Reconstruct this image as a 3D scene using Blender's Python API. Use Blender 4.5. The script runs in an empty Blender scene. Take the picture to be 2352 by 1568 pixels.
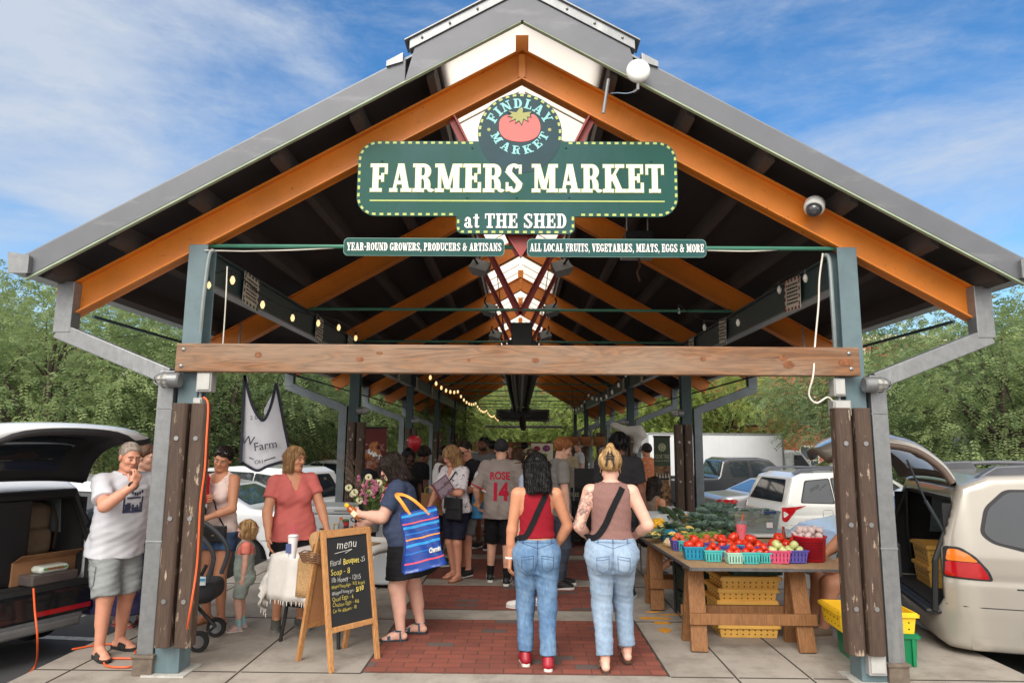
import bpy, math, random
import numpy as np
from mathutils import Vector, Matrix
from mathutils.bvhtree import BVHTree
R=math.radians
rng=random.Random(7)
scene=bpy.context.scene
COL=scene.collection
CAM_H=1.75
YAW,PITCH,ROLL=0.70,8.27,0.45
def basis():
 y,p,r=R(YAW),R(PITCH),R(ROLL)
 F=np.array([-math.sin(y)*math.cos(p),math.cos(y)*math.cos(p),math.sin(p)])
 Rt=np.array([math.cos(y),math.sin(y),0.]); U=np.cross(Rt,F)
 return Rt*math.cos(r)+U*math.sin(r), -Rt*math.sin(r)+U*math.cos(r), F
BR,BU,BF=basis()
cd=bpy.data.cameras.new('camera'); cam=bpy.data.objects.new('camera',cd); COL.objects.link(cam)
cd.lens=24.0; cd.sensor_width=36.0; cd.clip_start=0.05; cd.clip_end=2000
cam.matrix_world=Matrix(((BR[0],BU[0],-BF[0],0),(BR[1],BU[1],-BF[1],0),(BR[2],BU[2],-BF[2],CAM_H),(0,0,0,1)))
scene.camera=cam
FX=2352*24/36.
def _ray(x,y): return BF+BR*((x-1176.)/FX)-BU*((y-784.)/FX)
def G(x,y,z=0.):
 r=_ray(x,y); t=(z-CAM_H)/r[2]; return Vector((r[0]*t,r[1]*t,z))
def PD(x,y,D):
 r=_ray(x,y); t=D/r[1]; return Vector((r[0]*t,D,CAM_H+r[2]*t))
SUN_EL,SUN_AZ=R(40),R(196)     # azimuth clockwise from +Y
w=bpy.data.worlds.new('World'); scene.world=w; w.use_nodes=True
nt=w.node_tree; N=nt.nodes; Lk=nt.links
bg=N['Background']; bg.inputs['Strength'].default_value=0.105
sky=N.new('ShaderNodeTexSky'); sky.sky_type='NISHITA'; sky.sun_disc=False
sky.sun_elevation=SUN_EL; sky.sun_rotation=SUN_AZ; sky.air_density=1.0; sky.dust_density=0.6; sky.ozone_density=2.2
tc=N.new('ShaderNodeTexCoord')
def cloud(scale,st,loc,detail,rough,lo,hi):
 mp=N.new('ShaderNodeMapping'); mp.inputs['Scale'].default_value=st; mp.inputs['Location'].default_value=loc
 Lk.new(tc.outputs['Generated'],mp.inputs['Vector'])
 n=N.new('ShaderNodeTexNoise'); n.inputs['Scale'].default_value=scale; n.inputs['Detail'].default_value=detail
 n.inputs['Roughness'].default_value=rough; n.inputs['Distortion'].default_value=0.35
 Lk.new(mp.outputs[0],n.inputs['Vector'])
 r=N.new('ShaderNodeMapRange'); r.interpolation_type='SMOOTHSTEP'
 r.inputs['From Min'].default_value=lo; r.inputs['From Max'].default_value=hi
 Lk.new(n.outputs['Fac'],r.inputs['Value']); return r.outputs[0]
c1=cloud(1.45,(1.0,1.0,3.2),(3.1,0.4,1.2),9,0.62,0.41,0.76)
c2=cloud(5.0,(1.0,0.8,3.0),(0.3,2.4,0.7),10,0.68,0.46,0.86)
mx=N.new('ShaderNodeMath'); mx.operation='MULTIPLY_ADD'; mx.inputs[1].default_value=0.45
Lk.new(c2,mx.inputs[0]); Lk.new(c1,mx.inputs[2]); mx.use_clamp=True
sc_=N.new('ShaderNodeMath'); sc_.operation='MULTIPLY'; sc_.inputs[1].default_value=0.92; Lk.new(mx.outputs[0],sc_.inputs[0])
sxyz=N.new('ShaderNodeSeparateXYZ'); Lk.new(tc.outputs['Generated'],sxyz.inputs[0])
ov=N.new('ShaderNodeMapRange'); ov.interpolation_type='SMOOTHSTEP'; ov.inputs['From Min'].default_value=.50; ov.inputs['From Max'].default_value=-.05; Lk.new(sxyz.outputs['Y'],ov.inputs['Value'])  # unseen bright cloud added behind camera and at the sides to light the shed
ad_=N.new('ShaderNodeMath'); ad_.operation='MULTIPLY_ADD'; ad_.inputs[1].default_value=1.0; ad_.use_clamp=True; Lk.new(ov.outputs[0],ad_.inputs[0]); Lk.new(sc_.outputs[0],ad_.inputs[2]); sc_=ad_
mixc=N.new('ShaderNodeMix'); mixc.data_type='RGBA'
gam=N.new('ShaderNodeHueSaturation'); gam.inputs['Saturation'].default_value=1.3; gam.inputs['Value'].default_value=.82
Lk.new(sky.outputs[0],gam.inputs['Color'])
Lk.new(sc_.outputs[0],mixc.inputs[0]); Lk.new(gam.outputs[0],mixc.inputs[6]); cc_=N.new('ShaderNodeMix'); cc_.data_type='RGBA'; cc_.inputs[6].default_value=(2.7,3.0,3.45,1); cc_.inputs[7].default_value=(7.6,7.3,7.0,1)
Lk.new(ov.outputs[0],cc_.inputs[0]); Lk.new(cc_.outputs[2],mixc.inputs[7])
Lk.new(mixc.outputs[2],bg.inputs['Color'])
sd=bpy.data.lights.new('sun','SUN'); sd.energy=1.5; sd.angle=R(40); sd.color=(1,0.95,0.88)
sun=bpy.data.objects.new('sun',sd); COL.objects.link(sun)
sdir=Vector((math.sin(SUN_AZ)*math.cos(SUN_EL),math.cos(SUN_AZ)*math.cos(SUN_EL),math.sin(SUN_EL)))
sun.rotation_euler=sdir.to_track_quat('Z','Y').to_euler()
scene.view_settings.view_transform='Standard'; scene.view_settings.look='None'
scene.view_settings.exposure=1.16; scene.view_settings.gamma=1.0
try: scene.view_settings.use_curve_mapping=False
except Exception: pass
scene.cycles.max_bounces=12; scene.cycles.diffuse_bounces=8; scene.cycles.transparent_max_bounces=10
scene.cycles.sample_clamp_indirect=6.0; scene.cycles.caustics_reflective=False; scene.cycles.caustics_refractive=False
scene.cycles.use_denoising=True
def srgb(*c):
 c=[x/255. for x in c]
 return tuple((x/12.92 if x<=0.04045 else ((x+0.055)/1.055)**2.4) for x in c)
_mats={}
def M(name,col,rough=0.6,metal=0.0,var=0.12,scale=6.0,bump=0.0,bscale=None,stretch=(1,1,1),col2=None,spec=0.5,coat=0.0,detail=5,lo=0.35,hi=0.65,trans=0.0,emit=None,sss=0.0):
 if name in _mats: return _mats[name]
 m=bpy.data.materials.new(name); m.use_nodes=True; t=m.node_tree; n=t.nodes; l=t.links
 p=n['Principled BSDF']; p.inputs['Roughness'].default_value=rough; p.inputs['Metallic'].default_value=metal
 p.inputs['Specular IOR Level'].default_value=spec; p.inputs['Coat Weight'].default_value=coat; p.inputs['Coat Roughness'].default_value=0.05
 if trans: p.inputs['Transmission Weight'].default_value=trans
 if sss:
  p.inputs['Subsurface Weight'].default_value=sss; p.inputs['Subsurface Radius'].default_value=(0.012,0.005,0.003)
 if emit: p.inputs['Emission Color'].default_value=(*emit[:3],1); p.inputs['Emission Strength'].default_value=emit[3]
 tcx=n.new('ShaderNodeTexCoord'); mp=n.new('ShaderNodeMapping'); mp.inputs['Scale'].default_value=stretch
 l.new(tcx.outputs['Object'],mp.inputs['Vector'])
 nz=n.new('ShaderNodeTexNoise'); nz.inputs['Scale'].default_value=scale; nz.inputs['Detail'].default_value=detail; nz.inputs['Roughness'].default_value=0.6
 l.new(mp.outputs[0],nz.inputs['Vector'])
 mr=n.new('ShaderNodeMapRange'); mr.inputs['From Min'].default_value=lo; mr.inputs['From Max'].default_value=hi
 l.new(nz.outputs['Fac'],mr.inputs['Value'])
 mxn=n.new('ShaderNodeMix'); mxn.data_type='RGBA'
 a=tuple(min(1,max(0,c*(1-var))) for c in col); b=tuple(min(1,c*(1+var)) for c in col) if col2 is None else col2
 mxn.inputs[6].default_value=(*a,1); mxn.inputs[7].default_value=(*b,1)
 l.new(mr.outputs[0],mxn.inputs[0]); l.new(mxn.outputs[2],p.inputs['Base Color'])
 if bump:
  nb=n.new('ShaderNodeTexNoise'); nb.inputs['Scale'].default_value=bscale or scale*6; nb.inputs['Detail'].default_value=4
  l.new(mp.outputs[0],nb.inputs['Vector'])
  bp=n.new('ShaderNodeBump'); bp.inputs['Strength'].default_value=bump; bp.inputs['Distance'].default_value=0.01
  l.new(nb.outputs['Fac'],bp.inputs['Height']); l.new(bp.outputs[0],p.inputs['Normal'])
 _mats[name]=m; return m
def tint(m,col,scale,lo,hi,stretch=(1,1,1),amount=1.0,seed=0.):
 """lay wear / stains of a second colour over a material's base colour"""
 t=m.node_tree; n=t.nodes; l=t.links; p=n['Principled BSDF']
 src=p.inputs['Base Color'].links[0].from_socket
 tcx=n.new('ShaderNodeTexCoord'); mp=n.new('ShaderNodeMapping'); mp.inputs['Scale'].default_value=stretch; mp.inputs['Location'].default_value=(seed,seed*.7,seed*.3)
 l.new(tcx.outputs['Object'],mp.inputs['Vector'])
 nz=n.new('ShaderNodeTexNoise'); nz.inputs['Scale'].default_value=scale; nz.inputs['Detail'].default_value=8; nz.inputs['Roughness'].default_value=0.65
 l.new(mp.outputs[0],nz.inputs['Vector'])
 mr=n.new('ShaderNodeMapRange'); mr.inputs['From Min'].default_value=lo; mr.inputs['From Max'].default_value=hi; mr.inputs['To Max'].default_value=amount
 l.new(nz.outputs['Fac'],mr.inputs['Value'])
 mxn=n.new('ShaderNodeMix'); mxn.data_type='RGBA'; mxn.inputs[7].default_value=(*col,1)
 l.new(mr.outputs[0],mxn.inputs[0]); l.new(src,mxn.inputs[6]); l.new(mxn.outputs[2],p.inputs['Base Color'])
 return m
def wood(name,c1,c2,axis='X',scale=1.0,rough=0.7,knots=False):
 if name in _mats: return _mats[name]
 m=bpy.data.materials.new(name); m.use_nodes=True; t=m.node_tree; n=t.nodes; l=t.links; p=n['Principled BSDF']; p.inputs['Roughness'].default_value=rough
 tcx=n.new('ShaderNodeTexCoord'); mp=n.new('ShaderNodeMapping')
 k=0.09; s={'X':(k,1,1),'Y':(1,k,1),'Z':(1,1,k)}[axis]; mp.inputs['Scale'].default_value=tuple(v*scale for v in s)
 l.new(tcx.outputs['Object'],mp.inputs['Vector'])
 n1=n.new('ShaderNodeTexNoise'); n1.inputs['Scale'].default_value=9; n1.inputs['Detail'].default_value=3; n1.inputs['Distortion'].default_value=1.2 if knots else .4
 l.new(mp.outputs[0],n1.inputs['Vector'])
 mu=n.new('ShaderNodeMath'); mu.operation='MULTIPLY'; mu.inputs[1].default_value=16; l.new(n1.outputs['Fac'],mu.inputs[0])
 sn=n.new('ShaderNodeMath'); sn.operation='PINGPONG'; sn.inputs[1].default_value=1.0; l.new(mu.outputs[0],sn.inputs[0])
 n2=n.new('ShaderNodeTexNoise'); n2.inputs['Scale'].default_value=60; n2.inputs['Detail'].default_value=4; l.new(mp.outputs[0],n2.inputs['Vector'])
 ad=n.new('ShaderNodeMath'); ad.operation='MULTIPLY_ADD'; ad.inputs[1].default_value=0.5; l.new(n2.outputs['Fac'],ad.inputs[0])
 hf=n.new('ShaderNodeMath'); hf.operation='MULTIPLY'; hf.inputs[1].default_value=0.6; l.new(sn.outputs[0],hf.inputs[0]); l.new(hf.outputs[0],ad.inputs[2])
 mxn=n.new('ShaderNodeMix'); mxn.data_type='RGBA'; mxn.inputs[6].default_value=(*c1,1); mxn.inputs[7].default_value=(*c2,1)
 l.new(ad.outputs[0],mxn.inputs[0]); l.new(mxn.outputs[2],p.inputs['Base Color'])
 bp=n.new('ShaderNodeBump'); bp.inputs['Strength'].default_value=0.25; bp.inputs['Distance'].default_value=0.004; l.new(ad.outputs[0],bp.inputs['Height']); l.new(bp.outputs[0],p.inputs['Normal'])
 _mats[name]=m; return m
def leafmat(name,c,c2):
 if name in _mats: return _mats[name]
 m=bpy.data.materials.new(name); m.use_nodes=True; t=m.node_tree; n=t.nodes; l=t.links; p=n['Principled BSDF']
 tcx=n.new('ShaderNodeTexCoord'); nz=n.new('ShaderNodeTexNoise'); nz.inputs['Scale'].default_value=1.1; nz.inputs['Detail'].default_value=6; l.new(tcx.outputs['Object'],nz.inputs['Vector'])
 mr=n.new('ShaderNodeMapRange'); mr.inputs['From Min'].default_value=.35; mr.inputs['From Max'].default_value=.66; l.new(nz.outputs['Fac'],mr.inputs['Value'])
 mx=n.new('ShaderNodeMix'); mx.data_type='RGBA'; mx.inputs[6].default_value=(*c,1); mx.inputs[7].default_value=(*c2,1); l.new(mr.outputs[0],mx.inputs[0])
 p.inputs['Roughness'].default_value=.55; p.inputs['Specular IOR Level'].default_value=.3; l.new(mx.outputs[2],p.inputs['Base Color'])
 tl=n.new('ShaderNodeBsdfTranslucent'); l.new(mx.outputs[2],tl.inputs['Color']); ms=n.new('ShaderNodeMixShader'); ms.inputs[0].default_value=.45
 l.new(p.outputs[0],ms.inputs[1]); l.new(tl.outputs[0],ms.inputs[2]); l.new(ms.outputs[0],n['Material Output'].inputs['Surface']); _mats[name]=m; return m
LF1=leafmat('locust_leaf',(.14,.205,.085),(.34,.42,.17)); LF2=leafmat('dark_leaf',(.115,.175,.082),(.28,.36,.145)); LF3=leafmat('lime_leaf',(.17,.25,.07),(.40,.47,.13))
def mesh(name,v,f,smooth=False):
 me=bpy.data.meshes.new(name); v=np.asarray(v,np.float32).reshape(-1,3)
 if isinstance(f,np.ndarray) and f.ndim==2:
  k=f.shape[1]; n=len(f); me.vertices.add(len(v)); me.vertices.foreach_set('co',v.ravel())
  me.loops.add(n*k); me.polygons.add(n); me.loops.foreach_set('vertex_index',f.astype(np.int32).ravel())
  me.polygons.foreach_set('loop_start',np.arange(0,n*k,k,dtype=np.int32)); me.update(calc_edges=True)
 else: me.from_pydata([tuple(map(float,p)) for p in v],[],[tuple(int(i) for i in q) for q in f]); me.update()
 if smooth: me.polygons.foreach_set('use_smooth',[True]*len(me.polygons))
 return me
def tag(o,label=None,cat=None,group=None,kind=None):
 if label: o['label']=label
 if cat: o['category']=cat
 if group: o['group']=group
 if kind: o['kind']=kind
 return o
def link(name,me,m=None,parent=None,local=True):
 o=bpy.data.objects.new(name,me); COL.objects.link(o)
 if m is not None and me is not None and not me.materials: me.materials.append(m)
 if parent is not None:
  o.parent=parent
  if not local: o.matrix_parent_inverse=wm(parent).inverted()
 return o
def wm(o):
 b=Matrix.LocRotScale(o.location,o.rotation_euler,o.scale)
 return (wm(o.parent)@o.matrix_parent_inverse@b) if o.parent else b
def thing(name,label,cat,loc=(0,0,0),rz=0.,group=None):
 o=bpy.data.objects.new(name,None); COL.objects.link(o); o.location=loc; o.rotation_euler=(0,0,rz); o.empty_display_size=.1
 return tag(o,label,cat,group)
def kids(o): return [c for c in bpy.data.objects if c.parent==o]
def copy_tree(o,parent=None):
 c=o.copy(); COL.objects.link(c)
 if parent is not None: c.parent=parent
 for ch in list(o.children): copy_tree(ch,c)
 return c
class MB:
 def __init__(s): s.v=[]; s.f=[]
 def add(s,v,f):
  b=len(s.v); s.v+= [tuple(p) for p in v]; s.f+=[tuple(i+b for i in q) for q in f]; return s
 def box(s,x0,x1,y0,y1,z0,z1,mat=None):
  v=[(x,y,z) for z in (z0,z1) for y in (y0,y1) for x in (x0,x1)]
  if mat is not None: v=[mat@Vector(p) for p in v]
  return s.add(v,[(0,2,3,1),(4,5,7,6),(0,1,5,4),(2,6,7,3),(0,4,6,2),(1,3,7,5)])
 def cbox(s,c,d,mat=None): return s.box(c[0]-d[0]/2,c[0]+d[0]/2,c[1]-d[1]/2,c[1]+d[1]/2,c[2]-d[2]/2,c[2]+d[2]/2,mat)
 def beam(s,a,b,w,h,up=(0,0,1)):
  """rectangular bar from a to b, w across and h along up"""
  a=Vector(a); b=Vector(b); d=(b-a).normalized(); u=Vector(up); sd_=d.cross(u).normalized(); u=sd_.cross(d).normalized()
  v=[]
  for p in (a,b):
   for sx,sz in ((-1,-1),(1,-1),(1,1),(-1,1)): v.append(p+sd_*(sx*w/2)+u*(sz*h/2))
  return s.add(v,[(3,2,1,0),(4,5,6,7),(0,1,5,4),(1,2,6,5),(2,3,7,6),(3,0,4,7)])
 def tube(s,pts,r,n=8,cap=True,r2=None):
  pts=[Vector(p) for p in pts]; k=len(pts); rs=[r+(0 if r2 is None else (r2-r)*i/(k-1)) for i in range(k)] if not isinstance(r,(list,tuple)) else list(r)
  b=len(s.v); pu=None
  for i,p in enumerate(pts):
   d=(pts[min(i+1,k-1)]-pts[max(i-1,0)])
   d=d.normalized() if d.length>1e-9 else Vector((0,0,1))
   if pu is None: pu=Vector((0,0,1)) if abs(d.z)<.9 else Vector((1,0,0))
   sx=d.cross(pu).normalized(); pu=sx.cross(d).normalized()
   for j in range(n):
    a=2*math.pi*j/n; s.v.append(tuple(p+sx*(math.cos(a)*rs[i])+pu*(math.sin(a)*rs[i])))
  for i in range(k-1):
   for j in range(n):
    s.f.append((b+i*n+j,b+(i+1)*n+j,b+(i+1)*n+(j+1)%n,b+i*n+(j+1)%n))
  if cap: s.f.append(tuple(b+j for j in range(n))); s.f.append(tuple(b+(k-1)*n+j for j in reversed(range(n))))
  return s
 def lathe(s,prof,n=24,c=(0,0,0),axis='Z',sx=1.,sy=1.):
  b=len(s.v)
  for r,z in prof:
   for j in range(n):
    a=2*math.pi*j/n; p=(math.cos(a)*r*sx,math.sin(a)*r*sy,z)
    if axis=='X': p=(p[2],p[0],p[1])
    if axis=='Y': p=(p[0],p[2],p[1])
    s.v.append((p[0]+c[0],p[1]+c[1],p[2]+c[2]))
  for i in range(len(prof)-1):
   for j in range(n):
    q=(b+i*n+j,b+i*n+(j+1)%n,b+(i+1)*n+(j+1)%n,b+(i+1)*n+j)
    s.f.append(q if axis!='Y' else q[::-1])
  if prof[0][0]>1e-5: s.f.append(tuple(b+j for j in reversed(range(n))))
  if prof[-1][0]>1e-5: s.f.append(tuple(b+(len(prof)-1)*n+j for j in range(n)))
  return s
 def prism(s,poly,y0,y1,plane='XZ',off=(0,0,0)):
  """closed 2D polygon extruded between y0 and y1 along the third axis"""
  k=len(poly);
  def P(a,b_,t):
   if plane=='XZ': q=(a,t,b_)
   elif plane=='XY': q=(a,b_,t)
   else: q=(t,a,b_)
   return (q[0]+off[0],q[1]+off[1],q[2]+off[2])
  v=[P(a,b_,y0) for a,b_ in poly]+[P(a,b_,y1) for a,b_ in poly]
  f=[tuple(range(k)),tuple(range(2*k-1,k-1,-1))]+[(i+k,(i+1)%k+k,(i+1)%k,i) for i in range(k)]
  return s.add(v,f)
 def ball(s,c,r,n=10,m=7):
  r=(r,r,r) if not isinstance(r,(tuple,list)) else r
  b=len(s.v)
  s.v.append((c[0],c[1],c[2]-r[2]))
  for i in range(1,m):
   t=math.pi*i/m
   for j in range(n):
    a=2*math.pi*j/n; s.v.append((c[0]+r[0]*math.sin(t)*math.cos(a),c[1]+r[1]*math.sin(t)*math.sin(a),c[2]-r[2]*math.cos(t)))
  s.v.append((c[0],c[1],c[2]+r[2])); e=len(s.v)-1
  for j in range(n): s.f.append((b,b+1+(j+1)%n,b+1+j)); s.f.append((e,b+1+(m-2)*n+j,b+1+(m-2)*n+(j+1)%n))
  for i in range(m-2):
   for j in range(n): s.f.append((b+1+i*n+j,b+1+i*n+(j+1)%n,b+1+(i+1)*n+(j+1)%n,b+1+(i+1)*n+j))
  return s
 def build(s,name,m,parent=None,smooth=False,bevel=0.,local=True,seg=2,solid=0.):
  me=mesh(name,s.v,s.f,smooth); o=link(name,me,m,parent,local)
  if solid:
   d=o.modifiers.new('solid','SOLIDIFY'); d.thickness=solid; d.offset=0
  if bevel:
   d=o.modifiers.new('bevel','BEVEL'); d.width=bevel; d.segments=seg; d.limit_method='ANGLE'; d.angle_limit=R(40); d.use_clamp_overlap=True
  if smooth and (bevel or any(len(q)>4 for q in s.f)):
   autosmooth(me)
  return o
def autosmooth(me,ang=40):
 try: me.set_sharp_from_angle(angle=R(ang))
 except Exception: pass
def smin(a,b,k):
 h=np.clip(.5+.5*(b-a)/k,0,1); return b+(a-b)*h-k*h*(1-h)
def smax(a,b,k): return -smin(-a,-b,k)
def caps(X,Y,Z,a,b,ra,rb):
 ax,ay,az=a; dx,dy,dz=b[0]-ax,b[1]-ay,b[2]-az; L=dx*dx+dy*dy+dz*dz+1e-12
 px,py,pz=X-ax,Y-ay,Z-az; t=np.clip((px*dx+py*dy+pz*dz)/L,0,1)
 return np.sqrt((px-t*dx)**2+(py-t*dy)**2+(pz-t*dz)**2)-(ra+(rb-ra)*t)
def elli(X,Y,Z,c,r):
 k=np.sqrt(((X-c[0])/r[0])**2+((Y-c[1])/r[1])**2+((Z-c[2])/r[2])**2); return (k-1)*min(r)
def rbox(X,Y,Z,c,hw,rad):
 qx,qy,qz=np.abs(X-c[0])-hw[0]+rad,np.abs(Y-c[1])-hw[1]+rad,np.abs(Z-c[2])-hw[2]+rad
 return np.sqrt(np.maximum(qx,0)**2+np.maximum(qy,0)**2+np.maximum(qz,0)**2)+np.minimum(np.maximum(qx,np.maximum(qy,qz)),0)-rad
def poly2(A,B,pts):
 """signed distance to a closed 2D polygon"""
 d=None; s=np.ones(np.broadcast(A,B).shape); n=len(pts)
 for i in range(n):
  x0,y0=pts[i]; x1,y1=pts[i-1]; ex,ey=x1-x0,y1-y0; wx,wy=A-x0,B-y0
  t=np.clip((wx*ex+wy*ey)/(ex*ex+ey*ey+1e-12),0,1); q=(wx-ex*t)**2+(wy-ey*t)**2
  d=q if d is None else np.minimum(d,q)
  c1_=B>=y0; c2_=B<y1; c3=ex*wy>ey*wx
  fl=(c1_&c2_&c3)|(~c1_&~c2_&~c3); s=np.where(fl,-s,s)
 return s*np.sqrt(d)
def surfnet(f,lo,hi,h,it=2):
 n=[max(4,int(math.ceil((hi[i]-lo[i])/h))+1) for i in range(3)]
 ax=[lo[i]+h*np.arange(n[i]) for i in range(3)]
 X,Y,Z=np.meshgrid(*ax,indexing='ij',sparse=True); V=np.array(np.broadcast_to(f(X,Y,Z),n))
 for a in range(3):
  sl=[slice(None)]*3
  for e in (0,-1): sl[a]=e; V[tuple(sl)]=np.maximum(V[tuple(sl)],h*.05)
 s=V<0
 c=np.zeros([k-1 for k in n],np.int8)
 offs=[(i,j,k) for i in (0,1) for j in (0,1) for k in (0,1)]
 for o in offs: c+=s[o[0]:n[0]-1+o[0],o[1]:n[1]-1+o[1],o[2]:n[2]-1+o[2]]
 act=(c>0)&(c<8); I=np.argwhere(act)
 if len(I)==0: return np.zeros((0,3)),np.zeros((0,4),int)
 idx=-np.ones(act.shape,np.int64); idx[act]=np.arange(len(I))
 acc=np.zeros((len(I),3)); cnt=np.zeros(len(I))
 for a in range(3):
  e=[0,0,0]; e[a]=1
  for o in offs:
   if o[a]: continue
   va=V[I[:,0]+o[0],I[:,1]+o[1],I[:,2]+o[2]]; vb=V[I[:,0]+o[0]+e[0],I[:,1]+o[1]+e[1],I[:,2]+o[2]+e[2]]
   cr=(va<0)!=(vb<0); t=np.where(cr,va/np.where(cr,va-vb,1),0)
   for q in range(3): acc[:,q]+=np.where(cr,o[q]+t*e[q],0)
   cnt+=cr
 P=np.array(lo)+h*(I+acc/cnt[:,None])
 F=[]
 for a in range(3):
  b,d=[(1,2),(2,0),(0,1)][a]
  lo_=[slice(1,n[q]-1) for q in range(3)]; lo_[a]=slice(0,n[a]-1); hi_=list(lo_); hi_[a]=slice(1,n[a])
  s0=s[tuple(lo_)]; s1=s[tuple(hi_)]; E=np.argwhere(s0!=s1)
  if not len(E): continue
  sg=s0[tuple(E.T)]
  off=np.array([1,1,1]); off[a]=0; E=E+off
  def cell(db,dd):
   q=E.copy(); q[:,b]-=db; q[:,d]-=dd; return idx[q[:,0],q[:,1],q[:,2]]
  q=np.stack([cell(1,1),cell(0,1),cell(0,0),cell(1,0)],1)
  q[~sg]=q[~sg][:,::-1]; F.append(q)
 F=np.concatenate(F); F=F[(F>=0).all(1)]
 e=h*.25
 for _ in range(it):
  x,y,z=P.T; d=f(x,y,z)
  g=np.stack([f(x+e,y,z)-f(x-e,y,z),f(x,y+e,z)-f(x,y-e,z),f(x,y,z+e)-f(x,y,z-e)],1)/(2*e)
  P=P-(np.clip(d,-h*.4,h*.4)/np.maximum((g**2).sum(1),.3))[:,None]*g
 return P,F
def sdf_obj(name,f,lo,hi,h,m,parent=None,it=2):
 v,q=surfnet(f,lo,hi,h,it); return link(name,mesh(name,v,q,True),m,parent)
def joinvf(parts):
 V=[];F=[];b=0
 for v,f in parts:
  if len(v)==0: continue
  V.append(v);F.append(f+b);b+=len(v)
 return np.concatenate(V),np.concatenate(F)
def wob(X,Y,Z,k,seed=0.,ph=0.):
 """cheap smooth 3D noise"""
 return (np.sin(X*k*1.0+Y*k*.63+Z*k*.37+seed)+np.sin(-X*k*.52+Y*k*1.1+Z*k*.71+seed*1.7+1)+np.sin(X*k*.83-Y*k*.41+Z*k*1.27+seed*.6+2))/3.
def bez_text(s,size,extrude=.001,align='CENTER',offset=0.,shear=0.,space=1.):
 c=bpy.data.curves.new('lettering','FONT'); c.body=s; c.size=size; c.extrude=extrude; c.align_x=align; c.align_y='CENTER'; c.offset=offset; c.shear=shear; c.space_character=space; c.resolution_u=4
 o=bpy.data.objects.new('lettering',c); COL.objects.link(o)
 me=bpy.data.meshes.new_from_object(o.evaluated_get(bpy.context.evaluated_depsgraph_get()))
 bpy.data.objects.remove(o); bpy.data.curves.remove(c)
 return me
_T,_t,_S=.205,.10,.115
def _b(x0,x1,y0,y1): return ('b',x0,x1,y0,y1)
def _d(x0,y0,x1,y1,w_): return ('d',x0,y0,x1,y1,w_)
def _a(cx_,cy_,rx,ry,a0,a1,wx=_T,wy=_t): return ('a',cx_,cy_,rx,ry,a0,a1,wx,wy)
def _stem(x): return _b(x-_T/2,x+_T/2,0,1)
def _sl(x0,x1,y): return _b(x0,x1,y,y+_S)
_lo,_hi=0.,1-_S
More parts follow.
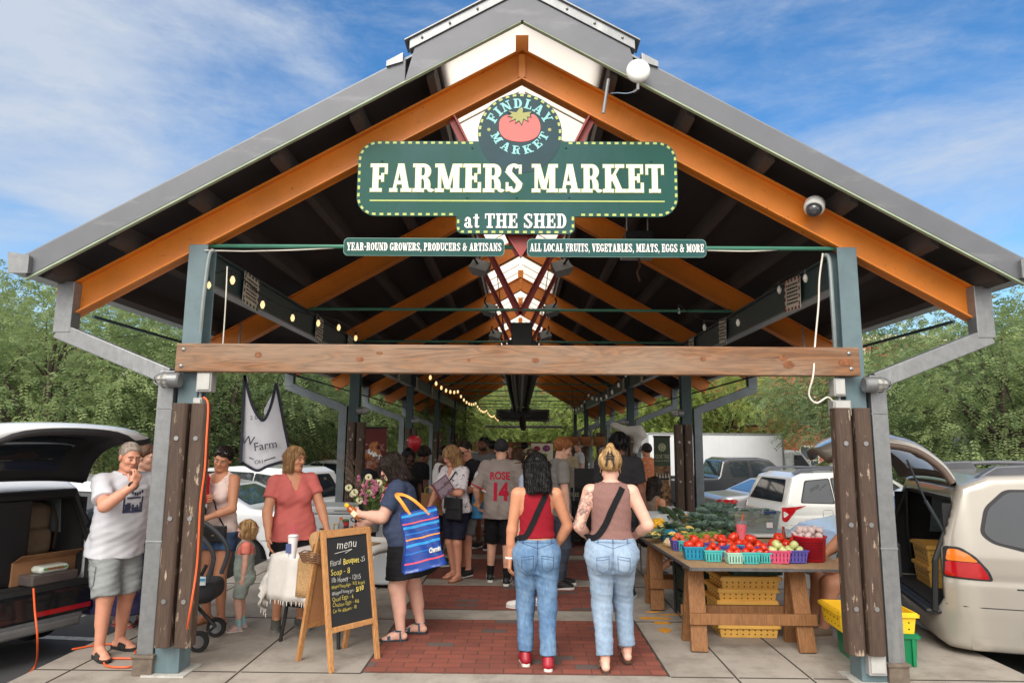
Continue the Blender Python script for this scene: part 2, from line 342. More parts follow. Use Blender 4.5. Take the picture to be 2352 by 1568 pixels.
GL={' ':(.3,[]),
'F':(.66,[_stem(.19),_sl(0,.42,_lo),_sl(0,.62,_hi),_b(.53,.62,.64,1),_b(.25,.46,.45,.56),_b(.41,.49,.36,.66)]),
'A':(.80,[_d(.15,0,.36,1,.10),_d(.40,1,.62,0,.21),_b(.2,.55,.27,.38),_sl(0,.28,_lo),_sl(.42,.8,_lo),_b(.3,.46,.9,1)]),
'R':(.76,[_stem(.19),_sl(0,.40,_lo),_sl(0,.40,_hi),_a(.38,.735,.27,.265,-90,90),_b(.25,.4,.47,.57),_a(.38,.27,.25,.27,5,90),_b(.43,.63,.1,.3),_a(.66,.12,.13,.12,-180,-20,.1,.1)]),
'M':(.98,[_b(.11,.21,0,1),_b(.67,.875,0,1),_d(.2,1,.47,.12,.2),_d(.47,.1,.70,1,.1),_sl(0,.31,_lo),_sl(.57,.98,_lo),_sl(0,.22,_hi),_sl(.72,.98,_hi)]),
'E':(.67,[_stem(.19),_sl(0,.62,_lo),_sl(0,.62,_hi),_b(.53,.62,.66,1),_b(.54,.64,0,.34),_b(.25,.46,.45,.56),_b(.41,.49,.36,.66)]),
'S':(.64,[_a(.31,.735,.29,.275,35,190),_a(.31,.265,.29,.275,-160,5),_d(.1,.72,.52,.3,.24),_b(.50,.58,.66,.97),_b(.02,.1,.03,.34)]),
'K':(.84,[_stem(.19),_sl(0,.40,_lo),_sl(0,.40,_hi),_d(.27,.4,.62,.95,.1),_d(.37,.62,.64,.05,.21),_sl(.46,.8,_hi),_sl(.47,.86,_lo)]),
'T':(.70,[_stem(.34),_sl(.13,.55,_lo),_sl(0,.68,_hi),_b(0,.08,.64,1),_b(.6,.68,.64,1)]),
'Y':(.74,[_b(.26,.46,0,.45),_d(.1,1,.35,.4,.2),_d(.62,1,.40,.4,.1),_sl(.14,.58,_lo),_sl(0,.3,_hi),_sl(.46,.74,_hi)]),
'O':(.68,[_a(.33,.5,.33,.5,0,360)]),
'U':(.74,[_b(.08,.28,.3,1),_b(.56,.66,.3,1),_a(.37,.32,.29,.32,-180,0,.19,_t),_sl(0,.36,_hi),_sl(.48,.74,_hi)]),
'N':(.80,[_b(.1,.2,0,1),_b(.58,.68,0,1),_d(.16,1,.62,0,.22),_sl(0,.3,_lo),_sl(0,.2,_hi),_sl(.48,.8,_hi)]),
'D':(.72,[_stem(.19),_sl(0,.36,_lo),_sl(0,.36,_hi),_a(.34,.5,.34,.5,-90,90)]),
'G':(.72,[_a(.33,.5,.33,.5,40,325),_b(.46,.66,.08,.42),_sl(.36,.72,.36),_b(.52,.6,.64,.97)]),
'W':(1.0,[_d(.1,1,.3,0,.2),_d(.3,0,.5,.95,.1),_d(.5,.95,.68,0,.2),_d(.68,0,.88,1,.1),_sl(0,.3,_hi),_sl(.76,1.,_hi)]),
'P':(.68,[_stem(.19),_sl(0,.40,_lo),_sl(0,.40,_hi),_a(.37,.715,.27,.285,-90,90),_b(.25,.4,.43,.53)]),
'C':(.66,[_a(.33,.5,.33,.5,45,320),_b(.52,.6,.64,.97)]),
'I':(.42,[_stem(.21),_sl(0,.42,_lo),_sl(0,.42,_hi)]),
'L':(.62,[_stem(.19),_sl(0,.58,_lo),_sl(0,.38,_hi),_b(.5,.59,0,.36)]),
'V':(.72,[_d(.12,1,.36,0,.2),_d(.38,0,.58,1,.1),_sl(0,.32,_hi),_sl(.44,.72,_hi)]),
'B':(.72,[_stem(.19),_sl(0,.36,_lo),_sl(0,.36,_hi),_a(.36,.74,.26,.26,-90,90),_a(.36,.27,.3,.27,-90,90),_b(.2,.4,.45,.55)]),
'H':(.82,[_stem(.19),_stem(.62),_b(.2,.6,.44,.55),_sl(0,.38,_lo),_sl(0,.38,_hi),_sl(.43,.81,_lo),_sl(.43,.81,_hi)]),
'&':(.80,[_a(.33,.76,.2,.24,0,360,.1,.09),_a(.3,.27,.28,.28,90,330,.17,.1),_d(.22,.7,.66,.04,.16),_d(.5,.1,.7,.5,.09),_sl(.54,.8,.45)]),
',':(.22,[_b(.03,.2,0,.16),_d(.15,.05,.05,-.16,.08)]),
'-':(.36,[_b(.03,.33,.4,.54)]),
'a':(.58,[_a(.26,.17,.24,.18,0,360,.16,.08),_b(.3,.47,.02,.5),_a(.26,.5,.2,.17,0,150,.16,.09),_sl(.4,.58,_lo),_b(.06,.2,.42,.54)]),
't':(.44,[_b(.12,.29,.12,.85),_b(0,.4,.58,.67),_a(.27,.14,.16,.14,-180,-10,.12,.09)]),
}
def _glyph(ch,g):
 out=[]
 for p in GL[ch][1]:
  if p[0]=='b': _,x0,x1,y0,y1=p; out.append([(x0-g,y0-g),(x1+g,y0-g),(x1+g,y1+g),(x0-g,y1+g)])
  elif p[0]=='d':
   _,x0,y0,x1,y1,w_=p
   if y0>y1: x0,y0,x1,y1=x1,y1,x0,y0
   out.append([(x0-w_/2-g,y0-g),(x0+w_/2+g,y0-g),(x1+w_/2+g,y1+g),(x1-w_/2-g,y1+g)])
  else:
   _,cx_,cy_,rx,ry,a0,a1,wx,wy=p; n=max(4,int(abs(a1-a0)/15)); full=abs(a1-a0)>=360
   for i in range(n):
    q=[]
    for a in (a0+(a1-a0)*i/n,a0+(a1-a0)*(i+1)/n):
     c_,s_=math.cos(R(a)),math.sin(R(a)); q.append(((cx_+(rx-wx-g)*c_,cy_+(ry-wy-g)*s_),(cx_+(rx+g)*c_,cy_+(ry+g)*s_)))
    out.append([q[0][0],q[0][1],q[1][1],q[1][0]])
 return out
def slab_width(s,gap=.06): return sum(GL[c][0]+gap for c in s)-gap
def slab_text(mb,s,x0,x1,z0,h,y,grow=0.,depth=.004,gap=.06,arc=None):
 """slab-serif lettering on a vertical face that looks toward -Y. arc=(cx,cz,r,sign): letters ride on a circle"""
 W_=slab_width(s,gap); sx=(x1-x0)/W_; x=0.; k=0
 for ch in s:
  for pl in _glyph(ch,grow):
   pts=[]
   for a,b in pl:
    px,pz=(x+a)*sx,b*h
    if arc:
     cx_,cz_,r_,sg=arc; th=(px-(x1-x0)/2)/r_
     rr=r_+pz if sg>0 else r_-pz+h
     ga=math.pi/2-th if sg>0 else -math.pi/2+th
     xc=(x+GL[ch][0]/2)*sx; thc=(xc-(x1-x0)/2)/r_; lx=px-xc
     gc=math.pi/2-thc if sg>0 else -math.pi/2+thc
     ux,uz=(math.cos(gc),math.sin(gc));
     if sg<0: base=r_+h; px2=cx_+ux*(base-pz)+(-uz)*lx; pz2=cz_+uz*(base-pz)+ux*lx
     else: base=r_; px2=cx_+ux*(base+pz)+uz*lx; pz2=cz_+uz*(base+pz)-ux*lx
     pts.append((px2,pz2))
    else: pts.append((x0+px,z0+pz))
   yy=y-depth-(k%11)*.00008; k+=1
   mb.prism(pts,yy,y,'XZ')
  x+=GL[ch][0]+gap
 return mb
# ================================================================== SETTING: ground
concrete=M('concrete',srgb(158,150,140),.85,var=.10,scale=1.3,bump=.25,bscale=60)
tint(concrete,srgb(106,97,88),3.0,.46,.72,amount=.7); tint(concrete,srgb(70,66,62),48,.64,.68,amount=.7,seed=3)
asphalt=M('asphalt',srgb(74,74,76),.9,var=.2,scale=.5,bump=.5,bscale=140); tint(asphalt,srgb(48,48,50),1.1,.5,.7,amount=.5)
paintw=M('road_paint',srgb(205,205,200),.8,var=.12,scale=10); tint(paintw,srgb(100,100,100),14,.55,.7,amount=.8)
jointm=M('joint_dirt',srgb(62,56,50),.95,var=.2)
def lot_z(y): return -.13-.045*min(max(y-5.5,0),22.5)
def sheet(name,x0,x1,y0,y1,z,m,kind='structure'):
 o=link(name,mesh(name,[(x0,y0,z),(x1,y0,z),(x1,y1,z),(x0,y1,z)],[(0,1,2,3)]),m); tag(o,kind=kind); return o
ys=[-30,5.5,28,160,900]; v=[];f=[]
for y in ys:
 for x in (-600,600): v.append((x,y,lot_z(y)))
for i in range(len(ys)-1): f.append((2*i,2*i+1,2*i+3,2*i+2))
tag(link('parking_lot',mesh('parking_lot',v,f),asphalt),kind='structure')
mb=MB()
for x in (-6.2,-8.9,-11.6,6.3,9.0,11.7):
 for y in (3.2,8.0,10.8,13.6,16.4,19.2):
  z=lot_z(y)+.005; sx=1 if x>0 else -1
  mb.add([(x-1.3,y-.05,z),(x+1.3,y-.05,z),(x+1.3,y+.05,z-.0045),(x-1.3,y+.05,z-.0045)],[(0,1,2,3)])
z=lot_z(7.)+.006
mb.add([(-3.75,6.86,z),(-5.6,7.05,z),(-5.6,7.17,z-.004),(-3.75,6.98,z-.004)],[(0,1,2,3)])
tag(mb.build('parking_stripes',paintw),kind='structure')
mb=MB().box(-3.70,3.92,-6,34,-1.6,0.); sw=mb.build('sidewalk',concrete,bevel=.02); tag(sw,kind='structure')
mb=MB()
for x in (-2.12,1.64,2.2,-3.4): mb.box(x-.006,x+.006,-6,33.9,.0005,.004)
for y in (5.46,7.05,8.65,10.2,12.,14.,16.):
 for a,b in ((-3.68,-2.14),(-2.10,-1.19),(1.15,1.62),(1.66,2.18),(2.22,3.9)): mb.box(a,b,y-.006,y+.006,.0005,.004)
for y in (4.0,2.6): mb.box(-3.68,3.9,y-.006,y+.006,.0005,.0038)
for x in (-1.19,1.14): mb.box(x-.008,x+.008,5.47,33.9,.0005,.0042)
tag(mb.build('sidewalk_joints',jointm),kind='structure')
bm=bpy.data.materials.new('brick_paving'); bm.use_nodes=True; t=bm.node_tree; n=t.nodes; l=t.links; p=n['Principled BSDF']; p.inputs['Roughness'].default_value=.8
tcx=n.new('ShaderNodeTexCoord'); br=n.new('ShaderNodeTexBrick'); l.new(tcx.outputs['Object'],br.inputs['Vector'])
br.inputs['Color1'].default_value=(*srgb(138,76,62),1); br.inputs['Color2'].default_value=(*srgb(114,64,54),1); br.inputs['Mortar'].default_value=(*srgb(84,58,48),1)
br.inputs['Scale'].default_value=1.0; br.inputs['Brick Width'].default_value=.225; br.inputs['Row Height'].default_value=.11; br.inputs['Mortar Size'].default_value=.005; br.inputs['Bias'].default_value=-.1
b2=n.new('ShaderNodeTexBrick'); l.new(tcx.outputs['Object'],b2.inputs['Vector'])
for k,vv in (('Scale',1.),('Brick Width',.225),('Row Height',.11),('Mortar Size',0.)): b2.inputs[k].default_value=vv
b2.inputs['Color1'].default_value=(0,0,0,1); b2.inputs['Color2'].default_value=(1,1,1,1)
cr=n.new('ShaderNodeMapRange'); cr.inputs['From Min'].default_value=.88; cr.inputs['From Max'].default_value=.9; l.new(b2.outputs['Color'],cr.inputs['Value'])
mxn=n.new('ShaderNodeMix'); mxn.data_type='RGBA'; mxn.inputs[7].default_value=(*srgb(98,84,80),1); l.new(cr.outputs[0],mxn.inputs[0]); l.new(br.outputs['Color'],mxn.inputs[6])
nz=n.new('ShaderNodeTexNoise'); nz.inputs['Scale'].default_value=5; nz.inputs['Detail'].default_value=7; l.new(tcx.outputs['Object'],nz.inputs['Vector'])
hs=n.new('ShaderNodeHueSaturation'); mr=n.new('ShaderNodeMapRange'); mr.inputs['To Min'].default_value=.78; mr.inputs['To Max'].default_value=1.22; l.new(nz.outputs['Fac'],mr.inputs['Value']); l.new(mr.outputs[0],hs.inputs['Value'])
l.new(mxn.outputs[2],hs.inputs['Color']); l.new(hs.outputs[0],p.inputs['Base Color'])
bp=n.new('ShaderNodeBump'); bp.inputs['Strength'].default_value=.4; bp.inputs['Distance'].default_value=.004; l.new(br.outputs['Fac'],bp.inputs['Height']); bp.invert=True; l.new(bp.outputs[0],p.inputs['Normal'])
mb=MB()
for a,b in ((5.48,7.05),(7.45,8.65),(9.05,10.55),(10.95,12.45),(12.9,14.4),(14.8,16.3),(16.8,32.)):
 mb.add([(-1.18,a,.0046),(1.13,a,.0046),(1.13,b,.0046),(-1.18,b,.0046)],[(0,1,2,3)])
tag(mb.build('brick_paving',bm),kind='structure')
ypaint=M('yellow_spray',srgb(205,140,35),.9,var=.2,scale=20)
mb=MB()
for (px,py),w_,d_ in (((1500,1419),.28,.05),((1540,1411),.2,.03),((1520,1430),.12,.06),((1580,1440),.12,.02),((1525,1447),.10,.08),((1500,1405),.10,.03)):
 c=G(px,py); k=9; pts=[(c.x+math.cos(2*math.pi*i/k)*w_*rng.uniform(.6,1.1)/1.2,c.y+math.sin(2*math.pi*i/k)*d_*rng.uniform(.6,1.2)) for i in range(k)]
 mb.prism(pts,.0008,.0044,'XY')
tag(mb.build('pavement_paint',ypaint),kind='structure')
# ================================================================== THE SHED
CY,BAY=5.47,5.45; CX=2.635; NB=5
SL=.565; AP=5.07
shed=thing('market_shed','open market shed with orange steel rafters and blue-green columns over the brick walk','market shed',(0,CY,0))
steel=M('blue_green_steel',srgb(92,112,118),.45,var=.10,scale=4,bump=.05); tint(steel,srgb(62,84,90),6,.55,.75,amount=.5)
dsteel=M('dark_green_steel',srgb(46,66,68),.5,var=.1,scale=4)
orange=M('orange_steel',srgb(212,124,36),.42,var=.10,scale=2.,bump=.04); tint(orange,srgb(140,76,26),9,.6,.8,amount=.4)
tint(orange,srgb(104,62,34),22,.63,.68,amount=.6,seed=7); tint(orange,srgb(206,150,96),3,.58,.8,(.3,1,1),amount=.4,seed=3); tint(steel,srgb(120,92,72),18,.64,.69,amount=.7,seed=5); tint(steel,srgb(140,156,156),5,.55,.8,(1,1,.15),amount=.4,seed=9)
redst=M('red_steel',srgb(150,58,54),.5,var=.1,scale=4)
tealrod=M('teal_rod',srgb(58,118,98),.45,var=.08)
galv=M('galvanised',srgb(132,134,135),.42,metal=.55,var=.10,scale=14,bump=.03); tint(galv,srgb(118,121,124),30,.48,.62,amount=.4)
galvd=M('fascia_metal',srgb(100,102,107),.55,metal=.25,var=.06,scale=3,bump=.03); tint(galvd,srgb(98,100,104),26,.5,.65,amount=.35)
deckm=M('dark_deck',srgb(42,37,38),.85,var=.2,scale=3,stretch=(1,.1,1));
purm=M('purlin_wood',srgb(66,59,56),.85,var=.15,scale=5,stretch=(1,.2,1))
roofm=M('roof_metal',srgb(120,124,128),.5,metal=.4,var=.08)
guardm=wood('guard_timber',srgb(57,43,35),srgb(82,64,51),'Z',2.0); tint(guardm,srgb(168,150,130),24,.60,.65,(1,1,.25),amount=.9); tint(guardm,srgb(55,38,32),4,.5,.7,(1,1,.3),amount=.5,seed=5)
headerm=wood('header_timber',srgb(150,104,68),srgb(92,62,40),'X',1.0,.75,True); tint(headerm,srgb(150,138,122),2.2,.36,.62,(.5,1,2),amount=.42)
tint(galv,srgb(176,178,176),9,.55,.75,(1,1,.12),amount=.5,seed=4); tint(galvd,srgb(150,152,152),7,.55,.8,(.2,1,1),amount=.5,seed=6); tint(headerm,srgb(70,52,42),26,.60,.66,(.03,1,1),amount=.8,seed=8)
bolt=M('bolt_metal',srgb(150,150,150),.35,metal=.8)
black=M('black_rubber',srgb(24,24,25),.6,var=.1)
greybox=M('grey_box',srgb(150,150,148),.6,var=.1)
sk=bpy.data.materials.new('skylight'); sk.use_nodes=True; t=sk.node_tree; n=t.nodes; l=t.links
tr=n.new('ShaderNodeBsdfTranslucent'); df=n.new('ShaderNodeBsdfDiffuse'); mxs=n.new('ShaderNodeMixShader'); mxs.inputs[0].default_value=.25
tr.inputs['Color'].default_value=(.97,.89,.76,1); df.inputs['Color'].default_value=(.85,.8,.72,1)
l.new(tr.outputs[0],mxs.inputs[1]); l.new(df.outputs[0],mxs.inputs[2]); l.new(mxs.outputs[0],n['Material Output'].inputs['Surface'])
loc0=(0,-CY,0)
def sp(mb,name,m,parent=shed,**k): return mb.build(name,m,parent,local=False,**k)
colp=[]
guard_mb=lambda a,b,y0: MB().prism([(a,y0+.02),(a+.02,y0),(b-.02,y0),(b,y0+.02),(b,y0+.11),(a,y0+.11)],.22,2.02,'XY')
def column_set(x,y,first):
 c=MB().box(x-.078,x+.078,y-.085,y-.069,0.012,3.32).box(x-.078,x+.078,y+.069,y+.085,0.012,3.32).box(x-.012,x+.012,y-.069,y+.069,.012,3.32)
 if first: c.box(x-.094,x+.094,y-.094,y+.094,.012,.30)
 c=sp(c,'column',steel if first else dsteel,bevel=.004)  # columns further in get a darker steel, their shade put into the colour
 sp(MB().box(x-.16,x+.16,y-.15,y+.15,.0,.0115),'base_pad',M('base_grout',srgb(176,174,168),.9,var=.15,scale=20),c)
 gx=-.085 if x>0 else .075
 for a,b in ((gx-.137,gx-.013),(gx+.013,gx+.137)):
  g=sp(guard_mb(x+a,x+b,y-.205),'timber_guard',guardm,c,bevel=.006)
  bb=MB()
  for z in (.55,1.15,1.75): bb.lathe([(.018,0),(.018,.006)],10,(x+(a+b)/2,y-.212,z),'Y')
  sp(bb,'guard_bolt',bolt,g)
 return c
cols=[]
for k in range(NB+1):
 for s in (-1,1): cols.append(column_set(s*CX,CY+k*BAY,k==0))
Y0,Y1=5.10,CY+NB*BAY+.5
for s in (-1,1):
 b=MB().box(s*CX-.05,s*CX+.05,CY+.085,Y1-.4,3.03,3.05).box(s*CX-.05,s*CX+.05,CY+.085,Y1-.4,3.29,3.31).box(s*CX-.03,s*CX+.03,CY+.085,Y1-.4,3.05,3.29)
 sp(b,'long_beam',dsteel)
 sp(MB().box(s*CX-.052,s*CX+.052,CY+.09,Y1-.4,3.012,3.028),'beam_flange',galv)
 sp(MB().tube([(s*3.5,CY,2.73),(s*3.5,Y1-.6,2.73)],.014,8),'eave_rod',dsteel)
 for k in range(5): sp(MB().tube([(s*3.3,CY+.8+BAY*(k+.3),2.75),(s*3.3,CY+.8+BAY*(k+.3),3.1)],.01,6),'rod_hanger',galv)
def rafter(s,y):
 n_=math.hypot(1,SL); ux,uz=1/n_,-SL/n_; px,pz=-uz,ux   # perpendicular up
 L=3.80*n_; H_=.245
 def pt(a,h): return (s*(a*ux-h*SL/n_*-1*0+ (h)*px*0+a*0 + h*( -(-SL)/n_)*0),0)
 T=lambda a,h:(s*(a*ux+h*SL/n_),AP+a*uz+h/n_)
 mbw=MB().prism([T(-.0,0),T(L,0),T(L,-H_),T(.07 if False else H_*SL,-H_)],y-.011,y+.011,'XZ')
 for h0,h1 in ((0,-.016),(-H_+.016,-H_)):
  a0=-h0*SL*1.0
  mbw.prism([T(-h0*SL*1.,h0),T(L,h0),T(L,h1),T(-h1*SL,h1)],y-.06,y+.06,'XZ')
 return mbw
for k in range(2*NB+1):
 y=CY+k*BAY/2
 for s in (-1,1):
  sp(rafter(s,y),'rafter',orange,bevel=.003)
  br_=MB().beam((s*.60,y,AP-.60*SL-.25),(s*.012,y,3.27),.075,.012,(0,1,0)).beam((s*.60-s*.03,y-.03,AP-.60*SL-.27),(s*.012-s*.03,y-.03,3.30),.012,.06,(0,1,0))
  sp(br_,'brace',redst)
 sp(MB().tube([(-CX+.05,y,3.33),(CX-.05,y,3.33)],.017,8),'tie_rod',tealrod)
 sp(MB().box(-.028,.028,y-.045,y+.045,AP-.26,AP-.05).box(-.055,.055,y-.03,y+.03,AP+.0,AP+.135),'king_post',orange)
sp(MB().prism([(-.115,3.43),(.115,3.43),(.0,3.24)],CY-.075,CY-.06,'XZ').prism([(-.13,3.43),(-.115,3.43),(.0,3.24),(.0,3.22)],CY-.09,CY-.05,'XZ').prism([(.13,3.43),(.115,3.43),(.0,3.24),(.0,3.22)],CY-.09,CY-.05,'XZ'),'gusset_plate',redst)
zr=lambda x,o: AP-SL*abs(x)+o
for s in (-1,1):
 for x in (.74,1.35,1.97,2.6,3.2,3.68):
  a=.03
  sp(MB().prism([(s*(x-a),zr(x-a,.003)),(s*(x+a),zr(x+a,.003)),(s*(x+a),zr(x+a,.158)),(s*(x-a),zr(x-a,.158))],Y0+.05,Y1-.05,'XZ'),'purlin',purm)
 sp(MB().prism([(s*.69,zr(.69,.16)),(s*3.78,zr(3.78,.16)),(s*3.78,zr(3.78,.215)),(s*.69,zr(.69,.215))],Y0+.03,Y1-.03,'XZ'),'roof_deck',deckm)
 sp(MB().prism([(s*.66,zr(.66,.22)),(s*3.83,zr(3.83,.22)),(s*3.83,zr(3.83,.24)),(s*.66,zr(.66,.24))],Y0-.02,Y1,'XZ'),'roof_panel',roofm)
 sky_=MB().add([(s*.0,Y0+.03,zr(0,.19)),(s*.685,Y0+.03,zr(.685,.19)),(s*.685,Y1-.03,zr(.685,.19)),(s*.0,Y1-.03,zr(0,.19))],[(0,1,2,3)])
 sp(sky_,'skylight_panel',sk)
 mu=MB()
 y=Y0+.75
 while y<Y1: mu.prism([(s*.03,zr(.03,.175)),(s*.68,zr(.68,.175)),(s*.68,zr(.68,.188)),(s*.03,zr(.03,.188))],y-.008,y+.008,'XZ'); y+=.62
 sp(mu,'skylight_bars',M('cream_bar',srgb(170,156,138),.6))
 fo=.035
 sp(MB().prism([(s*.93,zr(.93,fo)),(s*3.80,zr(3.80,fo)),(s*3.80,zr(3.80,fo+.19)),(s*.93,zr(.93,fo+.19))],Y0-.03,Y0+.02,'XZ'),'fascia',galvd,bevel=.004)
 sp(MB().prism([(0,zr(0,fo-.006)),(s*.93,zr(.93,fo-.006)),(s*.86,zr(.86,fo+.235)),(0,zr(0,fo+.235))],Y0-.036,Y0+.02,'XZ'),'ridge_fascia',galvd)
 sp(MB().prism([(0,zr(0,.276)),(s*.9,zr(.9,.276)),(s*.9,zr(.9,.36)),(0,zr(0,.36))],Y0-.05,Y0+.10,'XZ').prism([(s*.0,zr(0,.36)),(s*.94,zr(.94,.36)),(s*.94,zr(.94,.375)),(0,zr(0,.375))],Y0-.07,Y0+.12,'XZ'),'ridge_cap',galv,bevel=.003)
 sp(MB().prism([(s*.95,zr(.95,.20)),(s*1.08,zr(1.08,.23)),(s*1.08,zr(1.08,.275)),(s*.95,zr(.95,.275))],Y0-.05,Y0+.05,'XZ'),'cap_end',galv)
 bb=MB()
 for x in (.15,.36,.58,.8): bb.ball((s*x,Y0-.055,zr(x,.318)),.011,8,5)
 sp(bb,'cap_bolt',bolt)
 sp(MB().prism([(s*.01,zr(0,fo-.02)),(s*3.80,zr(3.80,fo-.02)),(s*3.80,zr(3.80,fo-.006)),(s*.01,zr(0,fo-.006))],Y0-.034,Y0+.0,'XZ'),'drip_edge',M('pale_green_edge',srgb(150,165,140),.6))
 g=[(s*3.76,2.99),(s*3.90,2.99),(s*3.92,3.14),(s*3.90,3.14),(s*3.885,3.005),(s*3.775,3.005),(s*3.775,3.12),(s*3.76,3.12)]
 gt=sp(MB().prism(g,Y0-.06,Y1,'XZ'),'gutter',galv)
 sp(MB().prism([(s*3.755,2.985),(s*3.905,2.985),(s*3.925,3.15),(s*3.755,3.125)],Y0-.075,Y0-.061,'XZ'),'gutter_end',galv,gt)
 for k in range(NB+1):
  y=CY+k*BAY; xx=CX+.165
  d=MB().beam((s*3.68,y-.05,3.0),(s*3.68,y-.05,2.58),.118,.14,(1,0,0)).beam((s*3.72,y-.05,2.60),(s*xx,y-.05,2.235),.11,.13,(0,0,1)).beam((s*xx,y-.05,2.28),(s*xx,y-.05,.14),.116,.125,(1,0,0))
  if k==0:
   d.box(s*xx-.066,s*xx+.066,y-.108,y+.008,1.97,1.985); d.box(s*xx-.066,s*xx+.066,y-.109,y+.008,.95,.975)
  dd=sp(d,'downspout',galv if k==0 else M('dull_galv',srgb(110,118,122),.5,metal=.3),bevel=.006)
  sp(MB().box(s*xx-.075,s*xx+.075,y-.13,y+.03,.0,.14).box(s*xx-.085,s*xx+.085,y-.14,y+.04,.125,.15),'cast_shoe',M('rusty_iron',srgb(104,92,80),.8,var=.3,scale=10),dd,bevel=.006)
hm=sp(MB().box(-2.70,2.63,CY-.19,CY-.098,2.265,2.488),'header_timber',headerm,bevel=.008)
knotm=M('knot',srgb(120,72,40),.7,var=.4,scale=30)
for x,z,a,b in ((2.04,2.40,.03,.022),(2.08,2.35,.045,.03),(2.52,2.37,.06,.03),(1.42,2.39,.025,.018),(-1.25,2.37,.03,.02),(-1.1,2.42,.025,.012),(-2.05,2.40,.028,.022),(.12,2.37,.03,.02),(-.4,2.37,.015,.012)):
 kb=MB(); kb.lathe([(1,0),(.98,.002)],14,(0,0,0),'Y'); k=len(kb.v)-28
 for i in range(28): q=kb.v[k+i]; kb.v[k+i]=(x+q[0]*a,CY-.1925+q[1],z+q[2]*b)
 sp(kb,'knot',knotm,hm)
bb=MB()
for x,zz in ((-2.64,2.44),(-2.65,2.31),(2.55,2.44),(2.56,2.32)): bb.ball((x,CY-.19,zz),(.017,.012,.017),10,6)
sp(bb,'header_bolt',bolt,hm)
a,b=PD(1091,1018,27),PD(1385,1018,27); sp(MB().box(a.x,b.x,26.9,27.05,a.z-.075,a.z+.075),'timber_rail',headerm)
a,b=PD(1140,939,32.2),PD(1262,968,32.2)
lv=MB().box(a.x,b.x,32.1,32.3,b.z,a.z); lo_=sp(lv,'gable_louvre',M('louvre_frame',srgb(96,98,98),.6))
lv=MB()
for q in (0,1):
 x0=a.x+.12+q*(b.x-a.x)/2; x1=a.x+(q+1)*(b.x-a.x)/2-.1
 lv.box(x0,x1,32.06,32.095,b.z+.1,a.z-.1)
sp(lv,'louvre_slats',M('louvre_dark',srgb(36,40,42),.6),lo_)
sp(MB().tube([(-1.6,32,2.4),(2.0,32,2.4)],.06,8),'gable_pipe',galv)
glassm=M('lamp_glass',srgb(170,168,160),.15,var=.05,spec=.8)
def cage_lamp(x,y,z,s,where):
 t_=thing('caged_lamp','caged bulkhead lamp with ribbed glass on '+where,'lamp',(x,y,z),0,'caged lamps on the columns')
 d=.085
 MB().lathe([(.05,-.03),(.062,-.02),(.062,.06),(.055,.065)],18,(0,0,0),'X').build('lamp_body',galv,t_,smooth=True)
 MB().lathe([(.052,.0),(.053,.05),(.048,.10),(.034,.14),(.012,.16),(0,.162)],18,(0,0,0),'X').build('glass_globe',glassm,t_,smooth=True)
 cg=MB()
 for k in range(6):
  a_=k*math.pi/3; cg.tube([(.05+.13*math.sin(q*math.pi/8),math.cos(a_)*.063*math.cos(q*math.pi/8*.98),math.sin(a_)*.063*math.cos(q*math.pi/8*.98)) for q in range(5)],.004,5)
 cg.tube([(.10,math.cos(i*math.pi/8)*.06,math.sin(i*math.pi/8)*.06) for i in range(17)],.004,5,False)
 cg.build('wire_cage',galv,t_)
 t_.scale=(s*1.0,1,1); return t_
cage_lamp(-CX-.05,CY-.17,2.20,-1,'the near column left of the header timber')
cage_lamp(CX+.05,CY-.17,2.20,1,'the near column right of the header timber')
for k in (1,2):
 for s in (-1,1): cage_lamp(s*(CX-.1),CY+k*BAY-.14,2.2,-s,('second' if k==1 else 'third')+' column of the '+('row with the coral banner' if s<0 else 'row by the box truck'))
def ebox(x,y,z,w_,h_,label):
 t_=thing('junction_box',label,'electrical box',(x,y,z)); MB().cbox((0,0,0),(w_,.09,h_)).build('box_body',greybox,t_,bevel=.006)
 MB().cbox((0,-.05,.0),(w_*.8,.01,h_*.8)).build('cover',M('box_cover',srgb(170,170,166),.5),t_,bevel=.003)
 MB().tube([(0,0,h_/2),(0,0,h_/2+.05)],.012,8).build('conduit_stub',galv,t_); return t_
ebox(-CX+.16,CY-.12,2.19,.12,.16,'grey outlet box on the left near column, just under the header timber')
ebox(-CX+.12,CY-.12,2.0,.07,.13,'pale outlet box where the orange cord is plugged in')
ebox(CX-.16,CY-.12,2.18,.09,.14,'grey outlet box on the right near column, just under the header timber')
ebox(CX-.15,CY-.12,2.02,.14,.12,'grey socket box with a white cable on the right near column')
ebox(CX-.0,CY-.105,.17,.13,.2,'flat metal cover plate at the foot of the right near column')
wire=M('white_cable',srgb(205,200,188),.5); cdm=M('conduit_grey',srgb(130,140,140),.45,metal=.3)
def cord(name,pts,r,m,label,cat='cable'):
 o=MB().tube(pts,r,7).build(name,m,smooth=True); return tag(o,label,cat)
def smooth_path(pts,n=6):
 pts=[Vector(p) for p in pts]; out=[]
 for i in range(len(pts)-1):
  p0=pts[max(i-1,0)];p1=pts[i];p2=pts[i+1];p3=pts[min(i+2,len(pts)-1)]
  for k in range(n):
   t=k/n; out.append(.5*((2*p1)+(p2-p0)*t+(2*p0-5*p1+4*p2-p3)*t*t+(3*p1-p0-3*p2+p3)*t**3))
 return out+[pts[-1]]
DD=CY-.1
cord('conduit',smooth_path([PD(1893,585,DD),PD(1905,600,DD),PD(1912,700,DD),PD(1918,800,DD+.05)]),.016,cdm,'bent metal conduit running down the inner face of the right near column','conduit')
cord('conduit',smooth_path([PD(492,575,DD),PD(480,590,DD),PD(466,700,DD),PD(458,800,DD+.05)]),.016,cdm,'bent metal conduit running down the inner face of the left near column','conduit')
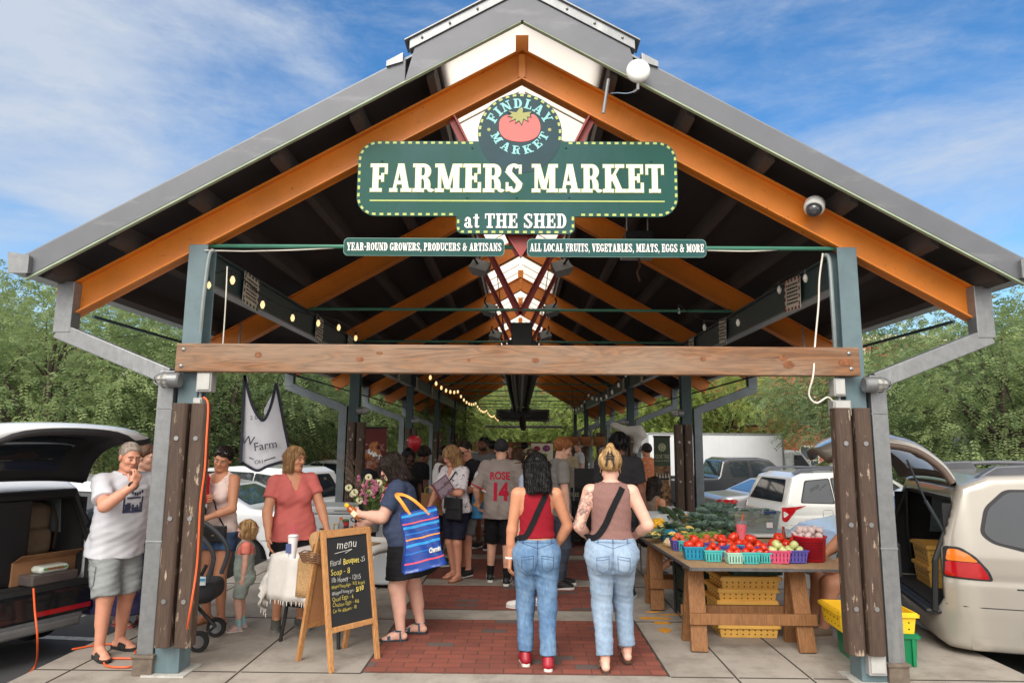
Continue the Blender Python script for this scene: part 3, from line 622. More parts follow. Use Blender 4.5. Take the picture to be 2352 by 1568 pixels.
cord('white_cable',smooth_path([PD(1890,582,DD),PD(1882,640,DD),PD(1880,700,DD),PD(1872,790,DD-.02),PD(1868,860,DD-.12),PD(1858,905,DD-.1),PD(1875,925,DD-.1),PD(1900,912,DD-.1),PD(1912,920,DD-.08)]),.007,wire,'white cable looping from the tie rod down to the right socket box')
cord('white_cable',[PD(470,575,DD)]+smooth_path([PD(560,577,CY),PD(680,574,CY),PD(790,568,CY)],4),.006,wire,'thin white cable sagging under the tie rod left of the strip signs')
cord('white_cable',smooth_path([PD(1625,575,CY),PD(1720,577,CY),PD(1800,573,CY),PD(1890,570,CY)],4),.006,wire,'thin white cable sagging under the tie rod right of the strip signs')
cord('grey_cord',smooth_path([PD(522,612,DD),PD(518,700,DD),PD(512,790,DD+.03)],4),.005,wire,'thin cord hanging beside the left near column above the timber')
ocm=M('orange_cord',srgb(222,92,40),.5,var=.05)
cz=.012
gp=lambda x,y: G(x,y,cz)
cord('extension_cord',smooth_path([PD(468,912,DD-.1),PD(478,930,DD-.13),PD(474,1010,DD-.18),PD(470,1080,DD-.2),PD(460,1160,DD-.2),PD(452,1300,DD-.2),PD(432,1430,DD-.18)]+[gp(425,1490),gp(432,1515),gp(400,1528),gp(340,1512),gp(300,1530),gp(245,1528),gp(250,1512),gp(330,1508),gp(400,1480),gp(330,1485),gp(310,1500),gp(345,1510),gp(330,1490),gp(250,1478),gp(165,1490)]),.0075,ocm,'orange extension cord dropping down the left column and coiling on the pavement','extension cord')
cord('extension_cord',smooth_path([PD(77,1350,5.6),PD(80,1400,5.6),PD(86,1470,5.6),G(80,1530,-.115),G(40,1560,-.115)]),.0075,ocm,'orange extension cord hanging out of the open car boot','extension cord')
ht=thing('tube_heater','long black tube heater hung under the ridge along the shed','heater',(0,9,3.0))
blk=M('black_steel',srgb(34,34,36),.35,metal=.3,var=.1)
zf=PD(1190,770,9).z; a=PD(1158,742,9.); b=PD(1222,800,9.)
MB().box(-.12,.16,-.1,.4,-.02,.3).box(-.17,.21,.1,.5,-.12,.1).build('burner_box',blk,ht,bevel=.01)
MB().add([(x,y,z) for y in (.4,17.) for x,z in ((-.26,-.16),(-.12,.03),(.16,.03),(.3,-.16),(.3,-.2),(-.26,-.2))],[(i,(i+1)%6,(i+1)%6+6,i+6) for i in range(3)]).build('reflector',blk,ht)
MB().tube([(.02,.4,-.14),(.02,17.,-.14)],.05,12).tube([(-.12,.4,-.14),(-.12,17.,-.14)],.045,12).build('tube',blk,ht,smooth=True)
MB().box(-.35,.4,16.8,17.1,-.32,-.02).build('end_box',blk,ht)
h=MB()
for k in range(7): h.tube([(-.2,.6+k*2.725,.0),(-.35,.6+k*2.725,1.2)],.006,5).tube([(.24,.6+k*2.725,.0),(.4,.6+k*2.725,1.2)],.006,5)
h.build('hanger',blk,ht)
MB().tube(smooth_path([(.1,17.,-.1),(.1,17.4,-.6),(.14,17.8,-.75),(.12,18.2,-.4)]),.11,8).build('flue_hose',M('flue_brown',srgb(52,42,38),.7),ht,smooth=True)
fl0=None
for k in range(1,8):
 y=CY+k*BAY/2-.08
 for s in (-1,1):
  if fl0 is None:
   fl0=thing('flood_light','','flood light',(0,0,0))
   MB().prism([(-.11,-.02),(.10,.06),(.11,.02),(.07,-.06),(-.09,-.1)],-.13,.13,'YZ').build('housing',M('flood_grey',srgb(110,112,112),.5),fl0,bevel=.008)
   MB().tube([(0,.02,.02),(.0,.06,.12),(0,.03,.2)],.014,6).build('bracket',blk,fl0)
   o=fl0
  else: o=copy_tree(fl0)
  o.location=(s*.50,y,3.86); o.rotation_euler=(0,R(s*38),R(-s*75)); o.scale=(1,1,1)
  tag(o,'grey flood light on the %s red brace of the %s truss from the sign'%('left' if s<0 else 'right',['','second','third','fourth','fifth','sixth','seventh','eighth'][k]),'flood light','flood lights along the ridge')
dv=thing('ceiling_box','grey louvred metal box hung under the roof right of the sign','ceiling box',PD(1465,575,7.6))
MB().cbox((0,0,0),(.36,.3,.16)).build('box_body',greybox,dv,bevel=.006)
MB().cbox((0,0,.14),(.30,.24,.11)).build('louvre',M('louvre_dark',(0,0,0)),dv)
MB().tube([(-.12,0,.2),(-.12,0,.75)],.012,6).tube([(.12,0,.2),(.12,0,.7)],.012,6).build('conduit_stub',galv,dv)
MB().tube(smooth_path([(0,-.02,-.08),(.02,0,-.18),(-.01,0,-.26),(.02,0,-.36)]),.014,6).build('dangling_cord',M('rope',srgb(92,66,48),.9),dv)
t_=thing('dome_camera','white dome security camera on the right orange rafter','security camera',PD(1870,478,CY-.16))
MB().lathe([(0,.09),(.055,.088),(.078,.06),(.08,.0),(.075,-.012),(0,-.012)],24).build('housing',M('white_plastic',srgb(222,222,218),.4,var=.04),t_,smooth=True)
MB().lathe([(.062,-.012),(.055,-.05),(.03,-.075),(0,-.08)],24).build('dome',M('smoked_dome',srgb(60,62,66),.08,spec=.8),t_,smooth=True)
MB().tube([(.0,.02,.04),(.0,.10,.06)],.03,10).build('mount',greybox,t_); t_.rotation_euler=(R(-30),R(25),0)
for k in t_.children: pass
t_=thing('antenna_dome','white round radio antenna beside the roof edge','antenna',PD(1466,163,Y0-.14))
MB().lathe([(0,-.03),(.07,-.028),(.091,-.012),(.093,.01),(.08,.04),(.045,.06),(0,.066)],28,(0,0,0),'Y').build('radome',M('white_plastic',(0,0,0)),t_,smooth=True)
MB().tube([(0,.02,-.08),(0,.03,-.13),(-.02,.1,-.12)],.012,8).build('connector',bolt,t_)
MB().tube(smooth_path([(-.19,.2,-.08),(-.15,.1,-.13),(-.08,.05,-.16),(-.02,.03,-.15),(0,.03,-.12)]),.004,6).build('lead',M('blue_lead',srgb(120,140,160),.5),t_)
MB().tube([(-.21,.16,.02),(-.25,.2,-.25)],.014,8).build('mast',galv,t_)
# ================================================================== SIGNS
SY=CY-.16
sgreen=M('sign_green',srgb(26,74,66),.4,spec=.18,var=.10,scale=.8); tint(sgreen,srgb(50,84,92),1.1,.45,.62,(1,1,.4),amount=.6,seed=2)
cream=M('sign_cream',srgb(232,228,224),.5,var=.03); lime=M('sign_lime',srgb(170,182,100),.5,var=.05); aqua=M('sign_aqua',srgb(134,196,196),.5,var=.04)
tomr=M('sign_red',srgb(226,98,92),.5,var=.05); navyg=M('sign_navy',srgb(40,66,74),.4,spec=.18,var=.08); olive=M('sign_olive',srgb(150,150,84),.5,var=.05)
sg=thing('market_sign','large green wooden sign reading farmers market under a round tomato emblem','sign',PD(1190,420,SY))
def Q(x,y): p_=PD(x,y,SY); return (p_.x,p_.z)
xl,xr=Q(821,410)[0],Q(1556,410)[0]; zt,zb=Q(1190,325)[1],Q(1190,497)[1]
tx0,tx1=Q(1048,515)[0],Q(1320,515)[0]; tzb=Q(1190,537)[1]
ccx,ccz=Q(1194,306); crad=(Q(1291,306)[0]-Q(1098,306)[0])/2; xc0=(xl+xr)/2
def rrect(x0,x1,z0,z1,r,n=6,corners=(1,1,1,1)):
 out=[]
 for (cx_,cz_,a0),on in zip(((x1-r,z1-r,0),(x0+r,z1-r,90),(x0+r,z0+r,180),(x1-r,z0+r,270)),corners):
  if on: out+=[(cx_+r*math.cos(R(a0+90*i/n)),cz_+r*math.sin(R(a0+90*i/n))) for i in range(n+1)]
  else: out.append((x1 if a0 in(0,270) else x0, z1 if a0 in (0,90) else z0))
 return out
def sgn(mb,name,m,parent=sg,**k): return mb.build(name,m,parent,local=False,**k)
bd=MB().prism(rrect(xl,xr,zb,zt,.16,8),SY,SY+.02,'XZ').prism(rrect(tx0,tx1,tzb,zb+.03,.05,5,(0,0,1,1)),SY+.0004,SY+.0204,'XZ')
sgn(bd,'board',sgreen)
cp=[(ccx+crad*math.cos(2*math.pi*i/56),ccz+crad*math.sin(2*math.pi*i/56)) for i in range(56)]
sgn(MB().prism([q for q in cp],SY-.002,SY+.019,'XZ'),'emblem_disc',navyg)
def along(path,step,w_,inset,mb,y):
 per=[];
 for i in range(len(path)):
  a=Vector((path[i][0],path[i][1])); b=Vector((path[(i+1)%len(path)][0],path[(i+1)%len(path)][1])); per.append((a,b,(b-a).length))
 tot=sum(p_[2] for p_ in per); nst=round(tot/step); step=tot/nst
 for k in range(nst):
  s0=k*step; q=[]
  for ss in (s0,s0+step*.5):
   acc=0
   for a,b,L_ in per:
    if acc+L_>=ss: break
    acc+=L_
   d=(b-a).normalized() if L_>0 else Vector((1,0)); pos=a+d*(ss-acc); nrm=Vector((-d.y,d.x)); q.append((pos,nrm))
  p0,n0=q[0];p1,n1=q[1]
  mb.prism([tuple(p0+n0*inset),tuple(p1+n1*inset),tuple(p1+n1*(inset+w_)),tuple(p0+n0*(inset+w_))],y-.002,y,'XZ')
 return mb
cb=MB()
ri=.16
full=rrect(xl,xr,zb,zt,.16,8)
def clip_path(mb,path,step,cond):
 tmp=MB(); along(path,step,.019,.005,tmp,SY-.0005)
 for i in range(0,len(tmp.v),8):
  c=(sum(v_[0] for v_ in tmp.v[i:i+8])/8,sum(v_[2] for v_ in tmp.v[i:i+8])/8)
  if cond(*c): mb.add(tmp.v[i:i+8],[tuple(j-i for j in q) for q in tmp.f if i<=q[0]<i+8])
clip_path(cb,full,.063,lambda x,z: not (z>zt-.05 and abs(x-ccx)<math.sqrt(max(0,crad**2-(zt-ccz)**2))+.02) and not (z<zb+.05 and tx0-.01<x<tx1+.01))
clip_path(cb,rrect(tx0,tx1,tzb,zb+.03,.05,5,(0,0,1,1)),.063,lambda x,z: z<zb-.0)
tmp=MB(); along(cp,.063,.019,.005,tmp,SY-.0025)
for i in range(0,len(tmp.v),8):
 z=sum(v_[2] for v_ in tmp.v[i:i+8])/8
 if z>zt-.0: cb.add(tmp.v[i:i+8],[tuple(j-i for j in q) for q in tmp.f if i<=q[0]<i+8])
sgn(cb,'checker_border',lime)
x0,x1=Q(850,440)[0],Q(1526,440)[0]; z0,z1=Q(1190,442)[1],Q(1190,378)[1]
fw=slab_width('FARMERS'); mw=slab_width('MARKET'); xe=Q(1201,410)[0]; xm=Q(1222,410)[0]
for m_,g_,dp,nm in ((lime,.02,.003,'letter_outline'),(cream,0.,.0065,'lettering')):
 mb=MB(); slab_text(mb,'FARMERS',x0,xe,z0,z1-z0,SY,g_,dp); slab_text(mb,'MARKET',xm,x1,z0,z1-z0,SY,g_,dp); sgn(mb,nm,m_)
zl=Q(1190,462)[1]; sgn(MB().box(x0,x1,SY-.003,SY,zl-.006,zl+.006),'rule_line',lime)
z0,z1=Q(1190,524)[1],Q(1190,491)[1]
mb=MB(); slab_text(mb,'at',Q(1066,500)[0],Q(1102,500)[0],z0,(z1-z0)*1.12,SY,0,.004); slab_text(mb,'THE SHED',Q(1114,500)[0],Q(1302,500)[0],z0,z1-z0,SY,0,.004); sgn(mb,'lettering',cream)
rt=crad*.63; hh=crad*.24
mb=MB(); L_=crad*1.52; slab_text(mb,'FINDLAY',0,L_,0,hh,SY-.002,0,.003,arc=(ccx,ccz,rt,1)); L_=crad*1.36; slab_text(mb,'MARKET',0,L_,0,hh*.86,SY-.002,0,.003,arc=(ccx,ccz+.2*crad,crad*.53,-1)); sgn(mb,'lettering',aqua)
tk=crad/96
def tp(pts): return [(ccx+a*tk,ccz-b*tk) for a,b in pts]
tom=[(-30,-26),(-14,-22),(0,-16),(14,-22),(30,-28),(42,-16),(47,4),(42,22),(30,32),(10,38),(-14,37),(-34,30),(-46,14),(-47,-8),(-41,-20)]
def smooth2(pts,n=5):
 q=[Vector((a,b,0)) for a,b in pts]; q=[q[-1]]+q+[q[0],q[1]]; s_=smooth_path(q,n); k=n; return [(v_.x,v_.y) for v_ in s_[k:-k-1]]
sgn(MB().prism(tp([(a,b-17) for a,b in smooth2(tom)]),SY-.006,SY-.002,'XZ'),'tomato',tomr)
lf=[(-2,-40),(4,-44),(7,-40),(6,-30),(26,-33),(22,-27),(24,-20),(16,-21),(18,-10),(8,-16),(4,-2),(-2,-12),(-10,-6),(-9,-16),(-22,-10),(-16,-20),(-26,-22),(-18,-28),(-26,-34),(-8,-31)]
sgn(MB().prism(tp([(a*1.14,(b+14)*1.14-14-15) for a,b in lf]),SY-.0075,SY-.006,'XZ'),'leaf_outline',navyg)
sgn(MB().prism(tp([(a,b-18) for a,b in lf]),SY-.0095,SY-.0075,'XZ'),'leaves',olive)
mb=MB()
for a in (-71,68): mb.prism([(ccx+a*tk+4*tk*math.cos(2*math.pi*i/12),ccz+8*tk+4*tk*math.sin(2*math.pi*i/12)) for i in range(12)],SY-.004,SY-.002,'XZ')
sgn(mb,'dots',olive)
mb=MB()
for x,y in ((1085,340),(1190,340),(1300,340),(1073,454),(1187,454),(1308,454),(878,370),(1495,370)): q=Q(x,y); mb.ball((q[0],SY-.001,q[1]),.009,8,5)
sgn(mb,'screw',M('screw_green',srgb(44,84,80),.3,metal=.3))
for nm,xa,xb,ya,yb,txt,ta,tb,lab in (('l',791,1157,547,587,'YEAR-ROUND GROWERS, PRODUCERS & ARTISANS',797,1152,'narrow green strip sign about growers, producers and artisans'),('r',1212,1622,549,590,'ALL LOCAL FRUITS, VEGETABLES, MEATS, EGGS & MORE',1217,1617,'narrow green strip sign about local fruits, vegetables, meats and eggs')):
 o=thing('strip_sign',lab,'sign',PD((xa+xb)/2,(ya+yb)/2,SY),0,'strip signs on the tie rod')
 q0,q1=Q(xa,ya),Q(xb,yb); MB().prism(rrect(q0[0],q1[0],q1[1],q0[1],.035,5),SY,SY+.015,'XZ').build('board',sgreen,o,local=False)
 MB().prism(rrect(q0[0]-.004,q1[0]+.004,q1[1]-.004,q0[1]+.004,.037,5),SY+.003,SY+.0145,'XZ').build('edge_line',M('edge_aqua',srgb(120,160,150),.5),o,local=False)
 zc=(q0[1]+q1[1])/2; h_=(q0[1]-q1[1])*.47; mb=MB(); slab_text(mb,txt,Q(ta,568)[0],Q(tb,568)[0],zc-h_/2,h_,SY,0,.003); mb.build('lettering',cream,o,local=False)
inkm=M('poster_ink',srgb(40,38,36),.7); papm=M('poster_paper',srgb(196,188,172),.7,var=.05)
def poster(s,y,w_,h_,label,rnd,red=False):
 o=thing('beam_poster',label,'poster',(s*(CX-.065),y,3.14),R(90*s) if False else 0,'posters hung on the long beams'); r_=random.Random(rnd)
 x=0
 MB().box(-.004,.004,-w_/2,w_/2,-h_/2,h_/2).build('card',papm,o)
 ck=MB(); inn=-s*.006
 n_=9
 for i in range(n_):
  for zz in (h_/2-.014,-h_/2+.014):
   if i%2==0: ck.cbox((inn,-w_/2+(i+.5)*w_/n_,zz),(.003,w_/n_,.026))
  if i%2:
   for yy in (-w_/2+.012,w_/2-.012): ck.cbox((inn,yy,-h_/2+(i+.5)*h_/n_),(.003,.022,h_/n_))
 ck.build('checker_border',M('poster_red',srgb(120,50,55),.7) if red else M('poster_green',srgb(58,76,66),.7),o)
 tx=MB()
 for i in range(6):
  zz=h_*.3-i*h_*.115; yy=-w_*.36
  while yy<w_*.34:
   L_=r_.uniform(.015,.05); tx.box(inn-.001,inn+.001,yy,min(yy+L_,w_*.37),zz-.008,zz+.008); yy+=L_+.012
 tx.build('print',inkm,o); o.rotation_euler=(R(4*s),0,0)
poster(-1,PD(600,680,6.35).y,.36,.30,'checkered-edge poster on the left beam nearest the sign',1)
poster(1,6.35,.36,.30,'red checkered-edge poster on the right beam nearest the sign',2,True)
k=0
for y in (8.6,10.2,12.2,14.4,17.,20.):
 for s in (-1,1):
  poster(s,y,.3,.34,'small printed poster on the %s long beam, %s from the sign'%('left' if s<0 else 'right',['second','third','fourth','fifth','sixth','seventh'][k]),10+k*2+s)
 k+=1
bulb_on=M('bulb_lit',srgb(255,214,160),.2,emit=(1,.66,.30,.55)); bulb_off=M('bulb_clear',srgb(190,186,176),.12,spec=.8)
def string(pts,bulbs,on,label,drop=.09):
 o=thing('string_light',label,'string light',pts[0],0,'string lights under the roof')
 MB().tube(pts,.006,5).build('wire',black,o,local=False)
 for b_ in bulbs:
  q=Vector(b_); c=MB().lathe([(.011,drop*.0),(.014,-.03),(.012,-.045),(0.0,-.045)],8,q).build('socket',black,o,local=False)
  MB().lathe([(.010,-.045),(.017,-.062),(.023,-.082),(.018,-.100),(.010,-.116),(0,-.118)],10,q).build('bulb',bulb_on if on else bulb_off,o,smooth=True,local=False)
def sag(a,b,n,d):
 a=Vector(a); b=Vector(b); return [a.lerp(b,i/n)-Vector((0,0,d*4*(i/n)*(1-i/n))) for i in range(n+1)]
def lift(p_): return Vector(p_)+Vector((0,0,.09))
pl=[lift(PD(481,658,5.55)),lift(PD(534,646,5.75)),lift(PD(603,702,6.25)),lift(PD(672,732,6.9)),lift(PD(731,744,7.4)),lift(PD(778,754,7.9)),lift(PD(817,778,8.6))]
string(smooth_path(pl,3),pl,True,'lit string of bulbs along the left beam nearest the viewer')
bl=[];path=[]
for k in range(5):
 seg=sag((-1.42+.09*k,10+k*4.6,2.86),(-1.42+.09*(k+1),10+(k+1)*4.6,2.86),7,.12); path+=seg; bl+=seg[:-1]
string(path,bl,True,'long lit string of bulbs swagging deep along the left side of the shed')
pr=[lift(PD(1850,642,5.8)),lift(PD(1800,690,6.2)) if False else lift(PD(1790,668,6.3)),lift(PD(1695,743,6.9)),lift(PD(1618,754,7.6)),lift(PD(1560,716,8.2))]
string(smooth_path(pr,3),pr,False,'unlit string of bulbs along the right beam nearest the viewer')
bl=[];path=[]
for k in range(5):
 seg=sag((1.55-.09*k,10+k*4.6,2.8),(1.55-.09*(k+1),10+(k+1)*4.6,2.8),7,.2); path+=seg; bl+=seg[:-1]
string(path,bl,False,'long unlit string of bulbs along the right side of the shed')
# ================================================================== PEOPLE KIT
SKIN={}
def skin(k):
 c={'fair':(214,164,140),'tan':(196,138,106),'olive':(186,128,94),'brown':(112,72,54),'dark':(78,50,40),'ruddy':(206,146,120),'pink':(220,172,152)}[k]
 return M('skin_'+k,srgb(*c),.5,var=.07,scale=9,bump=.03,bscale=160,spec=.4,sss=.08)
def hairm(name,c1,c2,rough=.42):
 if name in _mats: return _mats[name]
 m=M(name,c1,rough,spec=.22,var=0,scale=38,col2=c2,stretch=(1,1,.10),bump=.5,bscale=70,detail=6,lo=.38,hi=.62); return m
H_blk=hairm('hair_black',srgb(9,8,9),srgb(24,21,22),.36); H_dk=hairm('hair_dark',srgb(22,15,13),srgb(48,35,29)); H_bl=hairm('hair_blonde',srgb(128,92,56),srgb(206,172,122),.42)
H_lb=hairm('hair_sandy',srgb(112,80,50),srgb(176,140,98)); H_gr=hairm('hair_grey',srgb(128,112,100),srgb(176,164,152)); H_rd=hairm('hair_ginger',srgb(110,64,34),srgb(160,104,62)); H_br=hairm('hair_brown',srgb(60,40,28),srgb(104,74,54))
def fabric(name,c,var=.08,rough=.85,scale=5,b=.12): return M(name,srgb(*c),rough,var=var,scale=scale,bump=b,bscale=260,spec=.2)
def denim(name,c,light,wear=.7):
 if name in _mats: return _mats[name]
 m=M(name,srgb(*c),.85,var=.10,scale=40,bump=.2,bscale=300,spec=.15); tint(m,srgb(*light),7,.45,.68,(1,1,.55),amount=wear); tint(m,srgb(*[q*.72 for q in c]),30,.55,.75,(1,1,.12),amount=.5,seed=4); return m
def rotz(v,a): c,s=math.cos(a),math.sin(a); return np.array([v[0]*c-v[1]*s,v[0]*s+v[1]*c,v[2]])
def ik(a,t,l1,l2,pole):
 a=np.array(a,float); t=np.array(t,float); d=t-a; D=np.linalg.norm(d); D2=min(D,(l1+l2)*.999); u=d/D; t=a+u*D2
 x=(l1*l1-l2*l2+D2*D2)/(2*D2); h=math.sqrt(max(0,l1*l1-x*x)); p=np.array(pole,float); p=p-u*(p@u); p/=np.linalg.norm(p)+1e-9
 return a+u*x+p*h,t
_footprint=[(0,-.068),(.026,-.06),(.036,-.03),(.036,.02),(.044,.09),(.045,.13),(.034,.17),(.010,.192),(-.014,.186),(-.034,.16),(-.042,.11),(-.034,.03),(-.034,-.03),(-.026,-.06)]
_shoe_cache={}
def shoe_mesh(kind,h):
 k=(kind,round(h,4))
 if k in _shoe_cache: return _shoe_cache[k]
 def f(X,Y,Z):
  d=caps(X,Y,Z,(0,-.03,.048),(0,.10,.036),.046,.044); d=smin(d,elli(X,Y,Z,(-.002,.125,.036),(.046,.072,.040)),.02)
  d=smin(d,caps(X,Y,Z,(0,-.012,.09),(0,.075,.055),.045,.034),.025)
  top=.118 if kind=='high' else .088
  d=smax(d,Z-top-.25*np.maximum(-Y-.02,0),.008); d=smax(d,.012-Z,.006)
  return d
 up=surfnet(f,(-.075,-.11,0),(.075,.225,.16),h)
 s=MB().prism([(x*1.08,y*1.04) for x,y in smooth2(_footprint,3)],.0,.030,'XY');
 _shoe_cache[k]=(up,(s.v,s.f)); return _shoe_cache[k]
def strands(v,f,HR,hc,hs,n,L_,seed):
 """comb fine blades of hair over the hair surface"""
 r=np.random.RandomState(seed); a=v[f[:,0]]; nr=np.cross(v[f[:,1]]-a,v[f[:,2]]-a); nr/=np.linalg.norm(nr,axis=1)[:,None]+1e-12
 c=v[f].mean(1); s_=np.sign(((c-hc)*nr).sum(1).sum()); nr=nr*s_
 k=r.randint(0,len(f),n); p=c[k]; nn=nr[k]; dn=-HR[2]*1.+(-HR[1])*.25
 d=dn[None,:]+r.randn(n,3)*.11; d=d-nn*(d*nn).sum(1)[:,None]; d/=np.linalg.norm(d,axis=1)[:,None]+1e-9
 sd=np.cross(d,nn); L=(L_*hs*r.uniform(.5,1.35,n))[:,None]; w_=.0010*hs
 lift=nn*(.0012+.0022*r.rand(n,1))*hs*(L_/.03); q=np.stack([p-sd*w_-nn*.002,p+sd*w_-nn*.002,p+d*L*.6+sd*w_+lift,p+d*L*.6-sd*w_+lift],1); tip=p+d*L+lift*r.uniform(-.8,1.6,(n,1))
 q2=np.stack([q[:,3],q[:,2],tip+sd*w_*.3,tip-sd*w_*.3],1); V=np.concatenate([q.reshape(-1,3),q2.reshape(-1,3)]); F=np.arange(len(V)).reshape(-1,4)+len(v)
 return np.concatenate([v,V]),np.concatenate([f,F])
class Person: pass
def person(label,loc,rz,H=1.7,fem=False,b=1.,lb=1.,belly=0.,skin_='fair',lean=0,side=0,tw=0,head=(0,0,0),LF=(-.1,0,8),RF=(.1,0,8),LA=None,RA=None,LE=(-.5,-1,0),RE=(.5,-1,0),
   top=None,bottom=None,hair=None,shoes=None,det=1,face=False,curl=.5,hands=True,group=None,bust=1.,hipz=None,decals=None,hx0=0.,palm=None,kneepole=(0,1,0),eyes_down=False):
 """LF/RF: ankle x,y,yaw[,lift,pitch]; LA/RA: wrist; +Y is forward, +X the person's right hand side"""
 P=Person(); s=H/1.75; loc=Vector(loc); root=thing('person',label,'person',loc,rz,group); P.root=root; P.s=s
 hb={2:.011,1:.014,0:.022}[det]; hh={2:.0058,1:.008,0:.014}[det]; hd={2:.0048,1:.006,0:.010}[det]; hc_={2:.011,1:.014,0:.022}[det]
 sk_=skin(skin_)
 le,sd,tw_=R(lean),R(side),R(tw)
 up=np.array([math.sin(sd),math.sin(le),math.cos(le)*math.cos(sd)]); up/=np.linalg.norm(up)
 rt=np.array([math.cos(tw_),math.sin(tw_),0.]); rt=rt-up*(rt@up); rt/=np.linalg.norm(rt); fw=np.cross(up,rt)
 pel=np.array([hx0,0,hipz if hipz else .945*s]);
 N_=pel+up*.535*s
 shw=(.168 if fem else .19)*s*(.7+.3*b); sh={q:N_-up*.055*s+rt*(q*shw) for q in (-1,1)}
 hip={q:pel+np.array([q*(.088 if fem else .085)*s*(.6+.4*b),0,-.045*s]) for q in (-1,1)}
 feet={-1:LF,1:RF}; ank={};knee={}
 for q in (-1,1):
  F_=feet[q]; z=.085*s+(F_[3] if len(F_)>3 else 0); ank[q]=np.array([F_[0],F_[1],z])
  kp=rotz(np.array(kneepole,float),-R(F_[2]*q)*.6) if kneepole==(0,1,0) else np.array(kneepole,float)
  knee[q],a_=ik(hip[q],ank[q],.42*s,.405*s,kp); ank[q]=a_
 arms={-1:LA,1:RA}; el={};wr={}
 for q in (-1,1):
  t=arms[q]
  if t is None: t=(sh[q]/s+np.array([q*.07,.03,-.56]))
  el[q],wr[q]=ik(sh[q],np.array(t,float)*s,.295*s,.255*s,(LE if q<0 else RE))
 cs=np.array([-.155,-.06,.0,.09,.17,.26,.36,.44,.50,.55])*s
 if fem: rx=np.array([.09,.172,.180,.160,.136,.138,.146,.142,.110,.06]); ry=np.array([.07,.118,.122,.108,.098,.100,.106,.102,.082,.055])
 else: rx=np.array([.09,.160,.164,.160,.154,.158,.170,.170,.125,.065]); ry=np.array([.07,.112,.116,.112,.108,.112,.120,.115,.09,.06])
 bel=np.exp(-((np.array([-.155,-.06,0,.09,.17,.26,.36,.44,.5,.55])-.13)/.12)**2)
 rx=(rx*b+belly*.6*bel)*s; ry=(ry*b+belly*bel)*s; oy=belly*.55*bel*s
 rxf=rx.copy(); ryf=ry.copy(); rxf[0]=rx[2]*1.0; ryf[0]=ry[2]; rxf[1]=rx[2]; ryf[1]=ry[2]
 def tor(X,Y,Z,g=0.,flare=False,ext=0.):
  dx,dy,dz=X-pel[0],Y-pel[1],Z-pel[2]
  a=dx*rt[0]+dy*rt[1]+dz*rt[2]; c=dx*up[0]+dy*up[1]+dz*up[2]; bb=dx*fw[0]+dy*fw[1]+dz*fw[2]
  cc=np.clip(c,cs[0]-ext,cs[-1]); RX=np.interp(cc,cs,rxf if flare else rx); RY=np.interp(cc,cs,ryf if flare else ry)
  if flare and ext: k=np.clip((-.03*s-cc)/.4,0,2)*flare; RX=RX+k; RY=RY+k
  bb=bb-np.interp(cc,cs,oy)
  q=(np.sqrt((a/RX)**2+(bb/RY)**2)-1)*np.minimum(RX,RY)
  d=q-g
  if fem and bust:
   for z_ in (-1,1): d=smin(d,elli(a,bb,c,(z_*.07*s,.075*s*b,.335*s),(.066*s*bust*b,.062*s*bust*b,.072*s*bust*b))-g,.035*s)
  for z_ in (-1,1): d=smin(d,elli(a,bb,c,(z_*.074*s*b,-.064*s*b,-.062*s),(.084*s*b,.084*s*b,.098*s*b))-g,.03*s)
  d=d+.016*s*np.exp(-(a/(.016*s))**2)*np.clip(-bb/(.05*s),0,1)*np.clip((.03*s-c)/(.05*s),0,1)*np.clip((c+.19*s)/(.05*s),0,1)
  e=np.abs(c-cc); return np.maximum(d,e-g*.3-.01) , a,bb,c
 r_th,r_kn,r_ca,r_an=((.098 if fem else .092)*s*lb,.057*s*lb,.057*s*lb,.037*s*(.6+.4*lb))
 r_sh,r_ua,r_el,r_fa,r_wr=(.056*s*lb,.049*s*lb,.041*s*lb,.043*s*lb,.027*s*(.5+.5*lb))
 if not fem: r_sh*=1.06; r_ua*=1.05; r_fa*=1.05; r_wr*=1.08
 def leg(X,Y,Z,q,g=0.):
  d=caps(X,Y,Z,hip[q],knee[q],r_th+g,r_kn+g); d=smin(d,caps(X,Y,Z,knee[q],ank[q],r_kn*.97+g,r_an+g),.03*s)
  bk=-(knee[q]-ank[q]); m=knee[q]*.70+ank[q]*.30; dv=np.cross(np.cross(knee[q]-ank[q],np.array([0,1.,0])),knee[q]-ank[q]); dv=dv/(np.linalg.norm(dv)+1e-9)
  m=m-np.array([0,1,0])*.020*s; n_=(knee[q]-ank[q])/np.linalg.norm(knee[q]-ank[q])*.095*s
  return smin(d,caps(X,Y,Z,m+n_*.8,m-n_,.044*s*lb+g,.036*s*lb+g),.03*s)
 def arm(X,Y,Z,q,g=0.):
  d=caps(X,Y,Z,sh[q],el[q],r_sh+g,r_el+g); m=el[q]*.7+wr[q]*.3
  d=smin(d,caps(X,Y,Z,el[q],wr[q],r_el+g,r_wr+g),.02*s)
  return smin(d,caps(X,Y,Z,el[q]*.9+wr[q]*.1,el[q]*.5+wr[q]*.5,r_fa+g,r_fa*.85+g),.02*s)
 fm={}
 for q in (-1,1):
  F_=feet[q]; pit=R(F_[4]) if len(F_)>4 else 0.; fm[q]=Matrix.Translation(Vector((ank[q][0],ank[q][1],ank[q][2])))@Matrix.Rotation(-R(F_[2])*q,4,'Z')@Matrix.Rotation(-pit,4,'X')@Matrix.Translation((0,0,-.085*s))@Matrix.Scale(s,4)
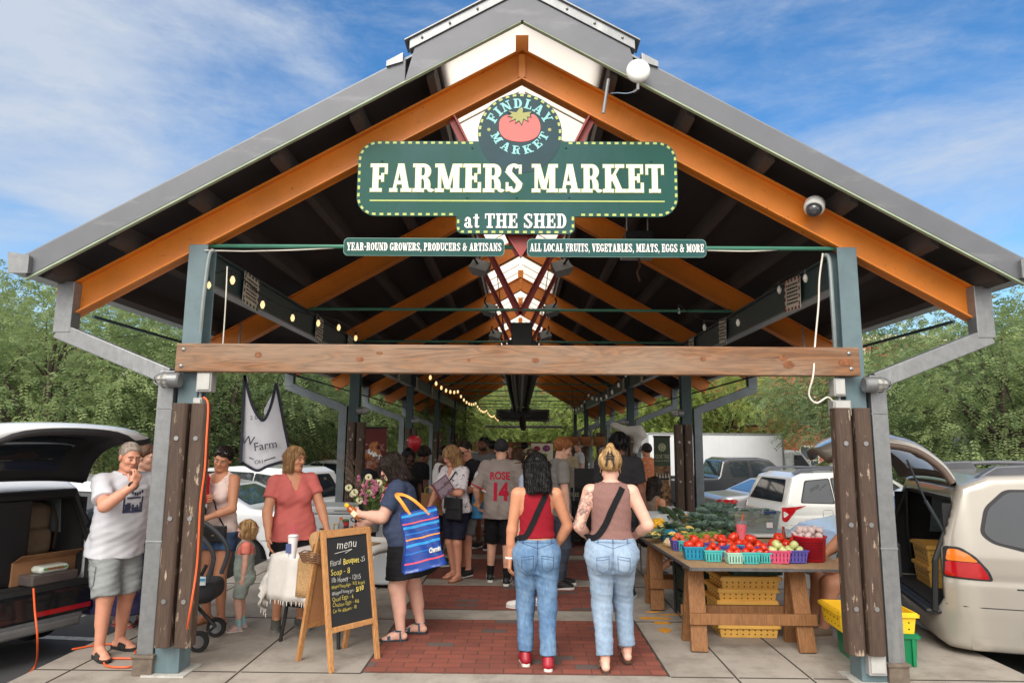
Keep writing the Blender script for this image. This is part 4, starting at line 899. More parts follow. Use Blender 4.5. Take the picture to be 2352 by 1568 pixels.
 def foot(X,Y,Z,q):
  mi=fm[q].inverted(); A=[mi[i][0]*X+mi[i][1]*Y+mi[i][2]*Z+mi[i][3] for i in range(3)]; x,y,z=A
  d=caps(x,y,z,(0,-.032,.042),(0,.10,.036),.034,.034); d=smin(d,caps(x,y,z,(0,.0,.085),(-.004,.09,.044),.036,.028),.025)
  d=smin(d,elli(x,y,z,(-.002,.125,.026),(.042,.055,.021)),.015); return smax(d,.008-z,.01)*s
 hyaw,hp,hr=R(head[0]),R(head[1]),R(head[2])
 hm_=Matrix.Rotation(hyaw,3,'Z')@Matrix.Rotation(-hp,3,'X')@Matrix.Rotation(hr,3,'Y')
 HR=np.array([hm_@Vector((1,0,0)),hm_@Vector((0,1,0)),hm_@Vector((0,0,1))])
 nb=N_+up*.005*s; hs=s**.55
 hc=nb+np.array([0,.012*s,0])+ (up*.5+HR[2]*.5)*.155*hs*1.0 +HR[1]*.012*s
 P.hc=hc;P.HR=HR;P.hs=hs
 def hl(X,Y,Z):
  dx,dy,dz=X-hc[0],Y-hc[1],Z-hc[2]; return [(dx*HR[i][0]+dy*HR[i][1]+dz*HR[i][2])/hs for i in range(3)]
 def headf(X,Y,Z):
  x,y,z=hl(X,Y,Z)
  d=elli(x,y,z,(0,-.014,.036),(.074,.094,.084)); d=smin(d,elli(x,y,z,(0,.022,-.03),(.059,.066,.084)),.03); d=smin(d,elli(x,y,z,(0,.056,-.088),(.028,.030,.026)),.03)
  for q in (-1,1):
   d=smin(d,caps(x,y,z,(q*.05,.0,-.07),(q*.022,.055,-.092),.020,.020),.02)
   d=smin(d,elli(x,y,z,(q*.036,.062,-.022),(.024,.022,.022)),.02)
  d=smax(d,-np.minimum(elli(x,y,z,(-.032,.107,.006),(.018,.018,.010)),elli(x,y,z,(.032,.107,.006),(.018,.018,.010))),.012)
  d=smin(d,caps(x,y,z,(-.036,.080,.027),(.036,.080,.027),.010,.010),.014)
  d=smin(d,caps(x,y,z,(0,.088,.014),(0,.104,-.022),.0085,.0135),.010); d=smin(d,np.minimum(elli(x,y,z,(-.012,.092,-.027),(.009,.01,.008)),elli(x,y,z,(.012,.092,-.027),(.009,.01,.008))),.006)
  d=smin(d,caps(x,y,z,(-.018,.080,-.053),(.018,.080,-.053),.008,.008),.006); d=smin(d,caps(x,y,z,(-.015,.079,-.064),(.015,.079,-.064),.0085,.0085),.006)
  for q in (-1,1): d=smin(d,elli(x+q*.0*y,y,z,(q*.077,-.006,-.004),(.010,.019,.031)),.008)
  d=d*hs
  return smin(d,caps(X,Y,Z,hc+HR[2]*(-.05)*hs-HR[1]*.018*hs,nb-up*.03*s,.053*hs*(.5+.5*b),(.056 if fem else .062)*s*(.5+.5*b)),.025)
 neck=lambda X,Y,Z: caps(X,Y,Z,hc+HR[2]*(-.06)*hs-HR[1]*.018*hs,nb-up*.04*s,.051*hs*(.5+.5*b),(.055 if fem else .061)*s*(.5+.5*b))
 def bodyf(X,Y,Z):
  d=tor(X,Y,Z)[0]; d=smin(d,neck(X,Y,Z),.03)
  for q in (-1,1):
   d=smin(d,caps(X,Y,Z,N_-up*.03*s,sh[q],.055*s*(.5+.5*b),.05*s*lb),.04*s); d=smin(d,arm(X,Y,Z,q),.018*s)
  lg=[smin(leg(X,Y,Z,q),foot(X,Y,Z,q),.006) for q in (-1,1)]
  d=smin(d,np.minimum(lg[0],lg[1]),.05*s)
  return d
 J=np.array([pel,N_]+[sh[q] for q in sh]+[el[q] for q in el]+[wr[q] for q in wr]+[knee[q] for q in knee]+[ank[q] for q in ank]); lo=J.min(0)-.19*max(b,1); hi=J.max(0)+.19*max(b,1); lo[2]=min(0.,ank[-1][2]-.1,ank[1][2]-.1)-.004; hi[2]=nb[2]+.05; lo[1]=min(lo[1],min(ank[-1][1],ank[1][1])-.15); hi[1]=max(hi[1],max(ank[-1][1],ank[1][1])+.25)
 P.lo,P.hi=lo,hi
 parts=[surfnet(bodyf,lo,hi,hb)]
 hlo=hc-np.array([.15,.17,.18])*hs; hhi=hc+np.array([.15,.17,.16])*hs
 parts.append(surfnet(headf,hlo,hhi,hh))
 if hands:
  for q in (-1,1):
   dv=wr[q]-el[q]; dv=dv/np.linalg.norm(dv)
   ov=(palm or {}).get(q)
   pn=np.array(ov[0] if ov else (-q,.25,0.),float); cu=ov[1] if ov else curl
   if ov and len(ov)>2: dv=np.array(ov[2],float); dv/=np.linalg.norm(dv)
   pn=pn-dv*(pn@dv); pn/=np.linalg.norm(pn)+1e-9; th=np.cross(dv,pn); th/=np.linalg.norm(th)
   th=th*(1 if (th@np.array([0,1,.3]))>0 else -1)
   S=s*1.0; base=wr[q]+dv*.0
   prim=[]; kn=base+dv*.088*S
   for i,o_ in enumerate((.031,.011,-.010,-.029)):
    L_=(.040,.045,.042,.033)[i]*S; r_=(.0088,.009,.0086,.0076)[i]*S*(.6+.4*lb); k0=kn+th*o_*S-dv*(.004*abs(i-1))*S; a1=cu*.9+.06*i; a2=cu*1.9+.1
    d1=dv*math.cos(a1)+pn*math.sin(a1); d2=dv*math.cos(a2)+pn*math.sin(a2); k1=k0+d1*L_; k2=k1+d2*L_*.95
    prim+=[(k0,k1,r_,r_*.92),(k1,k2,r_*.92,r_*.75)]
   t0=base+dv*.025*S+th*.025*S; t1=t0+(dv*.55+th*.62+pn*.35)*.042*S; t2=t1+(dv*.85+th*.1+pn*(.3+.4*cu))*.034*S; prim+=[(t0,t1,.0125*S,.0105*S),(t1,t2,.0105*S,.0085*S)]
   pc=base+dv*.048*S
   def hf(X,Y,Z,prim=prim,pc=pc,dv=dv,pn=pn,th=th,q=q):
    dx,dy,dz=X-pc[0],Y-pc[1],Z-pc[2]; a=dx*th[0]+dy*th[1]+dz*th[2]; b_=dx*dv[0]+dy*dv[1]+dz*dv[2]; c=dx*pn[0]+dy*pn[1]+dz*pn[2]
    d=rbox(a,b_,c,(0,0,0),(.040*S,.048*S,.0145*S),.0135*S); d=smin(d,caps(X,Y,Z,el[q]*.1+wr[q]*.9,wr[q]+dv*.02*S,r_wr*1.05,r_wr*.85),.02*S)
    f_=None
    for p_ in prim: e_=caps(X,Y,Z,*p_); f_=e_ if f_ is None else np.minimum(f_,e_)
    return smin(d,f_,.006*S)
   pts=np.array([x for p_ in prim for x in p_[:2]]+[wr[q],el[q]*.12+wr[q]*.88]); parts.append(surfnet(hf,pts.min(0)-.03,pts.max(0)+.03,hd,1))
   setattr(P,'handR' if q>0 else 'handL',pc)
 v,f=joinvf(parts); bo=link('body',mesh('body',v,f,True),sk_,root); P.body=(v,f)
 P.sh,P.el,P.wr,P.hip,P.knee,P.ank,P.N,P.pel,P.up,P.rt,P.fw=sh,el,wr,hip,knee,ank,N_,pel,up,rt,fw
 toW=lambda p_: Vector(hc+hs*(p_[0]*HR[0]+p_[1]*HR[1]+p_[2]*HR[2]))
 P.toW=toW
 if face:
  for q in (-1,1):
   e=link('eye',mesh('eye',*_ballvf(toW((q*.032,.0855,.005)),(.0105*hs,.0095*hs,.0042*hs)),True),M('eye_white',srgb(176,164,154),.3),root)
   link('iris',mesh('iris',*_ballvf(toW((q*.032,.0925,.0045 if not eyes_down else .001)),(.0055*hs,.004*hs,.0042*hs)),True),M('iris_dark',srgb(50,38,30),.2),e)
  mb=MB()
  for q in (-1,1): mb.tube([toW((q*.012,.098,.026)),toW((q*.032,.097,.033)),toW((q*.052,.083,.026))],.0026*hs,6)
  mb.build('eyebrow',M('brow',srgb(92,66,48),.8),root,smooth=True)
  MB().tube([toW((-.022,.083,-.058)),toW((-.008,.091,-.0575)),toW((.008,.091,-.0575)),toW((.022,.083,-.058))],.0044*hs,6).build('lips',M('lips',srgb(166,88,80),.45),root,smooth=True)
 if top:
  lo_=top.get('loose',.014)*s; sl=top.get('sleeve',.6); hem=top.get('hem',-.02)*s; amp=top.get('amp',.0035); sd_=top.get('seed',1.)
  nk=top.get('neck','crew'); strap=top.get('strap',.088); inn=top.get('inner',0.)
  def topf(X,Y,Z):
   d,a,bb,c=tor(X,Y,Z,lo_,top.get('flare',.12),.35*s)
   d=np.where(c<-.02*s,d,d)
   for q in (-1,1): d=smin(d,caps(X,Y,Z,N_-up*.035*s,sh[q],.057*s*(.5+.5*b)+lo_*.6,.052*s*lb+lo_*.6),.04*s)
   if sl==0:
    for q in (-1,1):
     so=sh[q]+rt*(q*.03*s)-rt*(q*inn*s); d=smax(d,-caps(X,Y,Z,so+up*.03*s,so-up*.10*s,strap*s,strap*s*.9),.006)
   else:
    for q in (-1,1):
     if sl<=1: e=sh[q]+(el[q]-sh[q])*sl; dv=(el[q]-sh[q]);
     else: e=el[q]; dv=(el[q]-sh[q])
     dv=dv/np.linalg.norm(dv); st=top.get('sl_loose',.016)*s
     k=caps(X,Y,Z,sh[q],e+dv*.03,r_sh+lo_*.7,r_ua+st)
     if sl<=1: k=smax(k,(X-e[0])*dv[0]+(Y-e[1])*dv[1]+(Z-e[2])*dv[2],.004)
     else:
      e2=el[q]+(wr[q]-el[q])*min(1,sl-1); k=smin(caps(X,Y,Z,sh[q],el[q],r_sh+lo_*.7,r_el+st),caps(X,Y,Z,el[q],e2,r_el+st,r_wr+st),.02)
     d=smin(d,k,.03*s)
   if nk=='crew': d=smax(d,-(np.sqrt((X-N_[0]-fw[0]*.02*s)**2+(Y-N_[1]-fw[1]*.02*s)**2+(Z-N_[2]-up[2]*.035*s)**2)-.082*s),.005)
   elif nk=='scoop': d=smax(d,-(np.sqrt((X-N_[0]-fw[0]*.05*s)**2+(Y-N_[1]-fw[1]*.05*s)**2+(Z-N_[2])**2)-.10*s),.005)
   elif nk=='v': d=smax(d,-np.minimum(caps(X,Y,Z,N_+fw*.05*s+up*.03*s,N_+fw*(.14*s*b)-up*.15*s,.075*s,.012*s),caps(X,Y,Z,N_+up*.04*s,N_+up*.1*s,.078*s,.08*s)),.005)
   d=smax(d,hem-c,.006)
   k=np.clip((.30*s-c)/(.25*s),.25,1)
   return d+amp*k*wob(a,bb,c*.7,26/s,sd_)+amp*.7*wob(a+c*.5,bb-c*.3,c,48/s,sd_+2)
  a_=np.array([pel,N_]+[sh[q] for q in sh]+([el[q] for q in el] if sl>0 else [])+([wr[q] for q in wr] if sl>1 else [])); l1=a_.min(0)-.24*max(1,b); h1=a_.max(0)+.24*max(1,b); l1[2]=pel[2]+hem-.08; h1[2]=nb[2]+.1
  v,f=surfnet(topf,l1,h1,hc_*.9); P.top=link(top.get('name','shirt'),mesh('shirt',v,f,True),top['m'],root); P.topvf=(v,f)
 if bottom:
  kind=bottom['kind']; lo_=bottom.get('loose',.012)*s; wc=bottom.get('waist',.12)*s; wc=min(wc,top.get('hem',-.02)*s+.010*s) if (top and top.get('hem',-.02)<bottom.get('waist',.12) and not bottom.get('over')) else wc; amp=bottom.get('amp',.003); sd_=bottom.get('seed',3.); ln=bottom.get('len',.5)
  def botf(X,Y,Z):
   if kind=='skirt':
    d,a,bb,c=tor(X,Y,Z,lo_,bottom.get('flare',.10),.9*s); d=smax(d,-ln*s-c,.006)
   else:
    d,a,bb,c=tor(X,Y,Z,lo_); lg=None
    for q in (-1,1):
     if kind=='shorts':
      e=hip[q]+(knee[q]-hip[q])*ln; dv=(knee[q]-hip[q])/np.linalg.norm(knee[q]-hip[q]); st=bottom.get('leg',.03)*s
      k=caps(X,Y,Z,hip[q],e+dv*.04,r_th+lo_,(r_th+(r_kn-r_th)*ln)+st); k=smax(k,(X-e[0])*dv[0]+(Y-e[1])*dv[1]+(Z-e[2])*dv[2],.004)
     else:
      e=knee[q]+(ank[q]-knee[q])*ln; dv=(ank[q]-knee[q])/np.linalg.norm(ank[q]-knee[q]); cu_=bottom.get('cuff',.062)*s
      k=smin(caps(X,Y,Z,hip[q],knee[q],r_th+lo_,r_kn+lo_*1.2),caps(X,Y,Z,knee[q],e+dv*.05,r_kn+lo_*1.2,cu_),.05*s); k=smax(k,(X-e[0])*dv[0]+(Y-e[1])*dv[1]+(Z-e[2])*dv[2],.004)
     lg=k if lg is None else smin(lg,k,.008*s)
    d=smin(d,lg,bottom.get('blend',.055)*s)
   d=smax(d,c-wc,.005)
   w_=wob(X*.6,Y*.6,Z*1.7,24/s,sd_)+.7*wob(X*.8,Y,Z*2.2,44/s,sd_+1.4)
   return d+amp*w_
  a_=np.array([pel,pel+up*wc]+[hip[q] for q in hip]+[knee[q] for q in knee]+([ank[q] for q in ank] if kind=='trousers' else [])); l1=a_.min(0)-.25*max(1,b); h1=a_.max(0)+.25*max(1,b); h1[2]=pel[2]+wc+.06
  if kind=='skirt': l1[2]=pel[2]-ln*s-.06;
  v,f=surfnet(botf,l1,h1,hc_*.9); P.bot=link(bottom.get('name','trousers' if kind=='trousers' else kind),mesh('bottom',v,f,True),bottom['m'],root); P.botvf=(v,f)
 if shoes:
  kind=shoes['kind']
  for q in (-1,1):
   mx_=fm[q]
   def pl(v): return [mx_@Vector(p) for p in v]
   if kind in ('sneaker','high'):
    (uv,uf),(sv,sf)=shoe_mesh(kind,{2:.007,1:.009,0:.013}[det])
    o=link('shoe',mesh('shoe',[mx_@Vector(p) for p in uv],uf,True),shoes['m'],root)
    link('sole',mesh('sole',pl(sv),sf),shoes['sole'],o)
    if kind=='high':
     m2=MB();
     for yy in (.06,.085,.11,.135): m2.tube(pl([(-.03,yy,.09-(yy-.06)*.55+.012),(0,yy+.004,.098-(yy-.06)*.5+.012),(.03,yy,.09-(yy-.06)*.55+.012)]),.004,5)
     m2.build('laces',shoes['sole'],o)
    if shoes.get('swoosh'):
     m2=MB()
     for sg_ in (-1,1): m2.prism([tuple((y,z)) for y,z in ((-.04,.055),(.03,.045),(.09,.075),(.03,.06),(-.03,.072))],sg_*.040,sg_*.048,'YZ')
     m2.v=pl(m2.v); m2.build('side_stripe',shoes['swoosh'],o)
   else:
    m2=MB().prism([(x*1.08,y*1.06) for x,y in smooth2(_footprint,3)],.0,.016 if kind!='slide' else .024,'XY'); m2.v=pl(m2.v); o=m2.build('sandal',shoes['sole'],root)
    st=MB()
    if kind=='slide':
     for yy in (.045,.06,.075,.09,.105): st.tube(pl([(-.046,yy,.018),(-.040,yy,.052-(yy-.05)*.2),(0,yy,.078-(yy-.04)*.38),(.040,yy,.052-(yy-.05)*.2),(.046,yy,.018)]),.0105*s,6)
    elif kind=='birk':
     for y0 in (.05,.10):
      for yy in (y0,y0+.012,y0+.024): st.tube(pl([(-.046,yy,.014),(-.038,yy,.052-(yy-.05)*.25),(0,yy,.076-(yy-.04)*.38),(.038,yy,.052-(yy-.05)*.25),(.046,yy,.014)]),.008*s,6)
    elif kind=='thong':
     st.tube(pl([(0,.13,.03),(-.01,.1,.06),(-.042,.04,.022)]),.006*s,5).tube(pl([(0,.13,.03),(.01,.1,.06),(.042,.04,.022)]),.006*s,5); st.tube(pl([(-.042,.0,.03),(-.03,.0,.09),(0,-.04,.09),(.03,0,.09),(.042,0,.03)]),.005*s,5)
    else:
     for yy,zt in ((.115,.058),(.10,.064)): st.tube(pl([(-.046,yy,.012),(-.036,yy,zt*.75),(0,yy,zt),(.036,yy,zt*.75),(.046,yy,.012)]),.009*s,6)
     st.tube(pl([(0,.10,.066),(-.012,.06,.085),(-.042,.01,.10)]),.008*s,6).tube(pl([(0,.10,.066),(.012,.06,.085),(.042,.01,.10)]),.008*s,6)
     st.tube(pl([(.043,.0,.012),(.046,.005,.10),(.0,-.052,.105),(-.046,.005,.10),(-.043,0,.012)]),.0085*s,6).tube(pl([(-.040,.03,.095),(0,.048,.102),(.040,.03,.095)]),.009*s,6)
    st.build('strap',shoes['m'],o,smooth=True)
   if shoes.get('sock'):
    a0=ank[q]; k0=knee[q]; hgt=shoes.get('sockh',.3); e=a0+(k0-a0)*hgt
    MB().tube([a0-(k0-a0)*.1,a0,a0+(k0-a0)*hgt*.5,e],[r_an*1.12,r_an*1.14,r_an*1.2,r_an*1.25+ (r_ca-r_an)*hgt*.7],14).build('sock',shoes['sock'],root,smooth=True)
 if hair:
  kind=hair['kind']; th=hair.get('th',.014); fl=hair.get('line',(.067,.0,-.075)); sdh=hair.get('seed',0.)
  ex=hair.get('extra',[]); L_=hair.get('L',.12); wid=hair.get('wid',.092); op=hair.get('open',.072)
  def hairf(X,Y,Z):
   x,y,z=hl(X,Y,Z)
   d=elli(x,y,z,(0,-.016,.040),(.074+th,.094+th,.082+th))
   if kind=='short':
    zl=np.interp(y,[-.10,-.045,-.008,.03,.066,.1],[fl[2],fl[2],fl[1]-.012,fl[1]+.012,fl[0]-.008,fl[0]]); d=smax(d,zl-z,.008)
    d=smax(d,-(elli(x,y,z,(0,.10,-.01),(.068,.055,.070))),.01)
   elif kind=='bob':
    zc=np.clip(z,-L_,.03); tap=1-.18*np.clip(-zc/L_,0,1)*hair.get('tap',1.); k=(np.sqrt((x/(wid*tap))**2+((y+.022)/(.100*tap+hair.get('dep',0.)))**2)-1)*.09; k=np.maximum(k,np.abs(z-zc)-.012)
    d=smin(d,k,.03); d=smax(d,-elli(x,y,z,(hair.get('part',0.),.125,-.055),(op,.105,.125)),.012); d=smax(d,-caps(x,y,z,(0,.07,-.12),(0,.12,-.3),.05,.09),.012)
   elif kind=='updo':
    zl=np.interp(y,[-.10,-.045,-.008,.03,.066,.1],[-.062,-.058,-.01,.02,.060,.066]); d=smax(d,zl-z,.01)
   for e in ex:
    q=elli(x,y,z,e[1],e[2]) if e[0]=='e' else caps(x,y,z,*e[1:]); d=smin(d,q,.015)
   ang=np.arctan2(x,-(y+.02)); st=hair.get('st',.0025)
   return (d+st*np.sin(ang*hair.get('fr',34)+z*18+2*np.sin(z*30+ang*5)+sdh)+st*.8*wob(x,y,z,hair.get('wk',70),sdh))*hs
  l1=hc-np.array([.21,.24,max(.2,L_+.16)])*hs; h1=hc+np.array([.21,.22,.30])*hs
  v,f=surfnet(hairf,l1,h1,{2:.0065,1:.009,0:.014}[det],1)
  if det>0: v,f=strands(v,f,HR,hc,hs,{2:5200,1:1500}[det],hair.get('sl',{'bob':.040,'short':.012,'updo':.013}[kind]),int(sdh*10+label.__len__()))
  P.hair=link('hair',mesh('hair',v,f,True),hair['m'],root)
 return P
def _ballvf(c,r): m_=MB().ball(c,r,10,7); return m_.v,m_.f
def part_of(P,mb,name,m,**k): return mb.build(name,m,P.root,**k)
def bvh(*vfs):
 v,f=joinvf([(np.asarray(a),np.asarray(b_)) for a,b_ in vfs]); return BVHTree.FromPolygons([tuple(p) for p in v],[tuple(q) for q in f])
def hug(tree,pts,off=.004,subdiv=4,dirs=None):
 """lay a path on to a body or garment surface"""
 out=[]
 P_=smooth_path(pts,subdiv)
 for p in P_:
  loc_,nr,_,_=tree.find_nearest(p)
  if loc_ is None: out.append(p); continue
  n_=(p-loc_)
  out.append(loc_+nr*off)
 return out
def ribbon(pts,nrm,w_,th=.004):
 """flat strap along pts; nrm gives the outward direction at each point"""
 mb=MB(); k=len(pts); vs=[]
 for i,p in enumerate(pts):
  d=(pts[min(i+1,k-1)]-pts[max(i-1,0)]).normalized(); sdv=d.cross(nrm[i]).normalized()*w_/2; up_=nrm[i].normalized()*th
  vs+=[p-sdv,p+sdv,p+sdv+up_,p-sdv+up_]
 f=[]
 for i in range(k-1):
  for j in range(4): f.append((i*4+j,i*4+(j+1)%4,(i+1)*4+(j+1)%4,(i+1)*4+j))
 f+=[(3,2,1,0),((k-1)*4,(k-1)*4+1,(k-1)*4+2,(k-1)*4+3)]
 return mb.add(vs,f)
def strap(P,tree,pts,w_,m,name='strap',off=.003,parent=None,th=.004):
 pp=[];nn=[]
 for p in smooth_path(pts,6):
  loc_,nr,_,_=tree.find_nearest(p); pp.append(loc_+nr*off); nn.append(nr)
 for _ in range(2):
  pp=[pp[0]]+[(pp[i-1]+pp[i]*2+pp[i+1])/4 for i in range(1,len(pp)-1)]+[pp[-1]]; nn=[nn[0]]+[(nn[i-1]+nn[i]*2+nn[i+1]).normalized() for i in range(1,len(nn)-1)]+[nn[-1]]
 return ribbon(pp,nn,w_,th).build(name,m,parent or P.root,smooth=False)
def decal(P,tree,me,origin,xdir,zdir,m,name,off=.003,maxd=.5):
 """print lettering or a patch on to a garment: mesh xy -> surface, seen along the cast direction"""
 xd,zd=Vector(xdir).normalized(),Vector(zdir).normalized(); cast=zd.cross(xd).normalized(); o0=Vector(origin)
 ok=False
 for v_ in me.vertices:
  p=o0+xd*v_.co.x+zd*v_.co.y; hit=tree.ray_cast(p-cast*.4,cast,.9)
  if hit[0] is not None: v_.co=hit[0]+hit[1]*(off+max(0,v_.co.z)); ok=True
  else: v_.co=p
 me.materials.clear(); return link(name,me,m,P.root)
def dense(me,n=2):
 import bmesh
 b=bmesh.new(); b.from_mesh(me); bmesh.ops.triangulate(b,faces=b.faces[:])
 for _ in range(n):
  es=[e for e in b.edges if e.calc_length()>.02]
  if not es: break
  bmesh.ops.subdivide_edges(b,edges=es,cuts=1)
  bmesh.ops.triangulate(b,faces=b.faces[:])
 b.to_mesh(me); b.free(); return me
# ================================================================== THE CROWD
W_sole=M('sole_white',srgb(214,210,204),.6,var=.05); B_sole=M('sole_black',srgb(26,26,27),.7); blackf=fabric('black_cloth',(24,24,27),b=.2)
jeansA=denim('jeans_mid',(88,118,152),(148,176,202),.5); jeansB=denim('jeans_light',(136,157,180),(176,194,212),.5)
seam=M('seam_dark',srgb(58,80,112),.9); tanlab=M('leather_patch',srgb(150,112,84),.7)
def jeans_details(P,m2):
 t=bvh(P.botvf); s=P.s; pel=Vector(P.pel)
 def bp(a,z): return pel+Vector((a*s,-.3,z*s))
 def onback(pts,r=.0022):
  out=[]
  for p in smooth_path(pts,5):
   h_=t.ray_cast(Vector((p.x,p.y-.2,p.z)),Vector((0,1,0)),.9)
   if h_[0] is not None: out.append(h_[0]+h_[1]*.0012)
  return out
 for q in (-1,1):
  x0,x1=(.035*q,.135*q); zt,zb=-.02,-.155
  pk=[bp(x0,zt+.002),bp(x1,zt-.012),bp(x1*.98,zb+.03),bp((x0+x1)/2,zb),bp(x0*1.1,zb+.03),bp(x0,zt+.002)]
  ln=[]; mb=MB()
  for i in range(len(pk)-1): mb.tube(onback([pk[i],pk[i].lerp(pk[i+1],.5),pk[i+1]]),.0026*s,5)
  mb.tube(onback([bp(x0,zt-.018),bp((x0+x1)/2,zt-.026),bp(x1,zt-.032)]),.0022*s,5)
  mb.build('back_pocket',m2,P.bot)
  MB().tube(onback([bp(0,.045),bp(x1*.6,.07),bp(x1*1.15,.095)] if False else [bp(.004*q,.04),bp(x1*.55,.062),bp(x1*1.12,.082)]),.0024*s,5).build('yoke_seam',m2,P.bot)
 MB().tube(onback([bp(0,.10),bp(0,.0),bp(0,-.10)]),.0028*s,5).build('centre_seam',m2,P.bot)
 MB().tube(onback([bp(-.13,.083),bp(0,.085),bp(.13,.083)]),.0024*s,5).build('waist_seam',m2,P.bot)
 lp=MB()
 for a in (-.12,0,.12):
  pts=onback([bp(a,.132),bp(a,.105),bp(a,.078)])
  if len(pts)>1: lp.tube(pts,.006*s,6)
 lp.build('belt_loop',m2,P.bot); return t
g=G(1232,1528)
P=person('woman in a cropped dark red tank top and blue jeans, black bob, red high-tops',g,R(2),1.62,True,.98,1.08,skin_='tan',head=(24,8,0),
 LF=(-.085,.02,4),RF=(.085,-.10,4,.0),LA=(-.235,.035,.87),RA=(.17,.13,.94),LE=(-1,-.5,0),RE=(1.,-.3,0),
 top=dict(m=fabric('red_rib',(138,24,38),.06,.85,60,.3),sleeve=0,hem=.115,neck='crew',strap=.098,inner=.022,loose=.010,amp=.0028,seed=2.),
 bottom=dict(kind='trousers',m=jeansA,loose=.012,waist=.105,cuff=.066,len=.93,amp=.0034,seed=1.),
 hair=dict(kind='bob',m=H_blk,L=.19,wid=.112,dep=.02,tap=-.1,th=.022,part=.02,st=.003,fr=40),shoes=dict(kind='high',m=M('red_leather',srgb(150,24,40),.4,var=.1),sole=W_sole,sock=blackf,sockh=.2),det=2,face=True,curl=.45)
t=bvh(P.topvf,P.botvf); jeans_details(P,seam)
tb=bvh(P.topvf,P.body)
strap(P,tb,[(.085,.02,1.37),(.06,-.12,1.30),(0,-.2,1.18),(-.08,-.2,1.07),(-.15,-.10,.99),(-.17,.02,.96)],.045,blackf,'bag_strap')
MB().tube([P.wr[-1]+Vector((.03*math.cos(a),.03*math.sin(a),0)) for a in [i*math.pi/6 for i in range(13)]],.009,6,False).build('wrist_band',M('white_band',srgb(220,216,210),.5),P.root)
MB().tube([P.wr[1]+Vector((.029*math.cos(a),.029*math.sin(a),0.02)) for a in [i*math.pi/6 for i in range(13)]],.009,6,False).build('wrist_band',M('dark_band',srgb(40,42,50),.5),P.root)
MB().tube([P.toW((-.075,.05,.075)),P.toW((-.055,.06,.115)),P.toW((-.02,.062,.125))],.004,6).build('sunglasses_arm',M('gold',srgb(190,160,100),.3,metal=.6),P.root)
g=G(1408,1540)
P=person('woman in a mauve ribbed tank top and pale jeans, blonde hair in a claw clip',g,R(-2),1.66,True,1.10,1.12,skin_='pink',head=(-6,4,0),
 LF=(-.06,-.02,2),RF=(.13,.16,-8,.03,-22),LA=(-.17,.16,1.02),RA=(.21,.17,1.04),LE=(-.75,-1,-.2),RE=(.75,-1,-.2),
 top=dict(m=fabric('mauve_rib',(136,102,96),.07,.85,60,.4),sleeve=0,hem=.10,neck='crew',strap=.082,inner=-.004,loose=.011,amp=.0025,seed=5.),
 bottom=dict(kind='trousers',m=jeansB,loose=.013,waist=.115,cuff=.068,len=.90,amp=.0034,seed=6.),
 hair=dict(kind='updo',m=H_bl,th=.022,st=.0035,fr=44,extra=[('e',(0,-.10,.03),(.062,.04,.072)),('e',(.004,-.055,.150),(.030,.032,.034)),('e',(.0,-.05,.128),(.034,.036,.03)),('e',(0,-.088,.10),(.045,.035,.05))]),
 shoes=dict(kind='birk',m=M('suede_brown',srgb(96,72,58),.85,var=.15),sole=M('cork_sole',srgb(72,54,42),.8)),det=2,face=True,curl=.5)
jeans_details(P,M('seam_pale',srgb(84,108,140),.9))
t=bvh(P.topvf,P.body)
strap(P,t,[(.095,.03,1.41),(.07,-.12,1.36),(.0,-.22,1.23),(-.085,-.22,1.10),(-.17,-.12,1.02),(-.20,.0,1.0)],.048,blackf,'bag_strap')
cl=MB()
for q in (-1,1):
 cl.tube([P.toW((q*.012,-.115,.115)),P.toW((q*.020,-.152,.07)),P.toW((q*.026,-.155,.02)),P.toW((q*.034,-.148,-.01))],.0065,6)
 for z in (.08,.055): cl.tube([P.toW((q*.018,-.15,z)),P.toW((q*.034,-.142,z-.012))],.005,5)
for z in (.09,.07,.05): cl.tube([P.toW((-.02,-.152,z)),P.toW((.02,-.152,z))],.0055,6)
cl.build('claw_clip',black,P.root)
gd=_mats['gold']
for q in (-1,1):
 c=P.toW((q*.082,.0,-.046)); MB().tube([c+Vector((0,.012*math.cos(a),.014*math.sin(a))) for a in [i*math.pi/6 for i in range(13)]],.0022,5,False).build('earring',gd,P.root)
ink=M('tattoo_ink',srgb(110,96,98),.6); tt=bvh(P.body); rg=random.Random(3); mb=MB()
sh_,el_=Vector(P.sh[-1]),Vector(P.el[-1]); ax=(el_-sh_).normalized()
for k in range(52):
 c=sh_.lerp(el_,rg.uniform(-.02,1.05)); a0=rg.uniform(2.2,5.6); dirv=Vector((math.cos(a0),math.sin(a0),0));
 u=ax; v_=ax.cross(dirv).normalized(); rr=rg.uniform(.010,.024); ctr=c+dirv*.08
 for j in range(2):
  pts=[]
  for i in range(15):
   a=i*2*math.pi/14; r_=rr*(1-.35*j)*(1+.22*math.sin(5*a+k)); q=ctr+u*(r_*math.cos(a))+v_*(r_*math.sin(a)); h_=tt.ray_cast(q,-dirv,.2)
   if h_[0] is not None: pts.append(h_[0]+h_[1]*.0006)
  if len(pts)>3: mb.tube(pts,.0011,4,False)
mb.build('tattoo',ink,P.root)
wt=fabric('white_cotton',(200,200,206),.03,.8,4,.1); gsh=fabric('grey_cargo',(142,146,146),.08,.9,10,.25)
g=G(245,1500)
